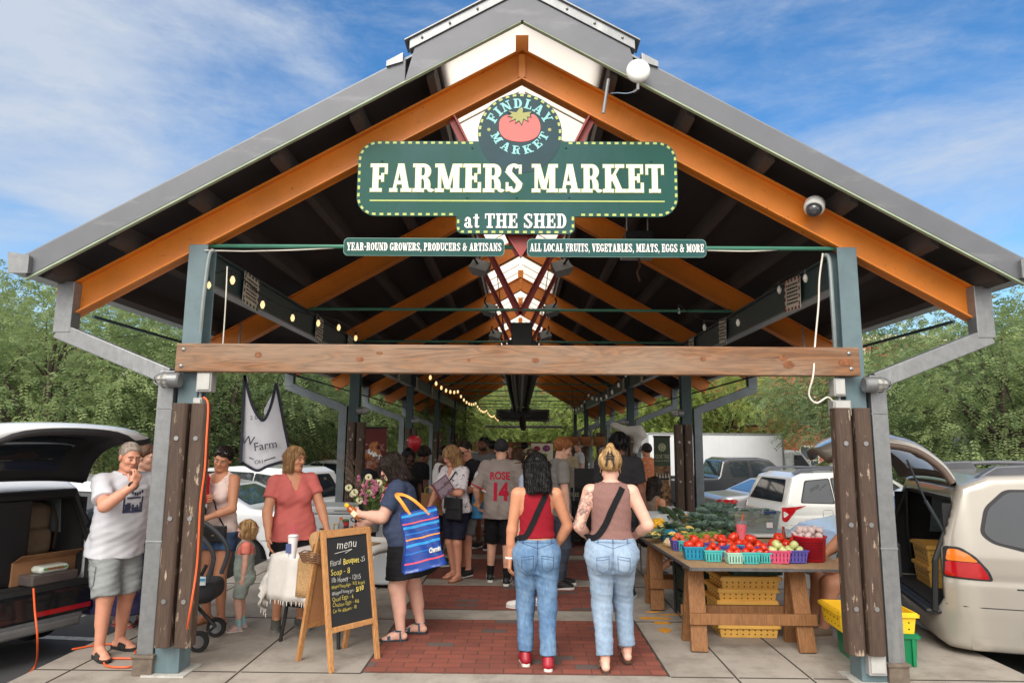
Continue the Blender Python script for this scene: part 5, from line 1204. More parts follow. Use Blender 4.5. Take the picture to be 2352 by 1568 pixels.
P=person('man in a white printed T-shirt and grey cargo shorts lifting a hand to his mouth',g,R(-118),1.70,False,1.16,1.12,.035,'ruddy',lean=5,head=(-10,14,0),
 LF=(-.13,-.05,10),RF=(.11,.07,10),RA=(.13,.37,1.41),LA=(-.26,.10,.86),RE=(.8,.1,-1),
 top=dict(m=wt,sleeve=.72,hem=-.14,neck='crew',loose=.022,amp=.006,seed=3.,flare=.05,sl_loose=.026),
 bottom=dict(kind='shorts',m=gsh,len=1.0,leg=.045,loose=.02,waist=.08,amp=.006),
 hair=dict(kind='short',m=H_gr,th=.007,line=(.084,.01,-.06),st=.001),shoes=dict(kind='slide',m=black,sole=B_sole),det=2,face=True,eyes_down=True,palm={1:((0,-1,-.1),.75,(-.25,.1,1.))})
c=Vector(P.wr[1]); MB().tube([c+Vector((.036*math.cos(a),.012*math.sin(a),.034*math.sin(a))) for a in [i*math.pi/8 for i in range(17)]],.011,6,False).build('watch',black,P.root)
t=bvh(P.topvf)
mb=MB(); r_=random.Random(5)
def flat(w_,h_,rects):
 m_=MB()
 for x0,x1,y0,y1 in rects: m_.box(x0,x1,y0,y1,0,.0015)
 return mesh('print',m_.v,m_.f)
rc=[(-.085,.085,-.10,-.085),(-.085,-.072,-.10,.03),(.072,.085,-.10,.03),(-.06,.06,.015,.028)]
rc+=[(x,x+r_.uniform(.006,.02),-.085,-.085+r_.uniform(.02,.07)) for x in [-.07+.014*i for i in range(10)]]
rc+=[(-.09+.022*i,-.075+.022*i,.05+.012*math.sin(i),.075+.012*math.sin(i)) for i in range(8)]
decal(P,t,dense(flat(0,0,rc)),Vector(P.N)-Vector((.0,0,.20)),(-1,0,0),(0,0,1),M('print_navy',srgb(52,58,84),.7),'shirt_print')
pt=bvh(P.botvf); mb=MB()
for q in (-1,1):
 x=P.pel[0]+q*.19; z=P.pel[2]-.27
 pts=[(0,-.06,.08),(0,.07,.08),(0,.075,-.06),(0,.04,-.09),(0,-.04,-.09),(0,-.065,-.06),(0,-.06,.08),(0,-.06,.04),(0,.07,.04)]
 mb.tube([ (pt.find_nearest(Vector((x+q*.05,a[1]+.02,z+a[2])))[0]+Vector((q*.003,0,0))) for a in pts],.005,5)
mb.build('cargo_pocket',M('cargo_seam',srgb(104,108,110),.9),P.bot)
g=G(300,1432)
P=person('woman in a long navy floral dress half hidden behind the man in the white T-shirt',g,R(-105),1.66,True,1.0,1.,skin_='fair',head=(0,8,0),LF=(-.09,.05,6),RF=(.09,-.06,6),RA=(.10,.25,1.1),
 top=dict(m=fabric('lilac_cardigan',(190,176,186),.06),sleeve=1.6,hem=.06,neck='crew',loose=.012,amp=.004),
 bottom=dict(kind='skirt',m=tint(fabric('navy_floral',(48,46,78),.2,.85,30),srgb(166,92,104),24,.60,.66,amount=1.),len=.78,flare=.14,waist=.12,amp=.007),
 hair=dict(kind='updo',m=H_br,th=.016,extra=[('e',(0,-.115,.05),(.035,.035,.035))]),shoes=dict(kind='thong',m=M('pink_strap',srgb(190,96,104),.6),sole=M('pink_sole',srgb(176,92,96),.7)),det=1,face=True)
g=G(492,1432)
wlace=tint(fabric('white_lace',(226,206,198),.05,.85,20),srgb(190,150,140),40,.58,.64,amount=.6)
P=person('woman with sunglasses on her head holding a baby in red beside the stroller',g,R(158),1.66,True,1.0,1.02,skin_='tan',lean=3,head=(28,18,-14),LF=(-.10,.02,10),RF=(.10,.0,10),
 RA=(.02,.23,1.22),LA=(-.05,.25,1.06),RE=(1,-.4,-.6),LE=(-1,-.3,-.6),
 top=dict(m=wlace,sleeve=0,hem=-.04,neck='scoop',strap=.075,loose=.014,amp=.005,flare=.05),bottom=dict(kind='shorts',m=denim('denim_short',(70,96,132),(110,138,172)),len=.42,leg=.03,loose=.014,waist=.10),
 hair=dict(kind='updo',m=H_dk,th=.014,extra=[('e',(0,-.12,.0),(.04,.04,.05))]),shoes=dict(kind='thong',m=M('tan_strap',srgb(150,104,74),.6),sole=M('tan_sole',srgb(140,98,72),.7)),det=2,face=True,eyes_down=True,palm={-1:((0,-1,0),.5),1:((0,-1,0),.5)})
sgm=M('sunglass_lens',srgb(20,18,20),.1,spec=.8)
mb=MB()
for q in (-1,1): mb.ball(P.toW((q*.034,.075,.098)),(.028,.022,.02),10,6)
mb.tube([P.toW((-.07,-.02,.06)),P.toW((-.064,.07,.095)),P.toW((.064,.07,.095)),P.toW((.07,-.02,.06))],.005,6).build('sunglasses',sgm,P.root,smooth=True)
tb=bvh(P.topvf,P.botvf)
strap(P,tb,[(.12,.06,1.34),(.03,.2,1.2),(-.08,.22,1.05),(-.16,.16,.95)],.014,black,'bag_strap')
bg_=thing('crossbody_bag','small black crossbody bag at the hip of the woman with the baby','bag',P.root.location+Vector((.03,-.20,.86)))
MB().box(-.11,.11,-.03,.03,-.075,.075).build('bag_body',M('black_leather',srgb(26,25,26),.4),bg_,bevel=.012); MB().box(-.112,.112,-.034,-.02,.0,.078).build('flap',_mats['black_leather'],bg_,bevel=.008); MB().cbox((0,-.036,-.01),(.02,.004,.008)).build('clasp',gd,bg_)
bloc=P.root.location+Vector((-.10,-.22,1.02))
B=person('baby in a red top carried in the arms of the woman behind the left column',bloc,R(100),.62,False,1.15,1.2,.02,'fair',head=(10,10,10),hipz=.20,LF=(-.07,.15,0,-.12),RF=(.09,.12,0,-.14),
 LA=(-.18,.25,.8),RA=(.2,.3,.9),top=dict(m=fabric('red_cotton',(190,30,44),.06),sleeve=.8,hem=-.2,neck='crew',loose=.02),bottom=dict(kind='shorts',m=fabric('red_cotton',(0,0,0)),len=.5,loose=.02,waist=.1),hair=dict(kind='short',m=H_lb,th=.006,line=(.07,.01,-.05)),det=1,face=True,kneepole=(0,1,.5))
g=G(553,1444)
P=person('laughing toddler girl with curly blonde hair in a coral top and grey-green overalls',g,R(112),.93,False,1.20,1.22,.02,'pink',head=(-4,-8,0),LF=(-.07,.02,6),RF=(.07,-.02,6),LA=(-.22,.02,.86),RA=(.21,-.02,.84),LE=(-1,-.6,0),RE=(1,-.6,0),
 top=dict(m=fabric('coral_cotton',(238,138,122),.06),sleeve=.4,hem=.02,neck='crew',loose=.012,amp=.002,sl_loose=.02),bottom=dict(kind='shorts',m=fabric('sage_overall',(152,164,156),.08,.9,20,.3),len=.85,leg=.03,loose=.022,waist=.34,amp=.003,name='overalls',over=1),
 hair=dict(kind='bob',m=H_bl,L=.075,wid=.100,dep=.018,open=.086,th=.016,st=.006,fr=17,wk=60,tap=.3),shoes=dict(kind='sandal',m=M('lilac_strap',srgb(196,180,214),.6),sole=W_sole,sock=M('rainbow_sock',srgb(150,190,190),.9,var=.4,scale=80),sockh=.28),det=2,face=True)
tb=bvh(P.topvf,P.botvf)
for q in (-1,1): strap(P,tb,[(q*.05,.12,.68),(q*.055,.08,.76),(q*.05,.0,.80),(q*.03,-.09,.74),(0,-.1,.66)],.02,_mats['sage_overall'],'overall_strap',off=.004)
MB().ball(P.toW((0,.088,-.06)),(.012,.008,.011),10,6).build('open_mouth',M('mouth_dark',srgb(92,36,36),.5),P.root,smooth=True)
g=G(662,1440)
coralm=fabric('coral_jersey',(196,104,98),.06,.85,5,.12)
P=person('woman in a coral V-neck T-shirt and black shorts standing behind the honey table',g,R(-152),1.66,True,1.14,1.1,.02,'tan',side=3,head=(36,4,0),LF=(-.10,.04,14),RF=(.11,-.02,10),RA=(.26,.16,.90),LA=(-.30,.20,.93),RE=(1,-.6,0),LE=(-1,-.6,0),
 top=dict(m=coralm,sleeve=.55,hem=-.10,neck='v',loose=.012,amp=.005,seed=7.,flare=.04,sl_loose=.022),bottom=dict(kind='shorts',m=blackf,len=.50,leg=.035,loose=.014,waist=.08,amp=.004),
 hair=dict(kind='bob',m=H_lb,L=.105,wid=.088,dep=.004,th=.012,open=.082,st=.003,fr=26,tap=.5),shoes=dict(kind='sneaker',m=fabric('grey_canvas',(92,92,86),.1),sole=M('sole_grey',srgb(120,118,112),.8)),det=2,face=True,bust=1.15,curl=.3)
MB().ball(P.toW((0,.086,-.058)),(.013,.008,.009),10,6).build('open_mouth',_mats['mouth_dark'],P.root,smooth=True)
coralP=P
g=G(928,1462)
navym=fabric('navy_heather',(58,68,92),.14,.85,60,.12)
P=person('woman in a navy T-shirt and black skort turning a honey bottle at the table',g,R(94),1.62,True,1.34,1.38,.05,'pink',lean=11,head=(-2,26,0),LF=(-.12,.02,4),RF=(.10,-.14,14),LA=(-.10,.45,1.17),RA=(.13,.42,1.06),LE=(-.6,-.7,-1),RE=(.8,-.9,-.8),
 top=dict(m=navym,sleeve=.66,hem=-.05,neck='crew',loose=.012,amp=.006,seed=4.,flare=.03,sl_loose=.022),bottom=dict(kind='skirt',m=blackf,len=.35,flare=.10,loose=.012,waist=.06,amp=.005,name='skort'),
 hair=dict(kind='bob',m=H_dk,L=.15,wid=.10,dep=.02,th=.02,st=.004,fr=30,tap=.2),shoes=dict(kind='sandal',m=tint(M('teal_strap',srgb(66,104,122),.7,var=.2,scale=60),srgb(30,40,56),90,.5,.55),sole=M('sole_navy',srgb(40,46,56),.8)),det=2,face=True,eyes_down=True,curl=.6)
navyP=P
g=G(1148,1338)
rosem=fabric('grey_jersey',(142,132,126),.05,.85,5,.12); rosered=fabric('jersey_red',(176,34,58),.04)
P=person('man in a grey baseball shirt numbered 14 and a black cap walking away',g,R(-4),1.75,False,1.06,1.04,.02,'fair',head=(4,0,0),LF=(-.13,.08,8),RF=(.10,-.16,6),LA=(-.30,.12,.95),RA=(.32,.14,.95),
 top=dict(m=rosem,sleeve=.98,hem=-.16,neck='crew',loose=.028,amp=.006,seed=8.,flare=.06,sl_loose=.035),bottom=dict(kind='shorts',m=blackf,len=1.02,leg=.04,loose=.02,waist=.08,amp=.005),
 hair=dict(kind='short',m=H_dk,th=.006,line=(.07,.0,-.07)),shoes=dict(kind='sneaker',m=black,sole=W_sole,swoosh=W_sole,sock=blackf,sockh=.28),det=2,face=False)
def cap_on(P,m,th=.018,brim=True,zl=.018):
 hc,HR,hs=P.hc,P.HR,P.hs
 def f(X,Y,Z):
  dx,dy,dz=X-hc[0],Y-hc[1],Z-hc[2]; x,y,z=[(dx*HR[i][0]+dy*HR[i][1]+dz*HR[i][2])/hs for i in range(3)]
  d=elli(x,y,z,(0,-.014,.036),(.074+th,.094+th,.090+th)); d=smax(d,zl-.25*np.minimum(y,0)*0-z,.004)
  if brim: d=np.minimum(d,smax(elli(x,y,z,(0,.10,zl+.004),(.072,.085,.012)),-(y-.03),.004))
  return d*hs
 o=sdf_obj('cap',f,hc-np.array([.16,.2,.05])*hs,hc+np.array([.16,.22,.18])*hs,.008,m,P.root); return o
cap_on(P,M('cap_black',srgb(28,27,30),.8),.017,True,-.012)
t=bvh(P.topvf)
me=dense(bez_text('14',.34,.0,'CENTER',.016,0,.92),2);
for v_ in me.vertices: v_.co.x*=.66; v_.co.y*=.85
decal(P,t,me,Vector(P.N)-Vector((0,0,.37)),(1,0,0),(0,0,1),rosered,'number',off=.005)
me=dense(bez_text('ROSE',.135,.0,'CENTER',.004,0,1.),2)
for v_ in me.vertices: v_.co.x*=.78; v_.co.y*=.95; v_.co.y+= -.55*v_.co.x**2*1.0
decal(P,t,me,Vector(P.N)-Vector((0,0,.165)),(1,0,0),(0,0,1),rosered,'name_lettering',off=.005)
for q in (-1,1):
 e=Vector(P.sh[q]+(P.el[q]-P.sh[q])*.93); ax=Vector(P.el[q]-P.sh[q]).normalized(); u=ax.orthogonal().normalized(); v_=ax.cross(u)
 for kk,(mm,o_) in enumerate(((rosered,0.),(W_sole,.018))):
  pts=[]
  for i in range(19):
   a=i*2*math.pi/18; d_=u*math.cos(a)+v_*math.sin(a); h_=t.ray_cast(e+ax*o_+d_*.2,-d_,.3); pts.append((h_[0]+h_[1]*.001) if h_[0] is not None else e+d_*.07)
  MB().tube(pts,.0085,6,False).build('cuff_stripe',mm,P.top)
pts=[]
for i in range(21):
 a=i*2*math.pi/20; pts.append(Vector(P.N)+Vector((math.cos(a)*.078,.016+math.sin(a)*.072,.012+.012*math.sin(a))))
MB().tube(pts,.010,6,False).build('collar_band',rosered,P.top)
pa=MB().prism([(math.cos(i*math.pi/8)*.042,math.sin(i*math.pi/8)*.042) for i in range(16)],0,.002,'XY'); pm=dense(mesh('patch',pa.v,pa.f))
decal(P,t,pm,Vector(P.sh[-1])+Vector((-.06,-.02,-.10)),(.45,-.9,0),(0,0,1),W_sole,'sleeve_patch')
pa=MB()
for i in range(10): pa.tube([(math.cos(a)*.030,math.sin(a)*.030,.001) for a in (i*.63,i*.63+.4)],.004,4)
decal(P,t,dense(mesh('patch',pa.v,pa.f)),Vector(P.sh[-1])+Vector((-.06,-.02,-.10)),(.45,-.9,0),(0,0,1),seam,'patch_ring',off=.005)
g=G(1046,1330)
flm=tint(fabric('floral_blouse',(214,208,212),.03,.8,6),srgb(58,56,66),18,.575,.60,(1,1,1),amount=.9); tint(flm,srgb(58,56,66),42,.60,.63,amount=.7,seed=9)
P=person('woman in a white blouse with black flowers holding a leaflet, black bag at her front',g,R(140),1.66,True,1.06,1.04,.02,'ruddy',lean=6,head=(-14,24,0),LF=(-.10,.05,10),RF=(.08,-.05,10),RA=(.28,.30,.86),LA=(.0,.30,1.18),LE=(-1,-.4,-.8),RE=(.6,-.6,0),
 top=dict(m=flm,sleeve=.85,hem=-.06,neck='v',loose=.024,amp=.007,seed=9.,flare=.05,sl_loose=.035),bottom=dict(kind='shorts',m=fabric('navy_short',(34,36,54),.1),len=.88,leg=.03,loose=.014,waist=.08,amp=.004),
 hair=dict(kind='bob',m=H_lb,L=.125,wid=.108,dep=.02,th=.024,st=.004,fr=28,tap=.25),shoes=dict(kind='thong',m=_mats['tan_strap'],sole=_mats['tan_sole']),det=2,face=True,eyes_down=True,palm={-1:((0,0,1),.25)})
floralP=P
tb=bvh(P.topvf,P.botvf)
strap(P,tb,[(-.12,.03,1.40),(-.06,.18,1.25),(.02,.20,1.1),(.06,.18,.98)],.022,black,'bag_strap')
b_=thing('crossbody_bag','black zip bag hanging in front of the woman in the floral blouse','bag',P.root.matrix_basis@Vector((.04,.22,.90)) if False else P.root.location+Vector((-.02,-.20,.90)),R(140-180))
MB().box(-.14,.14,-.03,.03,-.14,.13).build('bag_body',M('black_nylon',srgb(30,30,33),.7),b_,bevel=.02); MB().box(-.142,.142,-.042,-.028,-.01,.135).build('flap',_mats['black_nylon'],b_,bevel=.008); MB().cbox((-.10,-.045,-.01),(.012,.004,.03)).build('zip_pull',bolt,b_)
lf_=thing('leaflet','open printed leaflet with fine text in the hand of the woman in the floral blouse','leaflet',PD(1018,1118,8.62))
MB().box(-.15,.15,-.003,.003,-.2,.2).build('sheet',M('leaflet_paper',srgb(110,84,100),.6),lf_); tx=MB()
for i in range(16):
 for x0,x1 in ((-.13,-.01),(.01,.13)): tx.box(x0,x1-rng.uniform(0,.05),-.005,-.003,.17-i*.022,.178-i*.022)
tx.build('print',M('leaflet_print',srgb(190,180,190),.6),lf_); MB().box(-.155,.155,-.0025,.0025,-.22,-.2).box(-.155,.155,-.0025,.0025,.2,.215).build('border',M('leaflet_red',srgb(110,30,44),.6),lf_); lf_.rotation_euler=(R(-40),R(58),R(12)); lf_.scale=(.72,.72,.68)
# ================================================================== VEHICLES
def paint(name,c,metal=.0,rough=.22): return M(name,srgb(*c),rough,metal=metal,var=.03,scale=2,coat=.8,spec=.5)
P_white=paint('paint_white',(218,220,222)); P_silver=paint('paint_silver',(176,178,180),.35,.28); P_champ=paint('paint_champagne',(166,160,150),.3,.28); P_char=paint('paint_charcoal',(58,60,64),.3); P_redc=paint('paint_red',(196,40,54)); P_coral=paint('paint_dark_red',(170,44,54)); P_black=paint('paint_black',(20,22,26)); P_pearl=paint('paint_pearl',(206,206,202),.1)
glass=M('car_glass',srgb(38,44,50),.04,var=.15,scale=1.5,spec=.9,coat=.3); tyre_m=M('tyre',srgb(30,30,31),.85,var=.15,scale=20); rim_m=M('rim_alloy',srgb(160,162,166),.3,metal=.8); trim=M('black_trim',srgb(30,31,33),.6,var=.1); tail_r=M('tail_red',srgb(170,18,26),.12,spec=.8,coat=.6); tail_o=M('tail_amber',srgb(226,120,30),.15,spec=.8,coat=.6); tail_w=M('tail_clear',srgb(210,205,200),.12,spec=.8); head_l=M('headlamp',srgb(196,202,208),.1,spec=.9,coat=.6); chrome=M('chrome',srgb(190,190,192),.12,metal=1.); plate_m=M('plate',srgb(206,206,200),.5); inner=M('car_inside',srgb(34,34,36),.9,var=.2,scale=8)
VP={
'suv':dict(L=4.55,W=1.80,H=1.70,prof=[(.06,.30),(0,.48),(.02,.88),(.14,1.02),(.40,1.58),(.62,1.67),(1.7,1.70),(2.55,1.64),(3.45,1.10),(4.25,.98),(4.48,.80),(4.55,.5),(4.45,.24),(.16,.24)],belt=1.0,tum=.24,
 win=[[(.50,1.08),(.66,1.50),(1.18,1.55),(1.22,1.06)],[(1.28,1.06),(1.25,1.56),(1.98,1.575),(2.06,1.05)],[(2.12,1.05),(2.05,1.575),(2.5,1.545),(3.2,1.10)]],rear=[(.06,1.08),(.32,1.52)],front=(2.62,3.42),wheels=(.82,3.5),r=.335,tl=('suv',)),
'sedan':dict(L=4.45,W=1.74,H=1.45,prof=[(.04,.30),(0,.5),(.04,.92),(.16,1.02),(.75,1.07),(1.42,1.38),(2.0,1.45),(2.5,1.42),(3.4,1.0),(4.15,.86),(4.4,.70),(4.45,.45),(4.35,.2),(.12,.2)],belt=.95,tum=.26,
 win=[[(1.02,1.05),(1.46,1.33),(1.62,1.345),(1.62,1.03)],[(1.68,1.03),(1.68,1.36),(2.16,1.375),(2.22,1.0)],[(2.28,1.0),(2.22,1.37),(2.5,1.345),(3.1,1.0)]],rear=[(.85,1.12),(1.36,1.35)],front=(2.6,3.35),wheels=(.82,3.42),r=.315,tl=('sedan',)),
'minivan':dict(L=4.93,W=1.86,H=1.70,prof=[(.06,.28),(0,.44),(.0,.72),(.05,1.02),(.27,1.58),(.50,1.67),(1.3,1.71),(2.9,1.68),(3.3,1.58),(4.15,1.06),(4.7,.92),(4.88,.7),(4.93,.45),(4.85,.22),(.12,.24)],belt=1.0,tum=.17,
 win=[[(.40,1.20),(.46,1.40),(.62,1.54),(1.62,1.57),(1.66,1.07),(.72,1.08),(.48,1.13)],[(1.72,1.05),(1.70,1.57),(2.68,1.555),(2.74,1.02)],[(2.82,1.02),(2.78,1.55),(3.05,1.52),(3.85,1.05)]],rear=[(.07,1.08),(.24,1.5)],front=(3.15,4.08),wheels=(1.02,3.98),r=.335,tl=('minivan',)),
'pickup':dict(L=5.6,W=1.98,H=1.92,prof=[(.05,.45),(0,.6),(.0,1.18),(.08,1.22),(1.75,1.24),(1.82,1.30),(1.98,1.80),(2.2,1.90),(3.2,1.92),(3.6,1.84),(4.3,1.28),(5.3,1.18),(5.55,1.0),(5.6,.6),(5.5,.38),(.1,.42)],belt=1.2,tum=.22,
 win=[[(2.2,1.30),(2.22,1.74),(2.82,1.80),(2.88,1.28)],[(2.98,1.28),(2.92,1.80),(3.5,1.76),(4.05,1.30)]],rear=[(1.86,1.36),(1.98,1.76)],front=(3.66,4.26),wheels=(1.15,4.6),r=.40,tl=('pickup',)),
}
def vehicle(kind,label,cat,loc,head,pm,h=.03,open_hatch=False,group=None,detail=True,windows=True,bumper=None,rails=False,arch=True):
 """rear bumper at local x=0, nose towards +X; head = compass angle of the nose from +X"""
 V=VP[kind]; L,W_,H_=V['L'],V['W'],V['H']; root=thing(kind if kind!='suv' else 'parked_car',label,cat,loc,R(head),group); hw=W_/2
 if kind=='sedan' or kind=='hatch': root.name='parked_car'
 if kind=='minivan': root.name='parked_minivan'
 if kind=='pickup': root.name='pickup_truck'
 q0=[Vector((a,b_,0)) for a,b_ in V['prof']]; pr=V['prof']
 def base(X,Y,Z,off=0.):
  ds=poly2(X,Z,pr)
  yy=np.abs(Y)+V['tum']*np.maximum(Z-V['belt'],0)**1.15+.05*np.maximum(.55-Z,0)
  qx=np.abs(X-L/2)-L/2+.34; qy=yy-hw+.34+.05*np.maximum(X-L*.62,0)**1.5
  dp=np.sqrt(np.maximum(qx,0)**2+np.maximum(qy,0)**2)+np.minimum(np.maximum(qx,qy),0)-.34
  d=smax(ds,dp,.07); d=d+.006*np.exp(-((Z-.82)/.03)**2)
  return d-off
 cav=None
 def body(X,Y,Z):
  d=base(X,Y,Z)
  for wx in V['wheels']:
   a=np.sqrt((X-wx)**2+(Z-V['r'])**2)-(V['r']+.055); d=smax(d,-np.maximum(a,.5-np.abs(Y)+.1),.015)
  if kind=='pickup': d=smax(d,-np.maximum(np.maximum(np.abs(X-.93)-.83,np.abs(Y)-hw+.09),.62-Z),.01)
  if open_hatch: d=smax(d,-rbox(X,Y,Z,(.55,0,1.00),(.85,hw-.13,.47 if kind=='minivan' else .40),.12),.02)
  return d
 b=sdf_obj('body',body,(-.06,-hw-.06,.1),(L+.06,hw+.06,H_+.06),h,pm,root,1)
 def surf_y(x,z,q):
  a=np.zeros_like(x)+.05; b_=np.zeros_like(x)+hw+.12
  for _ in range(18):
   m_=(a+b_)/2; ins=base(x,m_,z)<0; a=np.where(ins,m_,a); b_=np.where(ins,b_,m_)
  return a
 def surf_x(y,z,front=False):
  a=np.full_like(y,L*.5); b_=np.full_like(y,L+.2 if front else -.2)
  for _ in range(20):
   m_=(a+b_)/2; ins=base(m_,y,z)<0; a=np.where(ins,m_,a); b_=np.where(ins,b_,m_)
  return a
 def patch(name,poly,m,q=1,axis='Y',off=.005,res=.05,parent=None,rnd=.05,thick=.004):
  """a pane or lamp lens following the body's own surface"""
  import bmesh
  pts=[]; n=len(poly)
  for i in range(n):
   p=Vector(poly[i]); a=Vector(poly[i-1])-p; b_=Vector(poly[(i+1)%n])-p
   r_=min(rnd,a.length*.45,b_.length*.45); pa,pb=p+a.normalized()*r_,p+b_.normalized()*r_
   for t in (0,.25,.5,.75,1): pts.append(pa*(1-t)**2+p*2*t*(1-t)+pb*t*t)
  bm_=bmesh.new(); vs=[bm_.verts.new((p.x,p.y,0)) for p in pts]
  bm_.faces.new(vs); bmesh.ops.triangulate(bm_,faces=bm_.faces[:])
  for _ in range(6):
   es=[e for e in bm_.edges if e.calc_length()>res]
   if not es: break
   bmesh.ops.subdivide_edges(bm_,edges=es,cuts=1); bmesh.ops.triangulate(bm_,faces=bm_.faces[:])
  bm_.verts.ensure_lookup_table(); uv=np.array([v_.co[:2] for v_ in bm_.verts]); f=[[v_.index for v_ in fc.verts] for fc in bm_.faces]; bm_.free()
  u,w_=uv[:,0],uv[:,1]
  if axis=='Y': y=surf_y(u,w_,q); v=np.stack([u,q*y,w_],1)
  else: x=surf_x(u,w_,axis=='F'); v=np.stack([x,u,w_],1)
  e=.004; X,Y,Z=v.T; g=np.stack([base(X+e,Y,Z)-base(X-e,Y,Z),base(X,Y+e,Z)-base(X,Y-e,Z),base(X,Y,Z+e)-base(X,Y,Z-e)],1); g/=np.linalg.norm(g,axis=1)[:,None]+1e-9
  return link(name,mesh(name,v+g*off,f,True),m,parent or root)
 def grow(poly,d):
  c_=Vector((sum(p[0] for p in poly)/len(poly),sum(p[1] for p in poly)/len(poly))); out=[]
  for p in poly: v_=Vector(p)-c_; out.append(tuple(c_+v_*(1+d/max(.2,v_.length))))
  return out
 rs=max(.05,h*1.6)
 if windows:
  for wp in V['win']:
   for q in (-1,1): o=patch('window',wp,glass,q,'Y',.007,rs); patch('window_frame',grow(wp,.03),trim,q,'Y',.003,rs,o)
  (xa,za),(xb,zb)=V['rear']
  if not open_hatch:
   yb,yt=hw-.20,hw-.26-.25*(zb-V['belt']); rp=[(-yb,za),(yb,za),(yt,zb),(-yt,zb)]; o=patch('rear_window',rp,glass,1,'X',.007,rs); patch('window_frame',grow(rp,.03),trim,1,'X',.003,rs,o)
  fa,fb=V['front']; zt=np.interp(fa,[p[0] for p in pr[3:-3]],[p[1] for p in pr[3:-3]])-.10; zb2=V['belt']+.10; yb,yt=hw-.18,hw-.36
  patch('windscreen',[(-yb,zb2),(yb,zb2),(yt,zt),(-yt,zt)],glass,1,'F',.006,rs)
 r_=V['r'];
 for wx in V['wheels']:
  for q in (-1,1):
   y=q*(hw-.11)
   t_=MB().lathe([(r_*.62,-.1),(r_*.95,-.1),(r_,-.07),(r_,.07),(r_*.95,.1),(r_*.62,.1)],28,(wx,y,r_),'Y').build('wheel',tyre_m,root,smooth=True)
   rm=MB().lathe([(.03,.085),(.06,.085)],20,(0,0,0),'Y');
   rm=MB()
   for k in range(5):
    a=k*2*math.pi/5; ca,sa=math.cos(a),math.sin(a)
    rm.beam((wx,y+q*.085,r_),(wx+ca*r_*.6,y+q*.075,r_+sa*r_*.6),.075,.02,(0,q,0))
   rm.lathe([(r_*.52,.03*q),(r_*.64,.09*q),(r_*.66,.095*q),(r_*.66,.06*q)],28,(wx,y,r_),'Y').ball((wx,y+q*.09,r_),(.06,.02,.06))
   rm.build('rim',rim_m,t_,smooth=False)
   MB().lathe([(0,.02*q),(r_*.6,.02*q)],24,(wx,y,r_),'Y').build('brake_disc',trim,t_)
 hl=h*.7
 if detail:
  for q in (-1,1):
   bl=V['belt']
   if kind in ('suv','cross'):
    xr=.11 if kind=='suv' else .15; t_=patch('taillight',[(xr,bl-.03),(xr-.005,bl-.30),(.17,bl-.32),(.36,bl-.07),(.60,bl+.02)],tail_r,q,'Y',.012,.04,None,.03); patch('reverse_lamp',[(xr+.02,bl-.10),(xr+.02,bl-.24),(.22,bl-.16)],tail_w,q,'Y',.016,.04,t_,.02)
   elif kind=='sedan':
    patch('taillight',[(.10,bl-.0),(.10,bl-.17),(.18,bl-.16),(.46,bl-.03),(.40,bl+.02)],tail_r,q,'Y',.012,.04,None,.02); patch('taillight',[(q*(hw-.26),bl-.02),(q*(hw-.12),bl-.0),(q*(hw-.12),bl-.17),(q*(hw-.22),bl-.14)],tail_r,q,'X',.010,.04,None,.02)
   elif kind=='minivan':
    patch('taillight',[(.12,.96),(.11,.84),(.41,.83),(.39,.88),(.34,.96)],tail_r,q,'Y',.012,.04,None,.02); patch('indicator',[(.14,1.06),(.12,.965),(.335,.965),(.27,1.025),(.2,1.06)],tail_o,q,'Y',.012,.04,None,.02); patch('lamp_surround',[(.11,1.08),(.095,.82),(.44,.815),(.41,.90),(.32,1.01),(.22,1.08)],trim,q,'Y',.005,.04,None,.03)
   else: patch('taillight',[(q*(hw-.28),1.12),(q*(hw-.10),1.12),(q*(hw-.10),.82),(q*(hw-.28),.82)],tail_r,q,'X',.012,.05,None,.02); patch('taillight',[(.05,1.12),(.04,.82),(.12,.82),(.12,1.12)],tail_r,q,'Y',.012,.05,None,.02)
   patch('headlight',[(L-.66,bl-.13),(L-.16,bl-.34),(L-.10,bl-.22),(L-.45,bl-.07)],head_l,q,'Y',.010,.05,None,.03)
   mx_=V['win'][-1][3][0]-.15; zz=V['belt']+.08
   MB().ball((mx_,q*(hw+.06),zz),(.07,.11,.075),12,8).build('mirror',pm,root,smooth=True)
   for wp in V['win'][-2:]:
    x=wp[0][0]+.2; s_=MB().beam((x-.1,q*(hw+.006),V['belt']-.10),(x+.1,q*(hw+.006),V['belt']-.10),.03,.03); s_.build('door_handle',pm,root,bevel=.006)
  sl=[(.25,.36),(.25,.26),(L-.3,.26),(L-.3,.36)]
  for q in (-1,1): patch('sill_trim',sl,bumper or trim,q,'Y',.006,.09,None,.02)
  if kind not in ('minivan','cross'): patch('bumper_trim',[(-hw+.12,.44),(-hw+.12,.30),(hw-.12,.30),(hw-.12,.44)],bumper or trim,1,'X',.006,.09,None,.04)
  if not open_hatch: MB().box(-.012,.004,-.17,.17,.62 if kind!='pickup' else .75,.76 if kind!='pickup' else .9).build('number_plate',plate_m,root)
  dl=MB()
  def yw(x,z):
   lo_,hi_=.3,hw+.1
   for _ in range(16):
    m_=(lo_+hi_)/2
    if base(np.array([x]),np.array([m_]),np.array([z]))[0]<0: lo_=m_
    else: hi_=m_
   return lo_
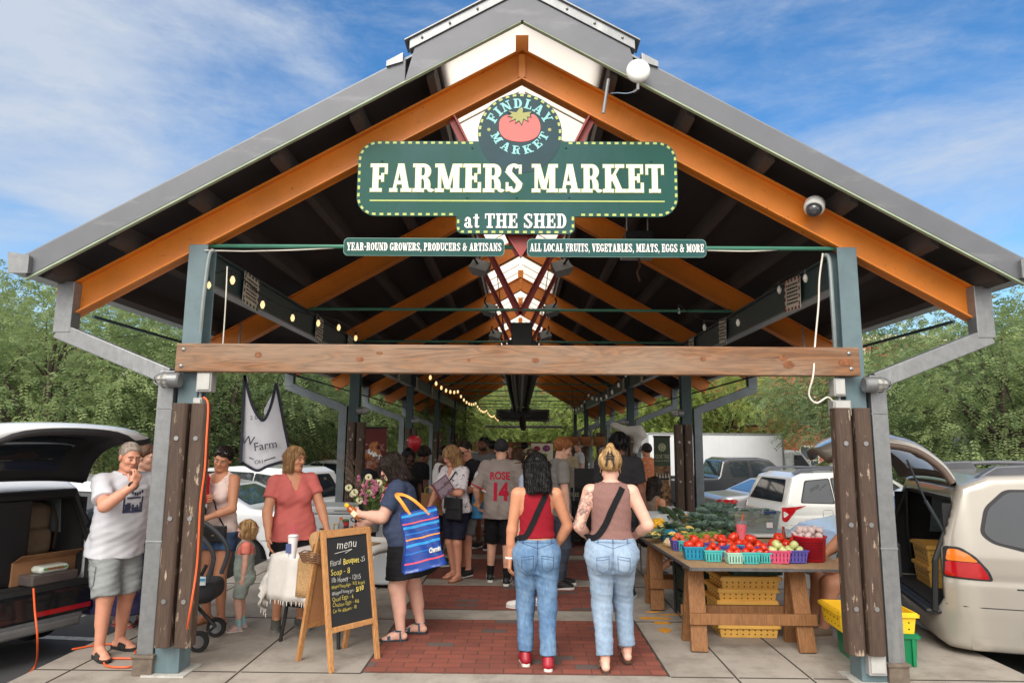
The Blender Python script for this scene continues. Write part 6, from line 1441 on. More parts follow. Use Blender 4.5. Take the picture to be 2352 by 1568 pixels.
  for q in (-1,1):
   for wp in V['win']:
    x=wp[-1][0]+.03
    if kind=='minivan' and wp is V['win'][0]: x=1.69
    if x<L-.9: dl.tube([(x+.0*z,q*(yw(x,z)+.0005),z) for z in np.linspace(.42,V['belt']+.04,8)],.0042,4)
   if kind=='minivan': dl.tube([(x,q*(yw(x,.76)+.0005),.76) for x in np.linspace(.6,3.9,14)],.006,4); dl.tube([(x,q*(yw(x,.60)+.0005),.60) for x in np.linspace(.1,.95,8)],.004,4)
   else: dl.tube([(x,q*(yw(x,.62)+.0005),.62) for x in np.linspace(.06,.55,6)],.004,4)
   if kind in ('suv','cross') and h<.034: dl.tube([(x,q*(yw(x,z)+.0005),z) for x,z in ((.98,.72),(1.16,.72),(1.18,.74),(1.18,.9),(1.16,.92),(.98,.92),(.96,.9),(.96,.74),(.98,.72))],.0035,4)
  dl.build('door_seams',trim,root)
  if rails:
   for q in (-1,1):
    y=q*(hw-.24); MB().tube([(.5,y,H_-.05),(.62,y,H_+.03),(1.1,y,H_+.055),(2.4,y,H_+.045),(2.6,y,H_-.03)],.024,8).build('roof_rail',M('rail_grey',srgb(84,86,92),.4),root,smooth=True)
    MB().prism([(.44,H_-.05),(.60,H_+.055),(.86,H_+.07),(.92,H_-.03)],y-.045,y+.045,'XZ').build('rail_foot',_mats['rail_grey'],root,bevel=.015)
 if open_hatch:
  z0,z1=(.56,1.43) if kind=='minivan' else (.63,1.36); y=hw-.15
  m_=MB()
  m_.box(.04,1.36,-y,y,z0-.02,z0).box(.30,1.36,-y,y,z1,z1+.02).box(1.35,1.37,-y,y,z0,z1)
  for q in (-1,1): m_.box(.14,1.36,q*y-.01,q*y+.01,z0,z1)
  m_.build('boot_lining',inner,root)
  fr=[(.02,-y-.02,z0-.03),(.02,y+.02,z0-.03),(.05,y+.03,.95),(.27,y-.04,z1+.03),(.27,-y+.04,z1+.03),(.05,-y-.03,.95),(.02,-y-.02,z0-.03)]
  MB().tube(fr,.025 if kind=='minivan' else .05,8).build('hatch_seal',black,root)
  for q in (-1,1):
   MB().prism([(.45,1.02),(.50,1.38),(1.2,1.40),(1.3,1.02)],q*y-.017 if q>0 else q*y+.012,q*y-.012 if q>0 else q*y+.017,'XZ').build('inner_window',M('inner_glass',srgb(120,134,136),.1,spec=.8),root)
 return root,base
def hatch_door(root,kind,hinge,pts,width,taper,m_out,m_in,glassz=(.12,.52)):
 """raised tailgate: profile pts (x,z) from the hinge outwards, lofted across the width with rounded corners"""
 n=len(pts); rows=[]; ny=13
 P_=smooth_path([(a,0,b_) for a,b_ in pts],4); k=len(P_)
 def surf(off):
  v=[]
  for i,p in enumerate(P_):
   t=i/(k-1); wd=width/2*(1-taper*t)*(1-.25*max(0,(t-.86)/.14)**2)
   d=(P_[min(i+1,k-1)]-P_[max(i-1,0)]).normalized(); nn=Vector((-d.z,0,d.x)); nn=nn if nn.z>0 else -nn
   for j in range(ny):
    u=-1+2*j/(ny-1); crown=-.05*u*u-.05*abs(u)**6; q=p+nn*(off+crown); v.append((hinge[0]+q.x,u*wd,hinge[2]+q.z))
  return v
 a=surf(.0); b_=surf(-.045); f=[]
 for i in range(k-1):
  for j in range(ny-1): f.append((i*ny+j,i*ny+j+1,(i+1)*ny+j+1,(i+1)*ny+j))
 o=link('tailgate',mesh('tailgate',a,f,True),m_out,root); s_=o.modifiers.new('solid','SOLIDIFY'); s_.thickness=.016; s_.offset=0
 i_=link('tailgate_lining',mesh('lining',b_,f,True),m_in,o); s_=i_.modifiers.new('solid','SOLIDIFY'); s_.thickness=.02; s_.offset=0
 rim=MB(); edge=[(i,0) for i in range(k)]+[(k-1,j) for j in range(1,ny)]+[(i,ny-1) for i in range(k-2,-1,-1)]+[(0,j) for j in range(ny-2,-1,-1)]
 rim.tube([(Vector(a[i*ny+j])+Vector(b_[i*ny+j]))/2 for i,j in edge],.028,8,False); rim.build('tailgate_edge',m_in,o,smooth=True)
 ga,gb=int(k*glassz[0]),int(k*glassz[1])
 for off,nm in ((.012,'tailgate_glass'),(-.062,'tailgate_glass')):
  s2=surf(off); ff=[(i*ny+j,i*ny+j+1,(i+1)*ny+j+1,(i+1)*ny+j) for i in range(ga,gb) for j in range(2,ny-3)]
  ids=sorted({q for x in ff for q in x}); mp={q:t for t,q in enumerate(ids)}; link(nm,mesh(nm,[s2[q] for q in ids],[tuple(mp[q] for q in x) for x in ff],True),glass,o)
 return o,P_
def heading(a,b): return math.degrees(math.atan2(b[1]-a[1],b[0]-a[0]))
def put(kind,D,px,py_roof,head,**k): pass
def at(px,D): p=PD(px,1012,D); return p.x,D
hd=-15; c,s_=math.cos(R(hd)),math.sin(R(hd)); near=Vector((3.52,6.05,0)); hw=.93
org=near+Vector((-s_*hw,c*hw,0))*1.0     # rear centre = near-side corner moved across by half the width
org.z=-.13-.06
van,_=vehicle('minivan','champagne minivan with its tailgate raised, backed up to the right column','minivan',org,hd,P_champ,.024,True,rails=True,bumper=P_champ)
mv=M('hatch_brown',srgb(92,76,66),.6,var=.1)
hatch_door(van,'minivan',(.34,0,1.66),[(0,0),(-.10,.16),(-.32,.33),(-.62,.39),(-.92,.34),(-1.12,.22)],1.62,.10,P_champ,mv)
for q in (-1,1): MB().tube([(.16,q*.78,1.15),(.02,q*.77,1.45)],.016,8).tube([(.02,q*.77,1.45),(-.10,q*.76,1.80)],.009,8).build('gas_strut',M('strut',srgb(48,54,58),.4,metal=.4),van,smooth=True)
MB().box(-.05,.12,-.80,.80,.50,.545).build('load_sill',trim,van,bevel=.02)
MB().tube([(.25,.72,1.45),(.24,.74,1.1),(.26,.76,.7)],.022,6).build('seat_belt',black,van)
MB().prism([(.98,.66),(1.75,.66),(1.75,.675),(.98,.675)],-hw-.004,-hw+.03,'XZ').build('sliding_rail',trim,van)
VP['cross']=dict(VP['suv'],H=1.62,W=1.86,prof=[(.06,.28),(0,.46),(.02,.84),(.10,.98),(.34,1.44),(.56,1.56),(1.7,1.62),(2.55,1.57),(3.45,1.06),(4.25,.94),(4.48,.80),(4.55,.5),(4.45,.24),(.16,.24)],
 win=[[(.52,1.10),(.70,1.42),(1.18,1.47),(1.22,1.06)],[(1.28,1.06),(1.25,1.48),(1.98,1.50),(2.06,1.05)],[(2.12,1.05),(2.05,1.50),(2.5,1.47),(3.2,1.08)]],rear=[(.06,1.05),(.30,1.44)])
hd=156; rc=Vector((-3.88,6.60,0)); c,s_=math.cos(R(hd)),math.sin(R(hd)); org=rc-Vector((-s_*.93,c*.93,0))*-1.0 if False else rc+Vector((-s_,c,0))*.93
org.z=-.16
lcar,_=vehicle('cross','white crossover with black bumper and its tailgate raised, boot packed with bags','car',org,hd,P_white,.024,True,bumper=P_black); lcar.name='parked_car'
hatch_door(lcar,'cross',(.36,0,1.56),[(0,0),(-.12,.20),(-.35,.36),(-.70,.45),(-1.0,.46),(-1.16,.42)],1.62,.10,P_white,M('hatch_black',srgb(32,32,34),.6),(.1,.5))
for q in (-1,1): MB().tube([(.14,q*.78,1.02),(-.38,q*.76,1.68)],.014,8).build('gas_strut',_mats['strut'],lcar,smooth=True)
MB().box(-.045,.03,-.84,.84,.36,.60).build('rear_bumper',P_black,lcar,bevel=.03); [MB().box(-.052,-.02,a,a+.48,.40,.44).build('reflector',tail_r,lcar) for a in (-.78,.3)]; MB().box(-.06,-.01,-.7,.7,.26,.34).build('skid_plate',M('skid_grey',srgb(120,122,122),.4,metal=.4),lcar,bevel=.02)
L=lambda x,y,z: lcar.matrix_basis@Vector((x,y,z))
for o in (lcar,): o.rotation_euler=(0,0,R(hd))
Lm=Matrix.LocRotScale(lcar.location,lcar.rotation_euler,None)
def boot(x,y,z): return Lm@Vector((x,y,z))
b_=thing('black_speaker_box','tall black box standing in the open boot of the white crossover','box',boot(.50,-.10,.635),R(hd)); MB().box(-.28,.28,-.25,.25,0,.72).build('cabinet',M('black_vinyl',srgb(20,20,22),.5),b_,bevel=.012); MB().box(-.285,-.278,-.22,.22,.04,.68).build('panel',M('black_panel',srgb(28,28,31),.35),b_)
b_=thing('backpack','tan backpack leaning in the open boot of the white crossover','backpack',boot(.66,-.56,.80),R(hd))
tanb=M('tan_canvas',srgb(120,100,80),.8,var=.12,scale=12,bump=.2)
sdf_obj('pack_body',lambda X,Y,Z: smin(rbox(X,Y,Z,(0,0,.25),(.13,.20,.26),.11),rbox(X,Y,Z,(-.14,0,.15),(.07,.15,.12),.06),.03)+.004*wob(X,Y,Z,30),(-.27,-.28,-.04),(.22,.28,.56),.016,tanb,b_)
MB().tube(smooth_path([(-.02,-.06,.5),(-.02,-.04,.57),(-.02,.04,.57),(-.02,.06,.5)]),.012,6).build('grab_handle',M('strap_brown',srgb(72,58,48),.8),b_); MB().tube(smooth_path([(-.13,-.2,.06),(-.17,-.19,.3),(-.10,-.17,.48)]),.014,6).build('side_strap',_mats['strap_brown'],b_)
cardm=M('cardboard',srgb(150,108,74),.85,var=.06,scale=6)
b_=thing('cardboard_box','brown cardboard box under the tan backpack in the open boot','box',boot(.44,-.52,.635),R(hd)); MB().box(-.24,.24,-.30,.30,0,.20).build('carton',cardm,b_,bevel=.004); MB().add([(-.24,-.3,.2),(.24,-.3,.2),(.22,-.42,.27),(-.22,-.42,.27)],[(0,1,2,3)]).add([(-.24,.3,.2),(-.24,-.3,.2),(-.33,-.28,.26),(-.33,.28,.26)],[(0,1,2,3)]).build('flap',cardm,b_,solid=.004)
clearp=M('clear_plastic',srgb(150,150,150),.2,var=.1,spec=.7)
b_=thing('plastic_tray','clear shallow plastic tray at the front of the open boot','tray',boot(.14,-.50,.64),R(hd)); MB().prism([(-.11,-.2),(.11,-.2),(.13,.22),(-.13,.22)],0,.09,'XY').build('tray',M('tray_smoke',srgb(92,84,82),.3),b_,bevel=.015);
w_=thing('wipes_pack','white and green soft pack of baby wipes lying on the clear tray','wipes pack',boot(.13,-.50,.73),R(hd))
sdf_obj('packet',lambda X,Y,Z: rbox(X,Y,Z,(0,0,.03),(.075,.13,.032),.03),(-.1,-.16,-.02),(.1,.16,.09),.01,M('wipes_white',srgb(214,222,210),.35),w_); MB().box(-.078,.0,-.10,.10,.028,.045).build('green_band',M('wipes_green',srgb(84,160,86),.4),w_);
me=bez_text('HUGGIES',.035,.001); o=link('lettering',me,M('wipes_red',srgb(190,40,60),.5),w_); o.rotation_euler=(R(90),0,R(-90)); o.location=(-.080,0,.036)
def car(kind,label,cat,x,y,head,pm,h=.035,**k):
 return vehicle(kind,label,cat,(x,y,lot_z(y)-.0),head,pm,h,**k)[0]
def rear_at(kind,pxl,D): return PD(pxl,1012,D).x
car('suv','white compact SUV with red taillights parked behind the vegetable table','car',5.25,15.4,8,P_pearl,.028,rails=True).location.z=-.55
car('sedan','silver sedan parked between the box truck and the white compact SUV','car',4.6,17.2,4,P_silver,.032).location.z=-.53
car('pickup','dark charcoal pickup truck parked in front of the white box truck','pickup truck',4.75,24,4,P_char,.04,bumper=chrome).location.z=-.66
car('sedan','pale silver car with its bonnet just behind the vegetable table','car',8.4,10.0,181,P_pearl,.032).location.z=-.29
car('suv','white SUV parked far behind the charcoal pickup','car',16.2,30,178,P_white,.05,detail=True).location.z=-.5
car('minivan','white minivan seen in profile behind the man in the white T-shirt','minivan',-4.6,9.6,172,P_white,.032).location.z=-.50
car('sedan','white sedan parked behind the toddler, rear wheel showing','car',-3.2,11.2,175,P_white,.03).location.z=-.36
car('suv','white SUV parked behind the white sedan under the hanging farm banner','car',-4.6,15.0,172,P_white,.036).location.z=-.55
o=car('suv','white hatchback with its rear end toward the shed behind the woman in coral','car',-3.9,14.2,160,P_white,.036); o.location.z=-.5
car('sedan','bright red car parked beyond the second column on the left','car',-4.6,18.2,172,P_redc,.036).location.z=-.45
car('suv','silver SUV far off beyond the red car','car',-6.5,23,172,P_silver,.05).location.z=-.6
car('suv','white car with red taillight parked beside the red balloon','car',-3.75,20.4,150,P_white,.04).location.z=-.55
for i,(x,y,hd_,k_,pm_,lb_) in enumerate(((16,19,186,'suv',P_white,'white car at the right edge beyond the minivan roof'),(19,24,184,'sedan',P_silver,'silver car far right under the trees'),(14.5,30,182,'suv',P_char,'dark car far right near the lamp post'),(-17,21,172,'suv',P_silver,'silver car far left under the trees'),(-13,19.,172,'sedan',P_char,'dark sedan far left behind the crossover'),(24,28,184,'suv',P_white,'white van-like car farthest right under the trees'),(-9.5,27,174,'sedan',P_white,'white sedan in front of the brick building'),(6,40,178,'suv',P_white,'white car far beyond the end of the shed'),(-4,42,178,'sedan',P_silver,'silver car far beyond the end of the shed'))):
 car(k_,lb_,'car',x,y,hd_,pm_,.06).location.z=lot_z(y)
bt=thing('box_truck','white box truck with a plain white cargo body behind the olive tree banner','box truck',(6.95,36,-1.05),R(2))
wv=M('truck_white',srgb(214,216,218),.45,var=.03,scale=1.5)
MB().box(-.5,6.3,-1.2,1.2,.95,3.25).build('cargo_body',wv,bt,bevel=.04)
MB().box(-.53,6.33,-1.22,-1.19,3.17,3.27).box(-.53,6.33,-1.22,-1.19,.93,1.03).box(6.25,6.34,-1.22,-1.1,.93,3.27).build('edge_rail',M('truck_grey',srgb(150,152,154),.4,metal=.5),bt)
rv=MB()
for i in range(9):
 for j in range(16): rv.ball((.2+i*.72,-1.203,1.1+j*.13),.010,5,4)
rv.build('rivets',_mats['truck_grey'],bt)
sdf_obj('cab',lambda X,Y,Z: smax(poly2(X,Z,[(6.4,.5),(6.4,2.3),(6.7,2.45),(7.3,2.4),(7.9,1.6),(8.7,1.45),(8.85,.9),(8.8,.5)]),np.abs(Y)-1.05+.1*np.maximum(Z-1.5,0),.08),(6.3,-1.15,.4),(8.95,1.15,2.55),.06,wv,bt)
MB().prism([(6.9,1.55),(6.92,2.2),(7.3,2.2),(7.75,1.55)],-1.07,-1.02,'XZ').build('cab_window',glass,bt)
for x in (.9,7.6):
 for q in (-1,1): MB().lathe([(.2,-.13),(.46,-.13),(.48,-.08),(.48,.08),(.46,.13),(.2,.13)],24,(x,q*.95,.48),'Y').build('wheel',tyre_m,bt,smooth=True)
for q in (-1,1): MB().box(6.1,6.36,q*1.16-.02,q*1.16+.02,2.98,3.05).build('marker_light',tail_o,bt)
# ================================================================== OBJECTS LEFT: chalkboard, honey table, bag, banners
pine=wood('pine_frame',srgb(196,146,92),srgb(160,108,62),'Z',2.5); chalkm=M('chalkboard',srgb(28,30,32),.75,var=.25,scale=3); chw=M('chalk_white',srgb(212,210,204),.9); chy=M('chalk_yellow',srgb(226,206,98),.9); hard=M('hardboard',srgb(176,124,82),.8,var=.08)
fl,fr=G(757,1546),G(873,1511); xd=(fr-fl); w_=xd.length; ang=math.atan2(xd.y,xd.x)
eb=thing('chalkboard_sign','wooden A-frame chalkboard with a handwritten menu on the walk','chalkboard',(fl+fr)/2,ang)
H_=1.02; lean=.19
def lean_box(mb,x0,x1,z0,z1,t0,t1,sg=1):
 def pt(x,z,t): f=z/H_; return (x,lean*f*sg+(t if sg>0 else -t),z)
 v=[pt(x,z,t) for z in (z0,z1) for t in (t0,t1) for x in (x0,x1)]; mb.add(v,[(0,2,3,1),(4,5,7,6),(0,1,5,4),(2,6,7,3),(0,4,6,2),(1,3,7,5)]); return mb
h2=w_/2; oy=0
lean_box(MB(),-h2+.04,h2-.04,.30,H_-.05,.004,.016).build('board',chalkm,eb)
for x in (-h2,h2-.042): lean_box(MB(),x,x+.042,0,H_,-.008,.022).build('leg',pine,eb,bevel=.004)
lean_box(lean_box(MB(),-h2+.042,h2-.042,H_-.05,H_,-.006,.020),-h2+.042,h2-.042,.27,.31,-.006,.020).build('crossbar',pine,eb,bevel=.004)
bo=2*lean+.05
def bbox_(mb,x0,x1,z0,z1,t0,t1):
 def pt(x,z,t): f=z/H_; return (x,lean+.03+ (lean+.02)*(1-f)+t,z)
 v=[pt(x,z,t) for z in (z0,z1) for t in (t0,t1) for x in (x0,x1)]; return mb.add(v,[(0,2,3,1),(4,5,7,6),(0,1,5,4),(2,6,7,3),(0,4,6,2),(1,3,7,5)])
for x in (-h2,h2-.042): bbox_(MB(),x,x+.042,0,H_,0,.03).build('leg',pine,eb,bevel=.004)
bbox_(MB(),-h2+.042,h2-.042,.28,H_-.03,.008,.02).build('back_board',hard,eb); bbox_(bbox_(MB(),-h2+.042,h2-.042,H_-.05,H_,0,.03),-h2+.042,h2-.042,.25,.29,0,.03).build('crossbar',pine,eb)
MB().tube([(-h2+.02,lean+.01,H_-.03),(-h2+.02,lean+.05,H_-.06)],.014,8).tube([(h2-.02,lean+.01,H_-.03),(h2-.02,lean+.05,H_-.06)],.014,8).build('hinge',bolt,eb)
tb_=Matrix.Rotation(math.atan2(-lean,H_),4,'X')@Matrix.Rotation(R(90),4,'X')
def chalk(txt,x,z,size,m,shear=.12,sx=.82,bold=.0):
 me=bez_text(txt,size,.0006,'LEFT',bold-.0011,shear,1.06); wd=max(v.co.x for v in me.vertices)*sx
 for v in me.vertices: v.co.x*=sx; v.co.y+=.004*math.sin(v.co.x*40+z*30)
 o=link('chalk_lettering',me,m,eb); f=z/H_; o.matrix_local=Matrix.Translation((x,lean*f+.0015,z))@Matrix.Rotation(-math.atan2(lean,H_),4,'X')@Matrix.Rotation(R(90),4,'X'); return x+wd
x0=-h2+.065
chalk('menu',x0+.07,.905,.10,chw,.25,.85);
o=MB().tube([(x0+.05,lean*.84/H_,.845),(x0+.22,lean*.865/H_,.862),(x0+.15,lean*.835/H_,.838)],.002,4).build('chalk_flourish',chw,eb)
x=chalk('Floral',x0,.775,.066,chw,sx=.66); x=chalk('Bouquet',x+.02,.775,.066,chy,bold=.0012,sx=.66); chalk('-25',x+.008,.775,.058,chw,sx=.66)
x=chalk('Soap',x0,.705,.066,chy); chalk('- 8',x+.015,.705,.066,chy)
x=chalk('1lb Honey - 12/15',x0,.645,.056,chw,sx=.66)
chalk('Whipped Honey Flight - 16 (3, 4oz jars)',x0,.597,.040,chy,sx=.47)
x=chalk('Whipped honey jars -',x0,.552,.044,chw,sx=.54); chalk('5/10',x+.01,.552,.050,chy,bold=.002)
chalk('Quail Eggs - 6',x0,.508,.046,chy,sx=.74); chalk('Chicken Eggs - 4/6',x0,.464,.044,chy,sx=.72); chalk('Car Air diffusers - 10',x0,.420,.042,chy,sx=.58)
TZ=.76
def local_box(name,cat,label,loc,rz=0): return thing(name,label,cat,loc,rz)
tc_=G(742,1425); tcx_,tcy_=-1.62,6.66
ft=thing('folding_table','folding table with black legs under the white fringed cloth and honey jars','table',(tcx_,tcy_,0),R(70))
MB().box(-.60,.60,-.33,.33,TZ-.03,TZ).build('table_top',M('table_white',srgb(200,200,198),.5),ft,bevel=.008)
for q in (-1,1):
 MB().tube(smooth_path([(q*.5,-.28,TZ-.03),(q*.5,-.27,.35),(q*.53,-.3,.0)]),.016,8).tube(smooth_path([(q*.5,.28,TZ-.03),(q*.5,.27,.35),(q*.53,.3,.0)]),.016,8).tube([(q*.5,-.28,.30),(q*.5,.28,.30)],.012,8).build('leg',black,ft,smooth=True)
MB().tube([(-.5,0,.30),(-.1,0,TZ-.04)],.010,6).tube([(.5,0,.30),(.1,0,TZ-.04)],.010,6).build('brace',black,ft)
linen=M('white_linen',srgb(218,214,208),.9,var=.04,scale=8,bump=.3,bscale=120); jute=M('jute',srgb(188,150,104),.95,var=.2,scale=70,bump=.9,bscale=60,stretch=(1,1,2))
def drape(name,label,cat,root_loc,rz,x0,x1,y0,y1,drops,m,fringe=False,ruff=.012,nx=30):
 """cloth over a table top: flat top plus hanging sides"""
 o=thing(name,label,cat,root_loc,rz); dx0,dx1,dy0,dy1=drops; L_=[]
 U=np.linspace(x0-dx0,x1+dx1,nx+1); W2=np.linspace(y0-dy0,y1+dy1,nx+1); v=[]
 for b_ in W2:
  for a in U:
   ex=max(x0-a,0,a-x1); ey=max(y0-b_,0,b_-y1); X=min(max(a,x0),x1); Y=min(max(b_,y0),y1); d=max(ex,ey) if ex*ey==0 else math.hypot(ex,ey)
   sx=(-1 if a<x0 else 1) if ex>0 else 0; sy=(-1 if b_<y0 else 1) if ey>0 else 0
   wv=ruff*min(1,d/.1)*math.sin((b_ if ex>0 else a)*26+ (a+b_)*3); out=.008+wv+.06*d*(1 if d>.02 else 0)
   v.append((X+sx*out+(.35*ex if ey>ex and ex>0 else 0)*sx,Y+sy*out,-d*.97))
 n=nx+1; f=[(i*n+j,i*n+j+1,(i+1)*n+j+1,(i+1)*n+j) for i in range(nx) for j in range(nx)]
 c=link('cloth',mesh('cloth',v,f,True),m,o); s_=c.modifiers.new('solid','SOLIDIFY'); s_.thickness=.004
 if fringe:
  mb=MB()
  for j in list(range(0,n)):
   for i in (0,):
    p=Vector(v[i*n+j]); mb.tube([p,p+Vector((0,0,-.035))],.006,5,True,.003)
  for i in range(n):
   p=Vector(v[i*n]); mb.tube([p,p+Vector((0,0,-.035))],.006,5,True,.003)
  mb.build('fringe',m,o)
 return o
drape('tablecloth','white fringed cotton cloth hanging over the near end of the honey table','tablecloth',(tcx_,tcy_,TZ+.003),R(70),-.63,.62,-.35,.35,(.40,.02,.06,.34),linen,True,.018)
drape('table_runner','woven jute runner hanging off the near end of the honey table','table runner',(tcx_,tcy_,TZ+.012),R(70),-.645,.2,-.24,.06,(.36,0,0,0),jute,False,.003,16)
def on_table(px,py): return G(px,py,TZ+.016)
def bottle(name,label,cat,loc,prof,m,parts=()):
 o=thing(name,label,cat,loc); MB().lathe(prof,18).build('vessel',m,o,smooth=True)
 for nm,pf,mm in parts: MB().lathe(pf,18).build(nm,mm,o,smooth=True)
 return o
c_=bottle('paper_cup','white paper cup with a pink straw on the cloth edge','cup',on_table(671,1281),[(.030,0),(.036,.10),(.043,.17),(.040,.172),(.0,.172)],M('cup_white',srgb(222,216,216),.5),(('lid',[(.0,.172),(.045,.172),(.045,.180),(.030,.192),(0,.192)],M('lid_clear',srgb(210,206,206),.2)),))
MB().tube([(0,0,.15),(.005,0,.26)],.0045,6).build('straw',M('straw_pink',srgb(210,60,120),.4),c_); MB().box(-.044,.0,-.041,-.030,.045,.12).build('cup_print',M('cup_print',srgb(70,84,130),.6),c_)
def basket(label,loc,a,b_,h,m,rz=0):
 o=thing('wicker_basket',label,'basket',loc,rz); mb=MB()
 for i in range(9):
  t=i/8; r_=.78+.22*t; mb.tube([(a*r_*math.cos(k*math.pi/12),b_*r_*math.sin(k*math.pi/12),h*t+.006*math.sin(k*math.pi/2+i*math.pi)) for k in range(25)],h/14,6,False)
 mb.build('woven_side',m,o,smooth=True); MB().lathe([(0,.004),(.78,.006)],20,(0,0,0),'Z',a,b_).build('woven_base',m,o); return o
basket('woven seagrass basket tipped on its side on the honey table',on_table(742,1268)+Vector((0,.05,.02)),.14,.10,.12,jute,.4).rotation_euler=(R(-65),R(20),.4)
basket('small brown wicker bowl behind the seagrass basket',on_table(730,1288),.15,.10,.07,M('wicker_brown',srgb(112,80,56),.9,var=.2,scale=40),.3)
cl_=M('cola',srgb(70,50,44),.08,spec=.8); orc=M('orange_cap',srgb(232,112,40),.4)
bottle('soda_bottle','clear plastic soda bottle with an orange cap','bottle',on_table(782,1228),[(.030,0),(.032,.01),(.031,.07),(.033,.10),(.018,.135),(.013,.15),(.013,.155)],clearp,(('cap',[(.016,.152),(.016,.178),(0,.178)],orc),))
b_=bottle('honey_tin','round dark tin with a yellow handle and green lid','tin',on_table(780,1232)+Vector((.0,.18,0)),[(.045,0),(.045,.14),(0,.14)],M('tin_dark',srgb(52,34,34),.4),(('band',[(.046,.09),(.046,.13)],M('tin_red',srgb(170,40,40),.5)),('lid',[(.046,.14),(.046,.15),(0,.15)],M('tin_green',srgb(80,130,70),.5))))
MB().tube([(-.05,-.03,.03),(-.10,-.03,.03),(-.10,-.03,.11),(-.05,-.03,.11)],.008,6).build('handle',M('handle_yellow',srgb(230,190,60),.5),b_)
for k,(px,py,cc,lb) in enumerate(((752,1226,(210,150,150),'small pink soap jar'),(768,1229,(190,120,90),'small copper soap jar'),(738,1224,(200,176,150),'small cream soap jar'),(820,1222,(150,96,54),'amber jar near the bouquet'),(808,1219,(150,100,60),'amber jar beside the wrought iron hook'))):
 bottle('small_jar',lb+' on the honey table','jar',on_table(px,py),[(.024,0),(.026,.005),(.026,.035),(.022,.04)],M('jar_%d'%k,srgb(*cc),.3),(('lid',[(.025,.04),(.025,.052),(0,.052)],M('jar_lid',srgb(150,110,74),.7)),))
o=tag(MB().tube(smooth_path([on_table(832,1226),on_table(832,1226)+Vector((0,0,.14)),on_table(825,1226)+Vector((-.03,0,.18)),on_table(822,1226)+Vector((-.08,0,.15)),on_table(826,1226)+Vector((-.06,0,.12))]),.006,6).build('iron_hook',black,smooth=True),'black wrought iron scroll hook on the honey table','hook')
mb=thing('soap_box','open kraft card box in front of the navy shirted woman\'s hand','box',on_table(845,1222)); MB().box(-.05,.05,-.03,.03,0,.045).build('carton',cardm,mb); MB().add([(-.05,-.03,.045),(.05,-.03,.045),(.045,-.06,.07),(-.045,-.06,.07)],[(0,1,2,3)]).build('flap',cardm,mb,solid=.002)
hp=navyP.root.matrix_basis if False else None
Nm=Matrix.LocRotScale(navyP.root.location,navyP.root.rotation_euler,None)
hb_=thing('honey_bottle','amber honey bottle with a yellow cap held by the woman in navy','bottle',Nm@Vector(navyP.handL)); hb_.location+=Vector((-.03,0,.02)); hb_.rotation_euler=(0,R(-48),0)
MB().lathe([(.032,-.08),(.034,-.075),(.034,.02),(.026,.05),(.016,.065)],18).build('vessel',M('honey_amber',srgb(168,84,20),.1,spec=.8),hb_,smooth=True); MB().lathe([(.020,.063),(.021,.09),(.010,.10),(0,.10)],14).build('cap',M('cap_yellow',srgb(240,196,40),.4),hb_,smooth=True); MB().box(-.022,.022,-.0365,-.033,-.05,.0).build('paper_label',M('label_cream',srgb(224,210,180),.6),hb_)
bq=thing('flower_bouquet','bouquet of pink snapdragons, cream zinnias and wispy greens on the honey table','bouquet',on_table(845,1215)+Vector((.0,.16,-.04))); bq.scale=(1.2,1.2,1.15)
MB().lathe([(.07,0),(.095,.2),(.09,.2),(0,.19)],20).build('bucket',M('zinc',srgb(120,124,124),.4,metal=.5),bq,smooth=True)
r_=random.Random(11); st=MB(); fp=MB(); fc=MB(); fg=MB(); fpk=MB()
for i in range(46):
 a=r_.uniform(0,6.28); rr=r_.uniform(.02,.22); hh=r_.uniform(.28,.52); tip=Vector((rr*math.cos(a)*1.15,rr*math.sin(a),hh)); st.tube([(0,0,.12),tip*.6+Vector((0,0,.08)),tip],.004,5)
 kk=i%4
 if kk==0:
  for j in range(9):
   q=tip+Vector((r_.uniform(-.014,.014),r_.uniform(-.014,.014),-.012*j+.02)); (fp if i%8 else fpk).ball(q,(.017,.017,.014),6,4)
 elif kk==1:
  for j in range(10):
   b__=j*.63; fc.ball(tip+Vector((.022*math.cos(b__),-.012+.022*math.sin(b__)*.4,.022*math.sin(b__))),(.016,.008,.014),6,4)
 else:
  for j in range(8):
   q=tip+Vector((r_.uniform(-.05,.05),r_.uniform(-.05,.05),r_.uniform(-.12,.02))); d=Vector((r_.uniform(-1,1),r_.uniform(-1,1),r_.uniform(-.3,1))).normalized()*.05; n_=d.cross(Vector((r_.random(),r_.random(),.3))).normalized()*.010; fg.add([q,q+d*.5+n_,q+d,q+d*.5-n_],[(0,1,2,3)])
st.build('stems',M('stem_green',srgb(92,120,60),.7),bq); fp.build('pink_blossoms',M('petal_pink',srgb(222,130,160),.6,var=.15,scale=20),bq,smooth=True); fpk.build('mauve_blossoms',M('petal_mauve',srgb(190,110,140),.6),bq,smooth=True); fc.build('cream_blossoms',M('petal_cream',srgb(232,226,186),.6),bq,smooth=True); fg.build('leaves',M('leaf_soft',srgb(104,130,70),.6,var=.25,scale=15),bq)
wp=MB()
for i in range(9):
 a=r_.uniform(2.4,4.2); t_=Vector((math.cos(a)*r_.uniform(.2,.42),math.sin(a)*.1,r_.uniform(.5,.75))); wp.tube(smooth_path([(0,0,.2),t_*.55+Vector((0,0,.12)),t_]),.0022,4)
 for j in range(10): wp.ball(t_+Vector((r_.gauss(0,.035),r_.gauss(0,.03),r_.gauss(0,.035))),.006,5,3)
wp.build('wispy_sprigs',M('sprig',srgb(112,96,80),.8),bq)
ct=thing('white_counter','white chest freezer with a printed panel behind the honey table','freezer',(-2.02,8.7,0))
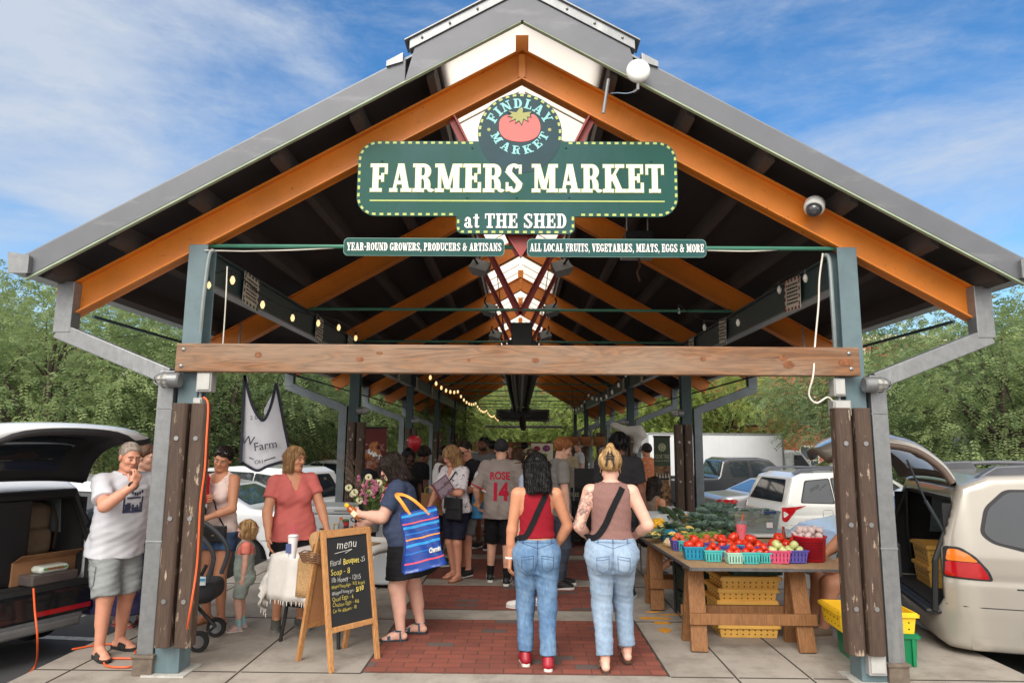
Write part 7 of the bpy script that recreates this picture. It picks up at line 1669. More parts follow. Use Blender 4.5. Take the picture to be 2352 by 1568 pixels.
MB().box(-.62,.62,-.3,.3,.05,.86).build('cabinet',M('freezer_white',srgb(196,202,206),.35,var=.03),ct,bevel=.02); MB().box(-.64,.64,-.32,.32,.865,.95).build('lid',_mats['freezer_white'],ct,bevel=.02); MB().box(-.2,.1,-.335,-.321,.90,.915).build('lid_handle',greybox,ct,bevel=.004)
MB().box(-.55,.2,-.312,-.301,.38,.66).build('printed_panel',M('chick_panel',srgb(172,172,172),.6,var=.1),ct); me=bez_text('CHICK',.13,.001); o=link('lettering',me,M('ink_dark',srgb(50,52,56),.6),ct); o.rotation_euler=(R(90),0,0); o.location=(-.12,-.314,.55)
r2=random.Random(4); pm=MB()
for i in range(14): pm.box(-.54+i*.045,-.51+i*.045+r2.uniform(0,.02),-.3135,-.3125,.39+r2.uniform(0,.04),.44+r2.uniform(0,.05))
pm.build('panel_print',_mats['ink_dark'],ct)
bp0=PD(965,1190,5.95); bag=thing('shopping_bag','large blue striped shopping bag with orange straps on the arm of the woman in navy','bag',PD(968,1236,5.92),R(-14))
bluem=M('bag_blue',srgb(14,58,140),.3,var=.18,scale=7,bump=.5,bscale=26,spec=.6); tint(bluem,srgb(18,60,140),6,.5,.62,amount=.7)
W0,W1,Hb=.145,.17,.48
def bagp(u,v,side): # u -1..1, v 0..1
 hw=W1+(W0-W1)*v; yy=(.085*(1-v)+.035*v)*side; return (u*hw+.03*(v-.5)+.012*math.sin(v*7+u*2),yy*(1-.25*u*u)+.010*math.sin(u*6+v*9),v*Hb-.24)
mb=MB(); nu,nv=14,16; vs=[]
ring=[(u,-1) for u in np.linspace(-1,1,nu)]+[(u,1) for u in np.linspace(1,-1,nu)]
for j in range(nv+1):
 for u,s_ in ring: vs.append(bagp(u,j/nv,s_))
k=len(ring); f=[(j*k+i,j*k+(i+1)%k,(j+1)*k+(i+1)%k,(j+1)*k+i) for j in range(nv) for i in range(k)]+[tuple(range(k))]
o=link('bag_body',mesh('bag_body',vs,f,True),bluem,bag)
for vv,cc,wd in ((.92,(40,140,205),.035),(.80,(232,90,90),.016),(.72,(40,140,205),.035),(.62,(30,110,190),.02),(.53,(240,150,50),.018),(.42,(40,140,205),.035),(.30,(26,100,180),.02),(.14,(226,80,100),.02)):
 s2=MB(); pts=[]
 for u in np.linspace(-.98,.98,15):
  a=Vector(bagp(u,vv,-1)); b__=Vector(bagp(u,vv+wd/Hb*.6,-1)); pts.append((a+Vector((0,-.0025,0)),b__+Vector((0,-.0025,0))))
 for i in range(14): s2.add([pts[i][0],pts[i+1][0],pts[i+1][1],pts[i][1]],[(0,1,2,3)])
 s2.build('stripe',M('stripe_%d_%d'%cc[:2],srgb(*cc),.3),bag,smooth=True)
orm=M('strap_orange',srgb(236,150,48),.6)
for s_ in (-1,1):
 a,b__=Vector(bagp(-.45,.99,s_)),Vector(bagp(.45,.99,s_)); sh=Vector((-.12,.05*s_+.04,.38))
 p_=smooth_path([a+Vector((0,0,-.05)),a.lerp(sh,.55)+Vector((-.02,-.02,0)),sh+Vector((-.02,0,.01)),sh+Vector((.04,0,.0)),b__.lerp(sh,.55)+Vector((.02,-.02,0)),b__+Vector((0,0,-.05))],5); ribbon(p_,[Vector((0,s_,0.15))]*len(p_),.020,.004).build('strap',orm,bag)
me=bez_text('Charmin',.055,.001,'LEFT',.002,.25,.8); o=link('lettering',me,W_sole,bag); o.rotation_euler=(R(90),0,R(4)); o.location=(.03,-.080,-.10); o.scale=(.62,1,1); bag.rotation_euler=(0,R(-11),R(20))
D_=8.7; hb2=thing('farm_banner','white folded farm apron banner with dark edging hanging from the eave rod','banner',PD(606,900,D_))
def bn(px,py,dy=0): p=PD(px,py,D_); return Vector((p.x-hb2.location.x,dy,p.z-hb2.location.z))
cl=M('banner_white',srgb(206,206,212),.85,var=.04,scale=6,bump=.2,bscale=60); edg=M('banner_edge',srgb(36,38,52),.8)
def panel(name,top,bot,dyf,m,n=10,mm=14):
 v=[];f=[]
 for j in range(mm+1):
  t=j/mm
  for i in range(n+1):
   u=i/n; a=Vector(top[0]).lerp(Vector(top[1]),u) if len(top)==2 else None
   l=smooth_path(top,6); bt=smooth_path(bot,6); A=l[int(u*(len(l)-1))]; B=bt[int(u*(len(bt)-1))]; p=A.lerp(B,t); v.append((p.x,p.y+dyf(u,t),p.z))
 for j in range(mm):
  for i in range(n): f.append((j*(n+1)+i,j*(n+1)+i+1,(j+1)*(n+1)+i+1,(j+1)*(n+1)+i))
 o=link(name,mesh(name,v,f,True),m,hb2); s_=o.modifiers.new('solid','SOLIDIFY'); s_.thickness=.006; return v,n,mm
v1=panel('front_panel',[bn(565,862),bn(580,925),bn(604,965),bn(622,940),bn(637,880)],[bn(556,1062),bn(590,1080),bn(625,1068),bn(668,1055)],lambda u,t:.05*math.sin(u*7)*t-.03,cl,20,18)
v2=panel('side_panel',[bn(563,860,.06),bn(566,870,.05)],[bn(550,930,.10),bn(566,1030,.0)],lambda u,t:.04*math.sin(t*3.1)-.05*math.sin(t*3.14)*(1-u),cl,8,14)
panel('back_panel',[bn(600,940,.10),bn(637,872,.08)],[bn(600,970,.1),bn(632,960,.08)],lambda u,t:.0,cl,8,8)
vv,n_,m2=v1; col=lambda i:[Vector(vv[j*(n_+1)+i])+Vector((0,-.008,0)) for j in range(m2+1)]; row=[Vector(vv[m2*(n_+1)+i])+Vector((0,-.008,0)) for i in range(n_+1)]
tp_=[Vector(vv[i])+Vector((0,-.008,0)) for i in range(n_+1)]
for pts in (col(0),col(n_),row,tp_): ribbon(pts,[Vector((0,-1,0))]*len(pts),.035,.004).build('edging',edg,hb2)
ink2=M('banner_ink',srgb(56,56,66),.8)
def btext(t,px,py,size,rot=0,shear=0,off=.0):
 me=bez_text(t,size,.001,'CENTER',off); o=link('lettering',me,ink2,hb2); p=bn(px,py,-.11); o.location=p; o.rotation_euler=(R(90),R(-rot),0); return o
btext('W',577,1012,.16,-8); btext('Farm',617,1023,.145,10); btext('2 0 1 9',601,959,.075,4); btext('OH',602,1060,.07,8);
for a,b__ in (((578,1050),(588,1054)),((612,1057),(637,1049))): MB().beam(bn(*a,-.08),bn(*b__,-.08),.004,.012).build('rule_line',ink2,hb2)
MB().tube([bn(566,858),bn(568,850)],.008,6).tube(smooth_path([bn(637,872),bn(643,862),bn(650,876),bn(641,884),bn(637,872)]),.005,5).build('tie_cord',black,hb2)
sp=G(455,1490); stl=thing('stroller','black baby stroller with small grey wheels behind the left near column','stroller',G(420,1480),R(6))
blkf=M('stroller_fabric',srgb(38,38,42),.85,bump=.2);
for x,y,rr in ((-.20,-.13,.075),(-.20,.13,.075),(.20,-.22,.085),(.20,.22,.085)):
 t_=MB().lathe([(rr*.55,-.018),(rr*.95,-.02),(rr,0),(rr*.95,.02),(rr*.55,.018)],22,(x,y,rr),'Y').build('wheel',tyre_m,stl,smooth=True); MB().lathe([(0,-.026),(rr*.58,-.022),(rr*.58,.022),(0,.026)],18,(x,y,rr),'Y').build('hub',rim_m,t_)
fr_=MB()
for q in (-1,1):
 fr_.tube(smooth_path([(.20,q*.19,.10),(-.02,q*.2,.32),(-.10,q*.21,.42)]),.017,8).tube(smooth_path([(-.20,q*.13,.09),(-.05,q*.2,.34),(.08,q*.22,.62)]),.016,8)
fr_.tube([(.2,-.2,.1),(.2,.2,.1)],.012,8); fr_.build('frame',M('stroller_frame',srgb(30,30,33),.4),stl,smooth=True)
sdf_obj('seat',lambda X,Y,Z: smax(smin(rbox(X,Y,Z,(.0,0,.46),(.28,.19,.10),.09),caps(X,Y,Z,(-.18,0,.5),(-.22,0,.72),.16,.13),.06),-rbox(X,Y,Z,(.05,0,.62),(.2,.14,.12),.06),.03),(-.42,-.26,.30),(.34,.26,.92),.018,blkf,stl)
MB().tube(smooth_path([(.22,-.19,.55),(.26,-.19,.78),(.06,-.18,.99),(-.12,-.15,1.0),(-.14,0,1.0),(-.12,.15,1.0),(.06,.18,.99),(.26,.19,.78),(.22,.19,.55)]),.020,8).build('carry_handle',M('handle_grey',srgb(58,60,66),.6),stl,smooth=True)
MB().box(.15,.22,-.215,-.205,.53,.60).build('sticker',M('sticker_white',srgb(206,214,220),.5),stl); MB().box(.155,.215,-.222,-.216,.565,.585).build('sticker_band',M('sticker_teal',srgb(60,150,180),.5),stl)
bl_=thing('balloon','red balloon floating above the stalls on a white ribbon','balloon',PD(952,1019,10.6)); MB().lathe([(.0,-.135),(.012,-.13),(.05,-.10),(.098,-.02),(.108,.035),(.09,.09),(.05,.123),(0,.132)],24).build('balloon_skin',M('balloon_red',srgb(176,24,40),.45,var=.04,spec=.6),bl_,smooth=True); MB().lathe([(.004,-.13),(.016,-.150),(0,-.150)],10).build('knot',_mats['balloon_red'],bl_); MB().tube(smooth_path([(0,0,-.15),(-.02,0,-.4),(.0,0,-.7),(-.05,0,-1.0)]),.003,4).build('ribbon',wire,bl_)
def rollup(label,x,y,w_,z0,z1,m,lines,rz=0,lower=None):
 o=thing('banner_stand',label,'banner',(x,y,0),rz); MB().box(-w_/2,w_/2,-.006,.006,z0,z1).build('panel',m,o); MB().box(-w_/2-.02,w_/2+.02,-.06,.06,0,.06).build('base',greybox,o,bevel=.01); MB().box(-w_/2-.01,w_/2+.01,-.012,.012,z1,z1+.03).build('top_rail',black,o); MB().tube([(0,.03,.05),(0,.03,z1)],.01,6).build('pole',greybox,o)
 if lower: MB().box(-w_/2+.002,w_/2-.002,-.0085,-.0065,z0+.02,z0+(z1-z0)*lower[1]).build('photo_panel',lower[0],o)
 for t,size,zz,mm in lines:
  me=bez_text(t,size,.001); ww=max(v.co.x for v in me.vertices)-min(v.co.x for v in me.vertices)
  q=link('lettering',me,mm,o); q.rotation_euler=(R(90),0,0); q.location=(0,-.010,zz); q.scale=(min(1,w_*.86/ww),1,1)
 return o
maroon=M('banner_maroon',srgb(110,44,46),.7,var=.08,scale=2); palet=M('banner_pale',srgb(190,150,140),.7); phot=M('photo_mix',srgb(150,120,100),.7,var=.5,scale=9,col2=srgb(60,50,48))
p=PD(860,1012,11.3); rollup('maroon roll-up banner beside the second column on the left',p.x,11.3,.40,.25,1.93,maroon,[('CHICK',.16,1.62,palet),('ETHIOPIAN EXPERIENCE',.06,1.36,palet)],0,(phot,.62))
ogreen=M('banner_olive',srgb(52,66,48),.7,var=.1,scale=2); ogold=M('olive_text',srgb(170,172,140),.7); p=PD(1520,1012,11.9)
o=rollup('dark green olive tree roll-up banner in front of the box truck',p.x,11.9,.28,.55,1.83,ogreen,[('OLIVE TREE',.10,1.50,ogold),('OLIVES OILS SPREADS',.04,1.43,ogold)],0,(M('photo_dark',srgb(60,52,44),.7,var=.7,scale=12,col2=srgb(150,110,70)),.62))
mb=MB()
for i in range(10): a=i*.63; mb.tube([(0,-.010,1.66),(.06*math.cos(a),-.010,1.66+.06*math.sin(a))],.006,4).ball((.055*math.cos(a),-.010,1.66+.055*math.sin(a)),(.014,.003,.02),6,4)
mb.build('olive_emblem',ogold,o)
for i in range(5): MB().lathe([(.018,0),(.02,.12),(.008,.17),(.008,.2),(0,.2)],8,(-.1+i*.05,-.012,1.02),'Z').build('bottle_print',M('bottle_pale',srgb(176,176,166),.5),o)
# ================================================================== OBJECTS RIGHT: produce table
PZ=.705
A_,B_,C_=G(1588,1303,PZ),G(1469,1230,PZ),G(1922,1293,PZ)
ex_=(C_-A_); ey_=(B_-A_); ply=wood('plywood',srgb(176,146,108),srgb(140,108,76),'Y',3.0,.75); edgem=M('table_edge',srgb(86,84,84),.6,var=.2,scale=20); sawm=wood('sawhorse_wood',srgb(150,104,62),srgb(112,74,44),'Z',2.0,.75)
pt_=thing('produce_table','plywood produce table on wooden sawhorses heaped with vegetables','table',A_-Vector((0,0,PZ)))
def tl(x,y,z): return (x,y,z)
fx=ex_.length; by=B_.y-A_.y; bx=B_.x-A_.x
top=[(0,0),(fx*.62,.0),(fx*.62,by),(bx,by)]
MB().prism([(-.0,0),(.62*fx,-.0),(.62*fx+bx,by),(bx,by)],PZ-.022,PZ,'XY').build('table_top',ply,pt_); MB().prism([(.62*fx+.002,.012),(fx,.012),(fx+bx+.3,by),(.62*fx+bx+.002,by)],PZ-.020,PZ-.004,'XY').build('table_top',ply,pt_)
MB().beam((-.0,-.006,PZ-.011),(fx*.62,-.006,PZ-.011),.012,.026).beam((-.008,0,PZ-.011),(bx-.008,by,PZ-.011),.012,.026).beam((fx*.62,.006,PZ-.014),(fx,.006,PZ-.014),.012,.02).build('edge_band',edgem,pt_)
def sawhorse(y,x0,x1,first):
 for x in (x0,x1):
  lx=-1 if x==x0 else 1
  for q in (-1,1):
   MB().beam((x+lx*.0,y+q*.03,PZ-.06),(x+lx*.015,y+q*.17,0.005),.14,.045,(0,1,0)).build('leg',sawm,pt_,bevel=.004)
 MB().box(x0-.1,x1+.1,y-.02,y+.02,PZ-.055,PZ-.023).build('saddle_beam',sawm,pt_,bevel=.004)
 for q in (-1,1): MB().box(x0-.09,x1+.11,y+q*.155-.02,y+q*.155+.02,.22,.31).build('rail',sawm,pt_,bevel=.004)
sawhorse(.28,.09,.97,True); sawhorse(by-.24,bx+.12,bx+1.2,False)
MB().tube([(bx+.25,by-.6,.03),(bx+.25,by-.6,PZ-.03)],.014,8).tube([(bx+.25,by-.6,.6),(bx+.6,by-1.0,.1)],.010,6).build('steel_leg',black,pt_)
def tray(name,label,cat,loc,w_,d_,h_,m,rz=0,group=None,slots=True,taper=.82,wall=.006):
 o=thing(name,label,cat,loc,rz,group); mb=MB()
 def ring(s_,z,ins=0): a,b_=w_/2*s_-ins,d_/2*s_-ins; return [(-a,-b_,z),(a,-b_,z),(a,b_,z),(-a,b_,z)]
 v=ring(taper,0)+ring(1,h_)+ring(1,h_,wall)+ring(taper,.006,wall); f=[(3,2,1,0),(12,13,14,15)]
 for a,b_ in ((0,4),(4,8),(8,12)):
  for i in range(4): f.append((a+i,a+(i+1)%4,b_+(i+1)%4,b_+i))
 mb.add(v,f); mb.build('side',m,o,bevel=.003); MB().box(-w_/2-.004,w_/2+.004,-d_/2-.004,-d_/2+.004,h_-.012,h_).box(-w_/2-.004,w_/2+.004,d_/2-.004,d_/2+.004,h_-.012,h_).box(-w_/2-.0045,-w_/2+.004,-d_/2,d_/2,h_-.012,h_).box(w_/2-.004,w_/2+.0045,-d_/2,d_/2,h_-.012,h_).build('rim',m,o)
 if slots:
  sm=MB(); n=5
  for i in range(n):
   x=-w_/2*.68+i*w_*.68/(n-1);
   for z0,z1 in ((.16,.42),(.52,.78)) if slots==2 else ((.15,.72),):
    k0=taper+(1-taper)*z0; y=-d_/2*(taper+(1-taper)*(z0+z1)/2)-.0015; sm.box(x-.0035,x+.0035,y-.0012,y+.006,h_*z0,h_*z1)
  sm.build('slots',M('slot_dark',srgb(24,40,44),.9),o)
 return o
CL={'blue':M('pint_blue',srgb(24,140,176),.45,var=.06),'teal':M('pint_teal',srgb(70,178,176),.8,var=.06,scale=20,bump=.3),'mint':M('pint_mint',srgb(160,206,186),.85,var=.06,scale=20,bump=.3),'purple':M('pint_purple',srgb(88,78,160),.45),'pink':M('pint_pink',srgb(206,80,116),.45),'black':M('pint_black',srgb(28,30,34),.5)}
tomA=M('tomato_red',srgb(202,38,20),.25,var=.14,scale=5,spec=.5,col2=srgb(214,62,26)); tomG=M('tomato_green',srgb(176,190,116),.3,var=.1,scale=14,col2=srgb(208,206,142)); peach=M('peach',srgb(216,120,60),.6,var=.2,scale=14,col2=srgb(190,50,50)); stemG=M('calyx',srgb(70,96,44),.7); onion=M('onion_skin',srgb(212,186,146),.5,var=.15,scale=12,stretch=(1,1,.3))
def veg_mesh(kind,seed):
 r=random.Random(seed)
 if kind=='tomato':
  n=18; pr=[(0,-.42),(.25,-.42),(.43,-.30),(.5,-.05),(.47,.2),(.33,.38),(.12,.36),(0,.30)]; mb=MB().lathe(pr,n)
  ph=r.uniform(0,6)
  mb.v=[(x*(1+.06*math.cos(4*math.atan2(y,x)+ph)),y*(1+.06*math.cos(4*math.atan2(y,x)+ph)),z) for x,y,z in mb.v]; return mesh('tomato',mb.v,mb.f,True)
 if kind=='onion': mb=MB().lathe([(0,-.45),(.2,-.43),(.45,-.2),(.5,.0),(.40,.25),(.15,.45),(.07,.6),(.05,.85),(0,.9)],14); return mesh('onion',mb.v,mb.f,True)
 if kind=='garlic':
  mb=MB().lathe([(0,-.38),(.25,-.38),(.48,-.18),(.5,.02),(.36,.26),(.16,.42),(.08,.62),(.07,.8),(0,.82)],20); mb.v=[(x*(1+.07*abs(math.sin(3.5*math.atan2(y,x)))),y*(1+.07*abs(math.sin(3.5*math.atan2(y,x)))),z) for x,y,z in mb.v]; return mesh('garlic',mb.v,mb.f,True)
VM={('tomato',i):veg_mesh('tomato',i) for i in range(4)}; VM['onion']=veg_mesh('onion',1); VM['garlic']=veg_mesh('garlic',1)
calyx=MB()
for i in range(5): a=i*1.257; calyx.add([(0,0,.34),(.12*math.cos(a-.4),.12*math.sin(a-.4),.36),(.28*math.cos(a),.28*math.sin(a),.33),(.12*math.cos(a+.4),.12*math.sin(a+.4),.36)],[(0,1,2,3)])
calyx.tube([(0,0,.33),(.02,0,.45)],.03,5); calyxm=mesh('calyx',calyx.v,calyx.f)
def fruit(name,me,m,label,cat,loc,size,grp,r_,cal=None,tilt=1.):
 o=thing(name,label,cat,loc,0,grp); o.scale=(size*r_.uniform(.92,1.1),)*2+(size*r_.uniform(.85,1.),); o.rotation_euler=(r_.uniform(-tilt,tilt),r_.uniform(-tilt,tilt),r_.uniform(0,6.28))
 c=link('skin',me,None,o)
 if not me.materials: me.materials.append(m)
 c.material_slots[0].link='OBJECT'; c.material_slots[0].material=m
 if cal:
  k=link('calyx',calyxm,None,o)
  if not calyxm.materials: calyxm.materials.append(stemG)
 return o
def zp(zx,zy): return (1467.5+zx*.2,1147.7+zy*.2)
def on_p(zx,zy,z=PZ+.003): return G(*zp(zx,zy),z)
rv_=random.Random(21)
def basket_of(zx,zy,col,w_,d_,h_,name_,items,slots=1):
 """items: (kind, material, size, n, label)"""
 w_*=.86; d_*=.9; items=[(a,b_,c*.92,n+1,e) for a,b_,c,n,e in items]; loc=on_p(zx,zy)+Vector((0,d_/2,0)); tray('produce_basket',name_,'basket',loc,w_,d_,h_,CL[col],R(rv_.uniform(-4,4)),'pint baskets on the produce table',slots)
 for kind,m,size,n,lb in items:
  nx=max(1,int(w_/(size*.92))); k=0; lay=0
  while k<n and lay<2:
   z=loc.z+h_*.86+lay*size*.55+size*.12
   cols=max(1,nx-lay); rows=max(1,int(d_/(size*.92))-lay)
   for i in range(cols):
    for j in range(rows):
     if k>=n: break
     x=loc.x+(i-(cols-1)/2)*w_*.86/max(cols,1)+rv_.uniform(-.006,.006); y=loc.y+(j-(rows-1)/2)*d_*.86/max(rows,1)+rv_.uniform(-.006,.006)
     me=VM[('tomato',rv_.randrange(4))] if kind=='tomato' else VM[kind]
     fruit({'tomato':'tomato','onion':'onion','garlic':'garlic_bulb'}[kind] if m is not peach else 'peach',me,m,lb,'tomato' if kind=='tomato' and m is not peach else ('peach' if m is peach else kind),(x,y,z),size,lb.replace('ripe ','').split(' in ')[0]+'s in '+name_.split(' with ')[0][:40] if False else lb,rv_,cal=(kind=='tomato' and m is not peach and rv_.random()<.45),tilt=1.1)
     k+=1
   lay+=1
T=lambda n,s_,lb:('tomato',tomA,s_,n,lb)
basket_of(662,690,'blue',.235,.18,.115,'large sky-blue slotted basket at the front left of the tomatoes',[T(6,.105,'big red tomato in the large sky-blue basket')],2)
basket_of(868,712,'teal',.185,.13,.10,'worn turquoise cardboard pint right of the large sky-blue basket',[T(5,.075,'small red tomato in the worn turquoise pint')])
basket_of(985,655,'purple',.17,.17,.10,'purple slotted basket behind the worn turquoise pint',[T(6,.100,'red tomato in the purple basket behind the turquoise pint')],2)
basket_of(1117,735,'mint',.175,.13,.095,'pale mint cardboard pint, the palest one at the front',[T(4,.080,'red tomato in the pale mint pint')])
basket_of(1120,640,'blue',.23,.17,.10,'sky-blue basket behind the pale mint pint',[T(6,.110,'big red tomato in the sky-blue basket behind the mint pint')],2)
basket_of(1300,738,'teal',.18,.13,.10,'turquoise cardboard pint in the middle of the front row',[T(4,.088,'red tomato in the middle turquoise pint')])
basket_of(1330,650,'purple',.30,.17,.09,'wide purple tray behind the middle turquoise pints',[T(7,.115,'big red tomato in the wide purple tray')],2)
basket_of(1462,728,'teal',.155,.13,.09,'turquoise pint touching the pink basket',[T(4,.078,'red tomato in the pint touching the pink basket')])
basket_of(1634,732,'pink',.215,.16,.11,'pink slotted basket of pale green tomatoes',[('tomato',tomG,.092,5,'pale green tomato in the pink basket')],2)
basket_of(1832,728,'purple',.215,.16,.11,'violet slotted basket of pale green tomatoes next to the red bucket',[('tomato',tomG,.086,5,'pale green tomato in the violet basket')],2)
basket_of(1660,640,'pink',.30,.18,.09,'pink tray behind the green tomatoes',[T(7,.118,'big red tomato in the tray behind the green tomatoes')],2)
basket_of(1840,650,'blue',.22,.18,.08,'blue tray behind the violet basket',[T(5,.112,'big red tomato in the tray behind the violet basket')],2)
basket_of(470,585,'purple',.16,.14,.10,'small violet basket of peaches left of the tomatoes',[('tomato',peach,.075,4,'blushed peach in the small violet basket')])
basket_of(520,590,'teal',.115,.12,.10,'narrow turquoise pint of green beans beside the peaches',[('tomato',peach,.06,2,'small peach in the narrow turquoise pint')])
basket_of(700,560,'purple',.30,.16,.06,'low violet tray of peaches behind the sky-blue basket',[('tomato',peach,.070,8,'peach in the low violet tray')])
basket_of(860,550,'teal',.26,.16,.06,'low turquoise tray of peaches and beans at the middle',[('tomato',peach,.070,7,'peach in the low turquoise tray')])
basket_of(365,480,'blue',.20,.18,.11,'sky-blue basket of cauliflower at the left edge of the table',[],2)
basket_of(160,440,'black',.26,.2,.08,'black tray of yellow squash at the back left corner',[],0)
for x,y in ((330,540),(362,548),(390,535),(345,520),(400,545)): fruit('onion',VM['onion'],onion,'loose pale onion lying beside the violet peach basket','onion',on_p(x,y)+Vector((0,.03,.035)),.075,'loose onions',rv_,tilt=1.3)
bk=thing('garlic_bucket','red perforated plastic bucket full of garlic at the right end','bucket',on_p(2040,715)+Vector((0,.13,0))); redp=M('bucket_red',srgb(196,24,44),.35)
MB().lathe([(0,0),(.125,0),(.140,.20),(.150,.205),(.150,.215),(.134,.215),(.120,.01),(0,.01)],30).build('bucket',redp,bk,smooth=True)
mb=MB()
for j in range(7):
 for i in range(26): a=math.pi*1.05+i*.075; z=.03+j*.022; r_=.126+.015*z/.2+.0005; mb.ball((r_*math.cos(a),r_*math.sin(a),z),(.004,.004,.006),5,3)
mb.build('perforations',M('hole_red',srgb(96,10,20),.8),bk)
gm=M('garlic_skin',srgb(222,208,200),.5,var=.12,scale=10,stretch=(1,1,.3),col2=srgb(206,176,176))
for i in range(20):
 a=i*2.4; rr=.115*math.sqrt((i%11+.5)/11); fruit('garlic_bulb',VM['garlic'],gm,'pale garlic bulb heaped in the red bucket','garlic',bk.location+Vector((rr*math.cos(a),rr*math.sin(a),.205+(.05 if i>10 else 0)+rv_.uniform(0,.015))),.072,'garlic bulbs in the red bucket',rv_,tilt=1.2)
tm=thing('tumbler','pink watermelon tumbler with a steel lid and orange straw','tumbler',on_p(1218,545)+Vector((0,.10,.045))); tm.scale=(1.25,1.25,1.15); MB().lathe([(.034,0),(.036,.02),(.044,.15),(.044,.155),(0,.155)],24).build('cup_body',M('tumbler_pink',srgb(226,104,116),.4),tm,smooth=True); MB().lathe([(.045,.152),(.046,.17),(.03,.178),(0,.178)],24).build('lid',M('tumbler_lid',srgb(176,178,178),.25,metal=.6),tm,smooth=True); MB().tube([(.01,0,.17),(.02,0,.24)],.007,8).build('straw',M('straw_orange',srgb(196,92,40),.4),tm)
mb=MB()
for i in range(14): a=i*1.7; z=.02+(i*.37%1)*.12; r_=.036+.008*z/.15; mb.ball((r_*math.cos(a),r_*math.sin(a),z),(.003,.003,.005),5,3)
mb.build('seed_marks',black,tm)
pl_=tag(MB().lathe([(0,0),(.10,.002),(.15,.02),(.152,.024),(.10,.008),(0,.006)],28,on_p(1225,525)+Vector((0,.12,.0))).build('white_plate',M('plate_white',srgb(214,216,216),.35),smooth=True),'white plate under the pink tumbler','plate')
def capsule_veg(name,label,cat,a,b_,r0,r1,m,grp,bend=.02,tip=None):
 a,b_=Vector(a),Vector(b_); o=thing(name,label,cat,a,0,grp); d=b_-a; k=[]
 for i in range(9):
  t=i/8; k.append(d*t+Vector((0,0,bend*math.sin(math.pi*t))))
 rs=[.004]+[r0+(r1-r0)*i/6 for i in range(7)]+[.006]; k2=[k[0]]+k[1:8]+[k[8]]; rs[1]*=.72; rs[7]*=.66
 MB().tube(k2,rs,12).build('skin',m,o,smooth=True); MB().tube([k[8],k[8]+d.normalized()*.03],.010,6).build('stem',stemG,o); return o
zuc=M('zucchini',srgb(46,66,34),.35,var=.3,scale=20); ysq=M('yellow_squash',srgb(236,178,30),.35,var=.08); osq=M('orange_squash',srgb(226,136,40),.4,var=.1)
for i,(x0,y0,x1,y1,zz) in enumerate(((290,235,370,320,.22),(345,250,440,330,.22),(390,255,470,340,.20),(465,240,545,340,.20),(500,265,560,330,.22))):
 capsule_veg('zucchini','dark green zucchini in the row lying on the white crate','zucchini',on_p(x0,y0+120)+Vector((0,.35,zz+.03)),on_p(x1,y1+60)+Vector((0,.1,zz-.06)),.028,.034,zuc,'zucchini on the white crate')
for i,(x,y,zz) in enumerate(((620,330,.20),(700,300,.24),(640,300,.24),(760,330,.2),(820,400,.08),(880,400,.12),(900,440,.05),(960,470,.05),(1000,450,.05),(860,430,.05))):
 p=on_p(x,y+110)+Vector((0,.2,zz*.7)); capsule_veg('zucchini','dark green zucchini tucked among the broccoli leaves','zucchini',p,p+Vector((.17,-.03,rv_.uniform(-.03,.03))),.034,.040,zuc,'zucchini among the broccoli')
for i,(x,y,zz,sx) in enumerate(((100,400,.09,.09),(150,395,.1,.09),(190,380,.12,.10),(235,385,.10,.09),(120,430,.07,.09),(170,360,.15,.1),(210,350,.14,.1))):
 p=on_p(x,y+20)+Vector((0,.1,zz*.75)); capsule_veg('yellow_squash','bright yellow squash heaped in the black tray','squash',p,p+Vector((sx,.05-.02*i,rv_.uniform(-.02,.03))),.034,.022,ysq,'yellow squash in the black tray',.02)
for x,y,zz in ((580,330,.19),(585,375,.12),(740,330,.2)): fruit('orange_squash',VM[('tomato',1)],osq,'round orange squash among the zucchini','squash',on_p(x,y+60)+Vector((0,.15,zz*.8)),.11,'orange squash among the zucchini',rv_,tilt=.4)
capsule_veg('zucchini','short green zucchini standing at the far left of the yellow squash','zucchini',on_p(80,380)+Vector((0,.15,.10)),on_p(105,330)+Vector((0,.15,.12)),.03,.032,zuc,'zucchini at the left corner')
lv1=leafmat('cabbage_leaf',(.15,.25,.15),(.36,.46,.31)); lv2=leafmat('broccoli_leaf',(.14,.24,.19),(.36,.47,.40)); flo=M('broccoli_head',srgb(74,98,52),.85,var=.3,scale=60,bump=1.,bscale=80); cau=M('cauliflower',srgb(220,190,110),.8,var=.15,scale=50,bump=1.,bscale=70); stk=M('pale_stalk',srgb(170,190,130),.6)
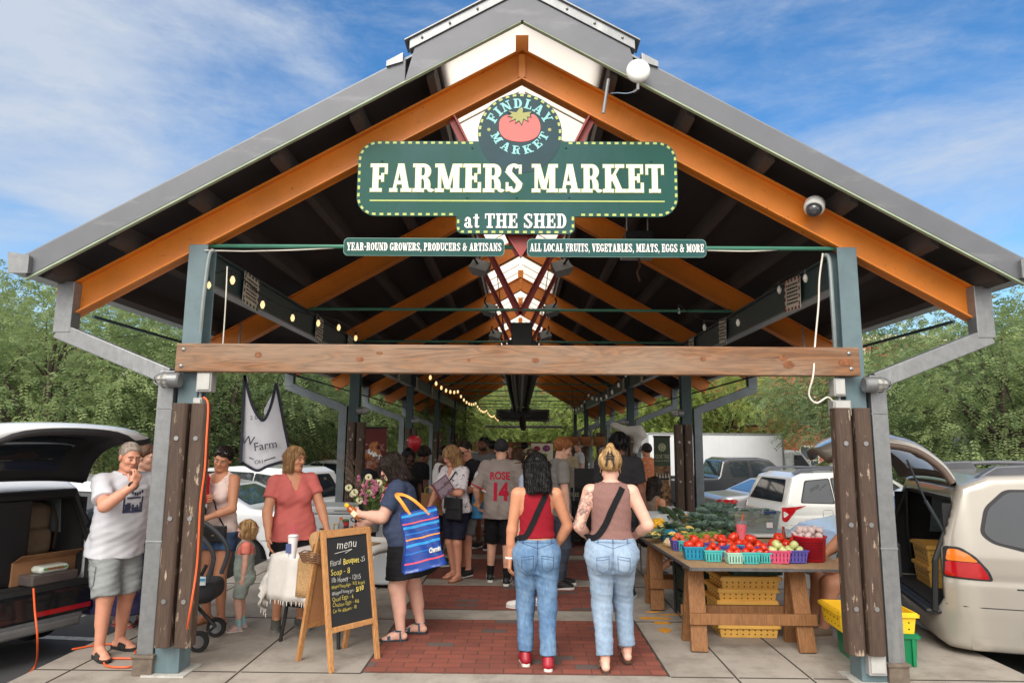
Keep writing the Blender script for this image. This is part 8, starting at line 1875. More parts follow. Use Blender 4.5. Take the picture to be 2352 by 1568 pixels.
def leafy(name,label,cat,loc,size,m,headm,n,grp,spread=1.,up=.5,seed=0):
 r=random.Random(seed); o=thing(name,label,cat,loc,0,grp); lb=MB(); sb=MB()
 for i in range(n):
  a=i*2.4+r.uniform(-.3,.3); L_=size*r.uniform(.8,1.25); el_=up+r.uniform(-.35,.45); d=Vector((math.cos(a)*math.cos(el_)*spread,math.sin(a)*math.cos(el_)*spread,math.sin(el_))); s_=d.cross(Vector((0,0,1))).normalized(); u=s_.cross(d); nv=6; base=len(lb.v)
  for j in range(nv+1):
   t=j/nv; p=d*(L_*t)+Vector((0,0,-.35*L_*t*t)); wd=L_*.36*math.sin(math.pi*min(1,(t*.92+.08)))**.7
   for k_,q in enumerate((-1,-.5,0,.5,1)): lb.v.append(tuple(p+s_*(q*wd)+u*(.10*L_*abs(q)+.05*L_*math.sin(t*12+q*5+i))))
  for j in range(nv):
   for k_ in range(4): lb.f.append((base+j*5+k_,base+j*5+k_+1,base+(j+1)*5+k_+1,base+(j+1)*5+k_))
  sb.tube([Vector((0,0,0)),d*(L_*.5)+u*.004+Vector((0,0,-.07*L_)),d*(L_*.95)+Vector((0,0,-.30*L_))],size*.022,5,True,size*.008)
 lb.build('leaves',m,o,smooth=True); sb.build('ribs',stk,o,smooth=True)
 if headm:
  hb=MB()
  for i in range(40): a=i*2.4; rr=size*.36*math.sqrt(i/40); hb.ball((rr*math.cos(a),rr*math.sin(a),size*.38-rr*rr/size*1.4),size*.085,6,4)
  hb.build('head',headm,o,smooth=True)
 return o
heads=[(420,400,.12,'c'),(330,380,.08,'c'),(500,395,.1,'c'),(620,400,.07,'y'),(640,360,.12,'c'),(560,430,.06,'c'),(250,420,.05,'c'),(230,440,.04,'c'),(720,350,.16,'b'),(800,330,.2,'b'),(880,300,.24,'b'),(960,330,.2,'b'),(1020,300,.22,'b'),(900,370,.12,'b'),(980,400,.08,'b'),(1080,370,.12,'b'),(1060,270,.26,'b'),(1140,330,.18,'b'),(820,260,.26,'c'),(760,400,.08,'b'),(420,440,.03,'y'),(1130,410,.06,'b'),(700,430,.04,'c')]
for i,(x,y,zz,k_) in enumerate(heads):
 p=on_p(x,y+80)+Vector((0,.16,zz*.72+.03))
 if k_=='c': leafy('cauliflower_greens','leafy cauliflower greens heaped at the left of the table','cauliflower',p,.13,lv1,cau if i%2 else None,9,'cauliflower greens',1,.6,i)
 elif k_=='y': leafy('cauliflower','yellow cauliflower head showing among its leaves','cauliflower',p+Vector((0,-.03,.02)),.11,lv1,cau,7,'yellow cauliflower heads',1,.1,i)
 else: leafy('broccoli','blue-green broccoli with big leaves in the middle of the table','broccoli',p,.19,lv2,flo if i%2 else None,10,'broccoli heads',1.,.85,i)
beans=M('bean_green',srgb(126,150,60),.5)
for k_,(x,y) in enumerate(((545,560),(640,520),(760,540),(830,510),(900,530),(580,540))):
 o=MB(); c0=on_p(x,y)+Vector((0,.1,.07))
 for i in range(14): a=rv_.uniform(0,6.28); d=Vector((math.cos(a)*.06,math.sin(a)*.04,rv_.uniform(-.02,.03))); q=c0+Vector((rv_.gauss(0,.025),rv_.gauss(0,.025),rv_.uniform(0,.03))); o.tube([q-d,q+Vector((0,0,.01)),q+d],.0045,5)
 o=o.build('green_beans',beans,smooth=True); tag(o,'small heap of green beans among the peach trays','beans','heaps of green beans')
tray('white_crate','white plastic crate under the row of zucchini','crate',on_p(400,400)+Vector((0,.45,0)),.62,.34,.2,M('crate_white',srgb(198,204,208),.4),0,None,0,.92,.01)
tub=bpy.data.materials.new('tub_clear'); tub.use_nodes=True; t=tub.node_tree; n=t.nodes; l=t.links; gb=n.new('ShaderNodeBsdfGlossy'); gb.inputs['Roughness'].default_value=.12; tpn=n.new('ShaderNodeBsdfTransparent'); tpn.inputs['Color'].default_value=(.82,.86,.86,1); df=n.new('ShaderNodeBsdfDiffuse'); df.inputs['Color'].default_value=(.6,.63,.63,1); m1=n.new('ShaderNodeMixShader'); m1.inputs[0].default_value=.16; m2_=n.new('ShaderNodeMixShader'); m2_.inputs[0].default_value=.10
l.new(tpn.outputs[0],m1.inputs[1]); l.new(df.outputs[0],m1.inputs[2]); l.new(m1.outputs[0],m2_.inputs[1]); l.new(gb.outputs[0],m2_.inputs[2]); l.new(m2_.outputs[0],n['Material Output'].inputs['Surface'])
side=thing('side_table','low white folding table behind the tomatoes','table',on_p(1480,470)+Vector((0,.45,-PZ))); MB().box(-.45,.5,-.25,.3,PZ+.01,PZ+.04).build('table_top',M('table_white',(0,0,0)),side,bevel=.006); MB().tube([(-.4,-.2,.0),(-.4,-.2,PZ+.02)],.014,8).tube([(.45,-.2,0),(.45,-.2,PZ+.02)],.014,8).tube([(-.4,.25,.0),(-.4,.25,PZ+.02)],.014,8).tube([(.45,.25,0),(.45,.25,PZ+.02)],.014,8).build('legs',greybox,side)
tp_=side.location+Vector((-.05,.02,PZ+.043))
tb2=tray('clear_tub','clear plastic storage tub of zucchini and leaves behind the tomatoes','tub',tp_,.60,.40,.24,tub,R(4),None,0,.86,.006); MB().box(.10,.24,-.22,-.198,.215,.245).build('latch',M('latch_blue',srgb(50,66,110),.4),tb2,bevel=.006); MB().box(.13,.20,-.20,-.192,.06,.12).build('paper_label',M('tub_label',srgb(206,196,200),.6),tb2)
for i in range(9): p=tp_+Vector((rv_.uniform(-.2,.2),rv_.uniform(-.1,.1),.05+.018*i)); capsule_veg('zucchini','zucchini lying inside the clear tub','zucchini',p,p+Vector((.16,rv_.uniform(-.05,.05),.01)),.026,.03,zuc if i%3 else M('pale_zucchini',srgb(150,160,90),.4),'zucchini in the clear tub')
leafy('loose_leaves','dark leaves poking out of the clear tub','leaves',tp_+Vector((.05,0,.2)),.13,lv2,None,7,None,1,.3,77); leafy('loose_leaves','single upright leaf tuft at the right end of the clear tub','leaves',tp_+Vector((.22,0,.21)),.09,lv2,None,4,None,1,.8,78)
mb=thing('spray_bottle','small red-brown bottle behind the tomatoes at the right end of the tub','bottle',on_p(1705,470)+Vector((0,.1,0))); MB().lathe([(.022,0),(.024,.06),(.014,.09),(.012,.12)],12).build('vessel',M('bottle_rust',srgb(150,60,36),.35),mb,smooth=True); MB().lathe([(.015,.115),(.015,.14),(0,.14)],10).build('cap',M('bottle_rust',(0,0,0)),mb)
yel=M('crate_yellow',srgb(236,184,92),.45,var=.07,scale=5); yel2=M('crate_bright',srgb(240,196,40),.4,var=.05); grn=M('crate_green',srgb(10,120,74),.4,var=.08); dgr=M('crate_dark',srgb(34,62,54),.5,var=.1)
def crate(label,loc,w_,d_,h_,m,rz,grp=None,holes=True,ribs=False):
 o=tray('plastic_crate',label,'crate',loc,w_,d_,h_,m,rz,grp,0,.93,.012)
 if holes:
  mb=MB()
  for j in range(2):
   for i in range(9): mb.ball((-w_/2*.8+i*w_*.1,-d_/2*(.945+.025*j)-.001,h_*(.25+.3*j)),(.007,.004,.007),6,4)
  for j in range(2):
   for i in range(5): mb.ball((-w_/2*(.945+.025*j)-.001,-d_/2*.7+i*d_*.175,h_*(.25+.3*j)),(.004,.007,.007),6,4)
  mb.build('vent_holes',M('hole_dark',srgb(60,46,18),.9),o)
 MB().box(-w_/2-.016,w_/2+.016,-d_/2-.016,-d_/2-.004,h_-.035,h_-.008).box(-w_/2-.016,-w_/2-.004,-d_/2-.016,d_/2+.016,h_-.035,h_-.008).box(w_/2+.004,w_/2+.016,-d_/2-.016,d_/2+.016,h_-.035,h_-.008).build('lip',m,o)
 if ribs:
  mb=MB()
  for i in range(5): x=-w_/2*.85+i*w_*.2125; mb.box(x-.012,x+.012,-d_/2-.012,-d_/2+.004,.01,h_-.035)
  mb.build('ribs',m,o)
 return o
cp_=G(1735,1475); cy_=cp_.y+.35
for i in range(5): crate('yellow vented crate in the stack under the produce table, %s'%(['at the bottom','second from the bottom','in the middle','second from the top','at the top'][i]),(cp_.x+.02*math.sin(i*2),cy_,.0+i*.104),.54,.42,.12,yel,R(-1+i*.6),'yellow crates under the produce table')
crate('dark green bin of produce on top of the yellow crates',(cp_.x+.1,cy_,.54),.5,.36,.12,dgr,R(3),None,False,True)
c2=G(1640,1440); crate('dark green crate beside the yellow stack, lower one',(c2.x-.02,c2.y+.55,0),.40,.40,.24,dgr,0,None,True); crate('dark green crate beside the yellow stack, upper one',(c2.x-.02,c2.y+.55,.245),.40,.40,.24,dgr,R(3),None,True)
g1=G(2085,1532); crate('bright green crate on the walk right of the near column',(g1.x-.13,g1.y+.22,0),.50,.38,.25,grn,R(-6),None,False,True); crate('bright yellow crate sitting on the green crate by the column',(g1.x-.18,g1.y+.24,.24),.60,.42,.17,yel2,R(-4),None,True)
vm=Matrix.LocRotScale(van.location,van.rotation_euler,None)
for i in range(2): crate('yellow crate in the back of the champagne minivan, %s'%(['lower one','upper one'][i]),vm@Vector((.42,.30,.56+i*.2)),.40,.5,.2,yel,R(hd if False else -15),'yellow crates in the minivan')
# ================================================================== STALLS FURTHER IN
redcl=M('red_cloth',srgb(120,22,30),.85,var=.1); blkcl=M('black_cloth2',srgb(26,26,28),.85)
def cloth_table(label,x,y,w_,d_,h_,m,rz=0,drop=.7):
 o=thing('folding_table','folding table under the '+label,'table',(x,y,0),rz); MB().box(-w_/2,w_/2,-d_/2,d_/2,h_-.03,h_).build('table_top',_mats['table_white'],o)
 for a in (-1,1):
  for b_ in (-1,1): MB().tube([(a*(w_/2-.08),b_*(d_/2-.06),0),(a*(w_/2-.08),b_*(d_/2-.06),h_-.03)],.014,6).build('leg',black,o)
 drape('tablecloth',label,'tablecloth',(x,y,h_+.003),rz,-w_/2-.01,w_/2+.01,-d_/2-.01,d_/2+.01,(drop,drop,drop,drop),m,False,.02,26)
cloth_table('dark red cloth on the stall table left of the floral blouse',-1.78,9.7,1.3,.7,.76,redcl,R(80),.66)
cloth_table('dark red cloth on the stall table further along the left side',-1.85,12.2,1.7,.7,.76,redcl,R(88),.6)
cloth_table('black cloth on the stall table along the right side',1.35,12.8,.75,1.9,.80,blkcl,0,.7)
cloth_table('black cloth on the far stall table on the right side',1.5,16.0,.8,2.2,.80,blkcl,0,.7)
jar_m=[M('jar_amber',srgb(150,84,30),.2),M('jar_cream',srgb(200,190,170),.4),M('jar_red2',srgb(140,40,40),.4),M('jar_green2',srgb(76,104,56),.5)]
jr=random.Random(9)
for (x,y,w_,d_,z,nm) in ((-1.78,9.7,.55,1.1,.77,'the red-clothed stall table left of the floral blouse'),(-1.85,12.2,.5,1.5,.77,'the red-clothed table further along the left'),(1.35,12.8,.6,1.7,.81,'the black-clothed table on the right'),(1.5,16.,.6,1.9,.81,'the far black-clothed table on the right')):
 for i in range(12):
  k_=i%4; bottle('stall_jar','small %s jar among the goods on %s'%(['amber','cream','red','green'][k_],nm),'jar',(x+jr.uniform(-w_/2,w_/2),y+jr.uniform(-d_/2,d_/2),z),[(.035,0),(.038,.01),(.038,.10),(.03,.12)],jar_m[k_],(('lid',[(.033,.12),(.033,.14),(0,.14)],M('jar_lid',(0,0,0))),)).__setitem__('group',['amber','cream','red','green'][k_]+' jars on '+nm)
for i,(px,py,D_,lb) in enumerate(((1010,1150,9.3,'brown paper gift bag on the left stall'),(985,1140,9.6,'green handled paper bag on the left stall'))):
 p=PD(px,py,D_); o=thing('paper_bag',lb,'bag',(p.x,D_,.77)); MB().prism([(-.1,-.05),(.1,-.05),(.1,.05),(-.1,.05)],0,.26,'XY').build('bag_body',cardm,o,bevel=.004); MB().tube(smooth_path([(-.05,-.05,.24),(-.04,-.05,.33),(.04,-.05,.33),(.05,-.05,.24)]),.006,5).build('handle',M('handle_green',srgb(120,170,60),.5) if i else jute,o)
for i,(px,lb) in enumerate(((1315,'striped woven market basket hanging at the left of three'),(1345,'plain red striped market basket hanging in the middle of three'),(1376,'zigzag woven market basket hanging at the right of three'))):
 p=PD(px,1010,13.2); o=thing('hanging_basket',lb,'basket',p,0,'woven baskets hanging on the right'); mm=M('basket_red',srgb(112,44,36),.85,var=.35,scale=30,stretch=(.1,.1,3),col2=srgb(150,100,50))
 MB().lathe([(0,-.10),(.10,-.10),(.13,.06),(.12,.06),(.09,-.085),(0,-.085)],20,(0,0,0),'Z',1.0,.6).build('woven_side',mm,o,smooth=True); MB().tube(smooth_path([(-.11,0,.05),(-.07,0,.2),(0,0,.25),(.07,0,.2),(.11,0,.05)]),.008,6).build('handle',M('basket_handle',srgb(60,36,28),.7),o); MB().tube([(0,0,.25),(0,0,1.0)],.004,4).build('hook_line',black,o)
fn=thing('fern','bushy green fern hanging below the woven baskets','plant',PD(1390,1052,13.6)); r5=random.Random(2); mb=MB()
for i in range(90):
 a=r5.uniform(0,6.28); e_=r5.uniform(-1.2,.7); d=Vector((math.cos(a)*math.cos(e_),math.sin(a)*math.cos(e_),math.sin(e_)))*r5.uniform(.15,.3); n_=d.cross(Vector((0,0,1))).normalized()*.02; q=d*.5+Vector((0,0,.03)); t_=d+Vector((0,0,-.12)); mb.add([(0,0,0),tuple(q+n_),tuple(t_),tuple(q-n_)],[(0,1,2,3)])
mb.build('fronds',LF3,fn); MB().lathe([(0,-.1),(.09,-.1),(.12,.02),(0,.02)],14).build('pot',M('pot_brown',srgb(70,50,40),.8),fn,smooth=True); MB().tube([(0,0,0),(0,0,.9)],.004,4).build('hook_line',black,fn)
vp_=PD(1245,1038,16.0); o=thing('vegetable_poster','cream poster with painted beet, mango and lime halves','poster',vp_); MB().box(-.25,.25,-.01,.01,-.2,.2).build('sheet',M('poster_cream',srgb(214,204,184),.7),o)
for dx,dz,rx,rz_,cc in ((-.12,.08,.08,.06,(150,40,56)),(.10,.09,.09,.075,(120,60,110)),(.12,.095,.05,.045,(226,150,50)),(-.11,-.08,.06,.055,(120,160,60)),(.06,-.08,.06,.055,(120,160,60))):
 mb=MB().ball((dx,-.012,dz),(rx,.004,rz_),14,8); mb.build('painted_fruit',M('paint_%d_%d'%(cc[0],cc[2]),srgb(*cc),.7),o,smooth=True)
p=PD(1343,1098,11.2); o=thing('display_board','black display board on the right stall','display board',p); MB().box(-.17,.17,-.015,.015,-.16,.16).build('board',M('board_black',srgb(24,24,26),.6),o); MB().box(-.185,-.17,-.02,.02,-.35,.18).box(.17,.185,-.02,.02,-.35,.18).build('side_rail',galv,o)
p=PD(1290,1135,11.6); o=thing('stall_sign','dark stall sign lettered olive tree under the display board','sign',(p.x+.1,11.5,.88)); MB().box(-.25,.25,-.01,.01,-.10,.12).build('board',M('board_black',(0,0,0)),o); me=bez_text('OLIVE TREE',.09,.001); q=link('lettering',me,ogold,o); q.rotation_euler=(R(90),0,0); q.location=(0,-.012,0); q.scale=(.78,1,1)
p=PD(1445,1010,13.8); o=thing('tent_sheet','bunched white canopy sheet tied up by the third column on the right','canopy',p)
sdf_obj('sheet',lambda X,Y,Z: smin(caps(X,Y,Z,(-.3,0,.28),(.25,0,.10),.07,.10),caps(X,Y,Z,(.2,0,.2),(.12,0,-.22),.10,.05),.08)+.02*wob(X,Y,Z,22,1.),(-.5,-.2,-.4),(.5,.2,.5),.02,M('sheet_white',srgb(196,192,186),.8,var=.06),o)
p=PD(1525,1160,9.9); o=thing('white_table','small white folding table beyond the mauve-topped woman','table',(p.x-.12,9.9,0)); MB().box(-.32,.32,-.3,.3,.80,.83).build('table_top',_mats['table_white'],o,bevel=.01)
for a in (-1,1):
 for b_ in (-1,1): MB().tube([(a*.26,b_*.24,0),(a*.28,b_*.26,.8)],.012,6).build('leg',greybox,o)
p=PD(1498,1160,11.4); rollup('patterned black and tan textile panel below the olive tree banner',p.x+.15,11.6,.34,.3,1.13,M('kilim',srgb(56,46,38),.85,var=.7,scale=16,col2=srgb(170,130,90)),[],0)
p=PD(1150,1080,12);
for k_,(px,py,D_,cc,lb) in enumerate(((1118,1155,8.75,(40,130,180),'bright turquoise tote with orange trim held beside the number 14 shirt'),)):
 o=thing('tote_bag',lb,'bag',PD(px-14,py,9.15)); MB().prism([(-.13,-.2),(.13,-.2),(.11,.2),(-.11,.2)],-.03,.03,'XZ').build('bag_body',M('tote_turq',srgb(*cc),.5,var=.2,scale=8),o,bevel=.02); MB().prism([(-.1,-.02),(.05,.2),(.1,.18),(-.02,-.06)],-.036,-.031,'XZ').build('orange_trim',orm,o); MB().tube(smooth_path([(-.06,0,.19),(-.05,0,.33),(.05,0,.33),(.06,0,.19)]),.008,5).build('handle',_mats['tote_turq'],o)
# ================================================================== REST OF THE CROWD
tee=lambda n,c: fabric('tee_'+n,c,.08)
def easy(label,px,D,H,heading,sk,topc,botc,hair,fem=False,b=1.,kind='shorts',head=(0,0,0),shoes=None,det=1,face=False,topk={},LA=None,RA=None,ln=.9,cap=None,**kw):
 x=PD(px,1012,D).x; t=dict(m=tee('%d_%d_%d'%topc,topc),sleeve=.7,hem=-.10,neck='crew',loose=.02,amp=.005,flare=.04,sl_loose=.022); t.update(topk)
 P=person(label,(x,D,0),R(heading),H,fem,b,1.,0.,sk,head=head,LF=(-.11,.05,8),RF=(.10,-.05,8),LA=LA,RA=RA,top=t,bottom=dict(kind=kind,m=fabric('bot_%d_%d_%d'%botc,botc),len=ln,leg=.03,loose=.018,waist=.09,amp=.004),hair=hair,shoes=shoes or dict(kind='sneaker',m=black,sole=W_sole),det=det,face=face,**kw)
 if cap: cap_on(P,cap,.017,True,-.005)
 return P
short=lambda m,l=(.066,.0,-.07): dict(kind='short',m=m,th=.013,line=l)
bobh=lambda m,L=.16,w_=.096: dict(kind='bob',m=m,L=L,wid=w_,th=.018,tap=.3,dep=.01)
P=easy('balding man in a black T-shirt and sunglasses looking down beside the floral blouse',1076,9.35,1.74,132,'ruddy',(26,26,29),(110,112,116),dict(kind='short',m=H_dk,th=.007,line=(.105,.02,-.06)),b=1.08,head=(10,28,0),RA=(.1,.32,1.05),LA=(-.15,.3,1.05),face=True,eyes_down=True,det=2)
mb=MB()
for q in (-1,1): mb.ball(P.toW((q*.034,.094,.008)),(.026,.012,.017),10,6)
mb.tube([P.toW((-.078,.0,.01)),P.toW((-.06,.085,.014)),P.toW((.06,.085,.014)),P.toW((.078,.0,.01))],.004,5).build('sunglasses',sgm,P.root,smooth=True)
P=easy('bearded dark-haired man in a grey T-shirt facing the viewer beyond the number 14 shirt',1113,11.6,1.80,160,'brown',(108,110,110),(60,62,66),short(H_blk),head=(-8,4,0),face=True)
sdf_obj('beard',lambda X,Y,Z: smax(elli(*[((X-P.hc[0])*P.HR[i][0]+(Y-P.hc[1])*P.HR[i][1]+(Z-P.hc[2])*P.HR[i][2])/P.hs for i in range(3)],(0,.030,-.060),(.062,.066,.062)),-elli(*[((X-P.hc[0])*P.HR[i][0]+(Y-P.hc[1])*P.HR[i][1]+(Z-P.hc[2])*P.HR[i][2])/P.hs for i in range(3)],(0,.09,-.012),(.05,.05,.045)),.006)*P.hs,P.hc-np.array([.15,.15,.16]),P.hc+np.array([.15,.15,.06]),.008,H_blk,P.root)
P=easy('woman in a patterned headwrap and black top behind the flower bouquet',852,8.5,1.62,-80,'brown',(24,24,27),(30,30,34),dict(kind='updo',m=H_rd,th=.010,extra=[('e',(0,-.05,.15),(.045,.05,.06)),('e',(0,-.02,.19),(.03,.03,.03))]),True,1.05,head=(0,14,0),face=True,eyes_down=True,det=2,topk=dict(hem=-.02))
hwm=tint(fabric('headwrap',(196,188,182),.1,.8,20),srgb(60,56,62),40,.5,.54,amount=.95)
sdf_obj('headwrap',lambda X,Y,Z: (lambda x,y,z: smax(elli(x,y,z,(0,-.012,.038),(.092,.110,.10)),np.abs(z-.055+.25*y)-.034,.01))(*[((X-P.hc[0])*P.HR[i][0]+(Y-P.hc[1])*P.HR[i][1]+(Z-P.hc[2])*P.HR[i][2])/P.hs for i in range(3)])*P.hs,P.hc-np.array([.15,.16,.08]),P.hc+np.array([.15,.16,.18]),.008,hwm,P.root)
easy('child in a red T-shirt behind the woman in navy',884,9.4,1.38,-100,'brown',(196,34,54),(40,40,46),short(H_blk),head=(0,10,0),topk=dict(hem=-.04))
easy('dark-haired seller in black under the red balloon',938,10.4,1.60,-150,'dark',(26,26,28),(30,30,34),bobh(H_blk,.08,.10),True,1.0,head=(0,10,0))
easy('curly-haired person in black bending at the left stall, behind the balloon ribbon',968,11.2,1.62,-60,'brown',(24,24,26),(36,36,40),dict(kind='short',m=H_dk,th=.03,line=(.06,-.02,-.07),st=.008,fr=14,wk=50),head=(0,24,0))
P=easy('person in a white tank top with an orange cloth at the waist',1012,10.0,1.66,-70,'dark',(214,212,210),(40,42,50),short(H_blk),True,.95,head=(0,40,0),topk=dict(sleeve=0,strap=.085,hem=-.02,loose=.01))
tag(P.root,P.root['label'])
t=bvh(P.topvf,P.botvf); strap(P,t,[(-.17,.02,1.02),(-.08,.16,1.0),(.06,.16,1.0),(.17,.02,1.02),(.08,-.16,1.0),(-.08,-.16,1.0),(-.17,.0,1.02)],.14,fabric('orange_sash',(214,140,40),.25,.8,18),'sash',.008)
P=easy('ginger-haired young man looking down to the right behind the red tank top',1284,8.6,1.78,-78,'fair',(124,120,116),(70,76,88),dict(kind='short',m=H_rd,th=.022,line=(.07,.0,-.065),st=.004),head=(-4,22,0),face=True,eyes_down=True,det=2,kind='trousers',ln=.96)
P=easy('tall black-haired man in a black T-shirt in front of the mauve tank top',1420,8.1,1.84,-18,'brown',(44,43,46),(50,50,56),dict(kind='bob',m=H_blk,L=.03,wid=.105,th=.022,dep=.01,st=.006,fr=16),False,1.12,head=(-14,10,0),det=2,kind='trousers',ln=.96)
P=easy('young woman in an olive cap and blue top facing left beyond the red tank top',1222,7.6,1.64,62,'fair',(150,158,176),(60,66,80),bobh(H_dk,.18,.094),True,.95,head=(0,10,0),face=True,kind='trousers',det=2,cap=M('cap_olive',srgb(110,100,72),.8),shoes=dict(kind='sneaker',m=W_sole,sole=W_sole),topk=dict(hem=0.))
easy('long brown-haired woman in a pale top beyond the number 14 shirt',1190,10.6,1.63,20,'fair',(176,170,166),(50,54,70),bobh(H_br,.26,.10),True,1.0)
easy('heavy-set vendor in a beige T-shirt standing at the far right stall',1306,13.6,1.70,120,'ruddy',(186,170,140),(60,60,64),short(H_gr),b=1.25,head=(0,14,0),face=True)
easy('bald vendor looking down behind the black display board',1388,13.0,1.64,150,'tan',(170,170,172),(60,60,64),dict(kind='short',m=H_gr,th=.004,line=(.12,-.01,-.06)),head=(0,30,0),face=True)
P=easy('woman with dark hair and a teal strap seated at the white table',1488,9.7,1.60,-60,'tan',(140,120,104),(60,56,52),bobh(H_dk,.20,.09),True,1.1,head=(0,14,0),hipz=.52,kneepole=(0,1,.4),topk=dict(sleeve=0,strap=.1,hem=-.05))
P.root.location.y=9.4
ch_=lambda x,y,rz,label: (lambda o:(MB().box(-.22,.22,-.22,.22,.42,.45).build('seat',black,o,bevel=.01),MB().box(-.22,.22,-.24,-.21,.55,.85).build('backrest',black,o,bevel=.01),[MB().tube([(a*.2,b_*.2,0),(a*.19,b_*.19,.42)],.012,6).build('leg',galv,o) for a in (-1,1) for b_ in (-1,1)]))(thing('folding_chair',label,'chair',(x,y,0),rz))
ch_(P.root.location.x,P.root.location.y,R(-60),'black folding chair under the woman with the teal strap')
t=bvh(P.body); strap(P,t,[P.sh[1]*.62+P.el[1]*.38+np.array([.06*math.cos(a),.06*math.sin(a),0]) for a in [i*math.pi/6 for i in range(13)]],.035,M('teal_band',srgb(20,120,110),.6),'arm_band')
P=easy('person in an orange patterned shirt and dark hat near the olive tree banner',1486,12.6,1.70,30,'tan',(196,120,84),(60,52,46),short(H_blk),det=1,cap=M('cap_dark',srgb(46,40,40),.8),topk=dict(m=tint(fabric('orange_print',(196,120,84),.08),srgb(226,170,140),26,.56,.6,amount=.9)))
P=person('seller in a teal top and navy shorts sitting behind the right near column',(3.30,6.75,0),R(82),1.66,True,1.55,1.55,.07,'tan',hipz=.56,lean=-5,head=(0,6,0),LF=(-.22,.47,12),RF=(.22,.45,12),LA=(-.22,.38,.64),RA=(.25,.36,.66),kneepole=(0,1,.6),
 top=dict(m=fabric('teal_knit',(24,112,112),.1,.85,20,.2),sleeve=.35,hem=-.04,neck='scoop',loose=.012,amp=.005),bottom=dict(kind='shorts',m=fabric('navy_sheath',(26,32,52),.1),len=.72,leg=.02,loose=.016,waist=.08),hair=bobh(H_br,.12),shoes=dict(kind='sneaker',m=M('taupe_shoe',srgb(120,102,86),.7),sole=M('taupe_sole',srgb(140,124,106),.8)),det=1,face=True)
ch_(3.30,6.75,R(78),'black folding chair under the seller behind the right near column')
far=[(1062,17,1.7,150,'fair',(120,60,60),H_br,True),(1078,14.6,1.66,170,'tan',(60,64,80),H_blk,False),(1096,19,1.72,10,'fair',(180,176,170),H_lb,True),(1132,13.2,1.74,0,'brown',(70,72,78),H_blk,False),(1172,15,1.66,180,'fair',(150,60,70),H_rd,True),(1205,16.4,1.7,0,'dark',(60,100,140),H_blk,False),(1232,18.6,1.68,165,'tan',(200,196,190),H_dk,True),(1262,20.5,1.74,0,'fair',(90,110,90),H_br,False),(1330,17.6,1.72,100,'fair',(206,206,210),H_gr,False),(1352,21,1.7,190,'tan',(120,90,80),H_blk,True),(1150,22.5,1.72,5,'fair',(70,80,120),H_bl,True),(1048,21,1.7,120,'brown',(190,170,70),H_blk,False)]
wd={120:'dark red',60:'navy blue',180:'pale',70:'slate grey',150:'rose',200:'cream',90:'sage green',206:'white',190:'mustard'}
names=['in dark red, far left of the aisle, facing the viewer','in navy, black-haired, near the far left stalls','in a pale top walking away, far left','in slate grey walking away just left of the number 14 shirt','in rose with reddish hair, facing the viewer','in blue walking away down the middle of the aisle','in cream with dark hair, facing the viewer','in sage green walking away below the vegetable poster','in white at the far right stall, grey-haired','in brown facing the viewer at the far right','in blue-grey with blonde hair at the far end of the aisle','in mustard at the far left end']
for (px,D,H,hd2,sk_,tc2,hm2,fem),nm in zip(far,names):
 if px in (1078,1232,1352,1048): continue
 easy('distant shopper '+nm,px,D,H,hd2,sk_,tc2,(56,58,66),bobh(hm2,.16) if fem else short(hm2),fem,1.02,det=0,hands=False,group='distant shoppers in the aisle')
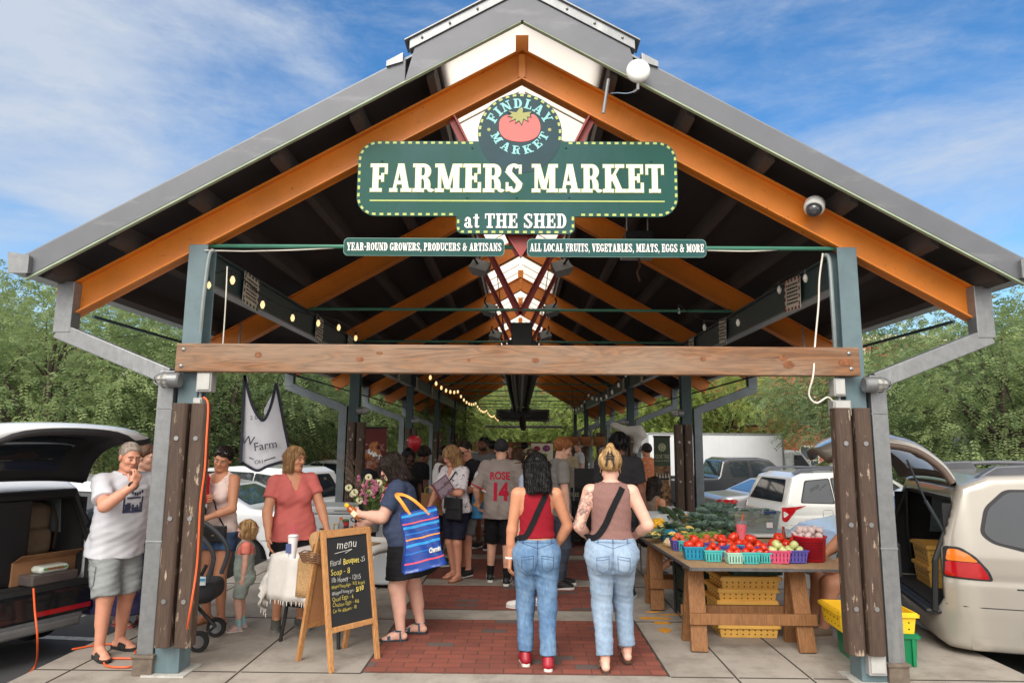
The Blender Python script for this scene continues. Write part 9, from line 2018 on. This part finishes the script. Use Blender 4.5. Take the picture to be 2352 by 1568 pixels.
# ================================================================== TREES AND BUILDINGS
bark=M('bark',srgb(70,60,52),.9,var=.3,scale=6,stretch=(1,1,.2),bump=.8,bscale=20)
def tree_mesh(seed,H_,Rr,z0,nclump=64,spray=46,leaf=.055):
 r=np.random.RandomState(seed); cl=[]
 while len(cl)<nclump:
  p=r.uniform(-1,1,3); d=np.linalg.norm(p)
  if .25<d<1 and r.rand()<(.25+d*.75): cl.append(p)
 cl=np.array(cl); ctr=cl*np.array([Rr,Rr,(H_-z0)/2])*np.array([1,1,1])+np.array([0,0,(H_+z0)/2]); ctr[:,:2]*=(1+.12*r.randn(nclump,1))
 V=[];F=[]; n=nclump*spray
 c=np.repeat(ctr,spray,0); outd=c-np.array([0,0,(H_+z0)/2-.6]); outd/=np.linalg.norm(outd,axis=1)[:,None]
 off=r.randn(n,3)*np.array([.42,.42,.26])*(Rr/2.8); base=c+off
 d=outd*.7+off/(np.linalg.norm(off,axis=1)[:,None]+.01)*.5+r.randn(n,3)*.35; d[:,2]-=.25; d/=np.linalg.norm(d,axis=1)[:,None]
 L_=r.uniform(.22,.42,n); k=5
 sidev=np.cross(d,r.randn(n,3)*.35+np.array([0,0,1.])); sidev/=np.linalg.norm(sidev,axis=1)[:,None]; upv=np.cross(sidev,d)
 for i in range(k):
  t=(i+.6)/k; pos=base+d*(L_*t)[:,None]; pos[:,2]-=.10*t*t
  for sg in (-1,1):
   ls=leaf*r.uniform(.7,1.25,n)[:,None]; a=pos; tip=pos+(sidev*sg*.85+d*.5-upv*.25*r.rand(n,1))*ls*1.35
   wv=np.cross(tip-a,upv+r.randn(n,3)*.25); wv/=np.linalg.norm(wv,axis=1)[:,None]+1e-9; mid=(a+tip)/2
   b=sum(len(x) for x in V); V+= [np.stack([a,mid+wv*ls*.32,tip,mid-wv*ls*.32],1).reshape(-1,3)]
   F.append((np.arange(n)*4)[:,None]+np.arange(4)[None,:]+b)
 cm=mesh('crown',np.concatenate(V),np.concatenate(F))
 tb=MB(); top=Vector((.1*r.randn(),.1*r.randn(),z0+.5*(H_-z0)))
 tb.tube(smooth_path([(0,0,-.3),(.05,.03,z0*.5),(.08*r.randn(),.08*r.randn(),z0),top,top+Vector((.2*r.randn(),.2*r.randn(),.25*(H_-z0)))],4),.17,9,True,.03)
 for i in range(18):
  e=Vector(ctr[i*3%nclump]); s0=Vector((0,0,z0*r.uniform(.75,1.0))).lerp(top,r.uniform(0,.9)); m_=s0.lerp(e,.5)+Vector((0,0,.25*r.rand()+.1)); tb.tube(smooth_path([s0,m_,e],4),.06,6,True,.014)
  for _ in range(3):
   e2=Vector(ctr[r.randint(nclump)]);
   if (e2-e).length<2.2: tb.tube([m_,m_.lerp(e2,.6)+Vector((0,0,.1)),e2],.03,5,True,.008)
 return cm,mesh('trunk',tb.v,tb.f,True)
VAR=[tree_mesh(1,6.6,3.3,1.7,120,60,.068),tree_mesh(2,7.4,3.6,2.0,130,60,.068),tree_mesh(3,6.2,3.0,1.4,112,60,.068)]
def tree(x,y,var,sc,rz,lm,label,grp,z=None):
 o=thing('tree',label,'tree',(x,y,lot_z(y) if z is None else z),rz,grp); o.scale=(sc,sc,sc)
 cm,tm=VAR[var]; c=link('crown',cm,None,o);
 if not cm.materials: cm.materials.append(lm)
 c.material_slots[0].link='OBJECT'; c.material_slots[0].material=lm
 t=link('trunk',tm,None,o)
 if not tm.materials: tm.materials.append(bark)
 return o
gl,gr,ge='trees left of the shed','trees right of the shed','trees beyond the far end of the shed'
TL=[(-9.6,13.8,0,.92,.3,LF1,'feathery green tree nearest on the left, above the white crossover'),(-13.5,15.5,1,.95,1.2,LF1,'feathery tree at the far left edge, next to the nearest one'),(-7.6,18.6,2,1.05,2.1,LF2,'dark-trunked tree behind the left near column'),(-10.8,21,1,1.05,.8,LF2,'tree in the second row left, behind the nearest feathery tree'),(-6.4,24.5,0,1.1,2.9,LF1,'tree behind the hanging farm banner'),(-16.5,21,0,1.15,4.,LF2,'tall tree far left in the second row'),(-21,17,1,1.1,5.,LF1,'tree at the extreme left, mostly out of the picture'),(-5.6,31,2,1.2,1.,LF3,'bright green tree seen through the second and third left columns'),(-9,33,1,1.2,3.3,LF2,'tree in front of the brick building on the left'),(-15,29,2,1.25,.2,LF2,'tree in the third row left'),(-22,27,0,1.3,1.7,LF1,'tree far off in the back left corner'),(-5.2,38,0,1.1,5.2,LF3,'bright tree near the far end of the shed on the left')]
TR=[(10.3,14.8,0,.92,.9,LF1,'feathery green tree nearest on the right, above the champagne minivan'),(14.2,16.5,1,.95,2.0,LF1,'feathery tree at the far right edge'),(13.4,23,2,1.02,4.1,LF2,'tree behind the right near column'),(16.2,27,1,1.0,3.,LF2,'tree in the second row right'),(7.6,42,0,1.25,5.3,LF3,'lime green tree rising above the box truck'),(17,22,0,1.15,.4,LF2,'tall tree far right in the second row'),(22,18,1,1.1,2.6,LF1,'tree at the extreme right, mostly out of the picture'),(12.5,41,2,1.35,1.1,LF3,'bright tree behind the box truck cab'),(15.5,30,1,1.25,2.2,LF2,'tree in the third row right'),(23,28,0,1.3,3.9,LF1,'tree far off in the back right corner'),(4.9,41,2,1.15,.5,LF3,'bright tree near the far end of the shed on the right')]
TE=[(-3.2,46,1,1.05,.3,LF3,'tree beyond the far end, left of the heater'),(.5,49,0,1.1,1.9,LF1,'tree beyond the far end, straight down the aisle'),(3.6,45,2,1.1,3.2,LF3,'tree beyond the far end, right of the heater'),(7.5,49,1,1.1,4.4,LF2,'tree beyond the far end, rightmost of its row'),(-7.5,49,0,1.15,5.,LF2,'tree beyond the far end, leftmost of its row'),(-1.2,53,0,1.4,.9,LF3,'tall tree in the back row left of the aisle axis'),(2.8,54,1,1.35,2.4,LF1,'tall tree in the back row right of the aisle axis'),(7.,55,2,1.5,1.4,LF3,'tall tree in the back row far right')]
for L_,g_ in ((TL,gl),(TR,gr),(TE,ge)):
 for x,y,v_,s_,r_,m_,lb in L_: tree(x,y,v_,s_*(.88 if y<24 else .95),r_,m_,lb,g_,None if g_!=ge else lot_z(y)-.7)
brk=bpy.data.materials.new('red_brick'); brk.use_nodes=True; t=brk.node_tree; n=t.nodes; l=t.links; p=n['Principled BSDF']; p.inputs['Roughness'].default_value=.85
tcx=n.new('ShaderNodeTexCoord'); mp=n.new('ShaderNodeMapping'); mp.inputs['Rotation'].default_value=(R(90),0,0); l.new(tcx.outputs['Object'],mp.inputs['Vector'])
bt_=n.new('ShaderNodeTexBrick'); l.new(mp.outputs[0],bt_.inputs['Vector']); bt_.inputs['Scale'].default_value=1; bt_.inputs['Brick Width'].default_value=.22; bt_.inputs['Row Height'].default_value=.075; bt_.inputs['Mortar Size'].default_value=.006
bt_.inputs['Color1'].default_value=(*srgb(190,96,70),1); bt_.inputs['Color2'].default_value=(*srgb(160,78,60),1); bt_.inputs['Mortar'].default_value=(*srgb(170,120,100),1); l.new(bt_.outputs[0],p.inputs['Base Color'])
wing=M('dark_pane',srgb(62,70,78),.1,var=.2,scale=.5,spec=.8); stone=M('cream_stone',srgb(206,196,176),.8); roofd=M('roof_dark',srgb(80,78,76),.8)
def building(label,x0,x1,y,H_,rows,cols,wm=brk,rz=0):
 cx_=(x0+x1)/2; o=thing('brick_building',label,'building',(cx_,y,lot_z(y)),R(rz)); w_=(x1-x0)/2
 MB().box(-w_,w_,0,9,0,H_).build('wall',wm,o); MB().box(-w_-.15,w_+.15,-.15,9.1,H_,H_+.35).build('cornice',stone,o); MB().box(-w_-.03,w_+.03,-.04,-.003,0,.6).build('plinth',stone,o)
 for r_ in range(rows):
  for c in range(cols):
   xx=-w_+(c+.5)*2*w_/cols; z=1.0+r_*3.1
   f=MB().box(xx-.62,xx+.62,-.06,-.004,z-.08,z+1.75).build('window',stone,o); MB().box(xx-.52,xx+.52,-.075,-.0605,z,z+1.65).build('pane',wing,f); MB().box(xx-.03,xx+.03,-.085,-.0755,z,z+1.65).box(xx-.52,xx+.52,-.085,-.0757,z+.8,z+.86).build('muntin',stone,f)
building('orange brick building behind the trees on the left',-34,-4.6,41,8.5,2,9)
building('orange brick building behind the trees on the right',10,40,44,9.5,3,9)
building('red brick building beyond the trees at the far end',-3.6,12,62,12,4,5)
building('tan apartment building closing the view far right',26,60,60,11,3,10,M('tan_brick',srgb(176,140,112),.85,var=.1,scale=3))
fw_=M('white_rail',srgb(215,216,218),.5)
o=thing('white_railing','white metal stair railing in front of the orange brick building','railing',(-9.6,36.5,lot_z(36)))
m_=MB()
for i in range(7): m_.box(i*.62-.03,i*.62+.03,-.03,.03,0,2.3)
m_.build('posts',fw_,o); MB().box(-.05,3.8,-.035,.035,.9,.97).box(-.05,3.8,-.035,.035,1.5,1.57).box(-.05,3.8,-.035,.035,2.2,2.3).beam((0,0,.3),(3.7,0,2.2),.05,.06).build('rails',fw_,o)
def post(x,y,label):
 o=thing('street_lamp',label,'street lamp',(x,y,lot_z(y)),0,'black street lamps'); MB().lathe([(.11,0),(.11,.3),(.06,.4),(.055,3.6),(.05,3.62)],12).build('post',black,o,smooth=True)
 MB().lathe([(.06,3.62),(.16,3.7),(.18,4.1),(.05,4.3),(0,4.32)],12).build('lantern',M('lantern',srgb(196,196,188),.3),o,smooth=True); MB().box(-.2,.2,-.08,-.065,2.2,2.75).build('lamp_sign',M('sign_white',srgb(200,206,212),.5),o)
post(10.9,17.2,'black street lamp with a small white sign under the right trees'); post(-10.2,17.5,'black street lamp under the left trees')
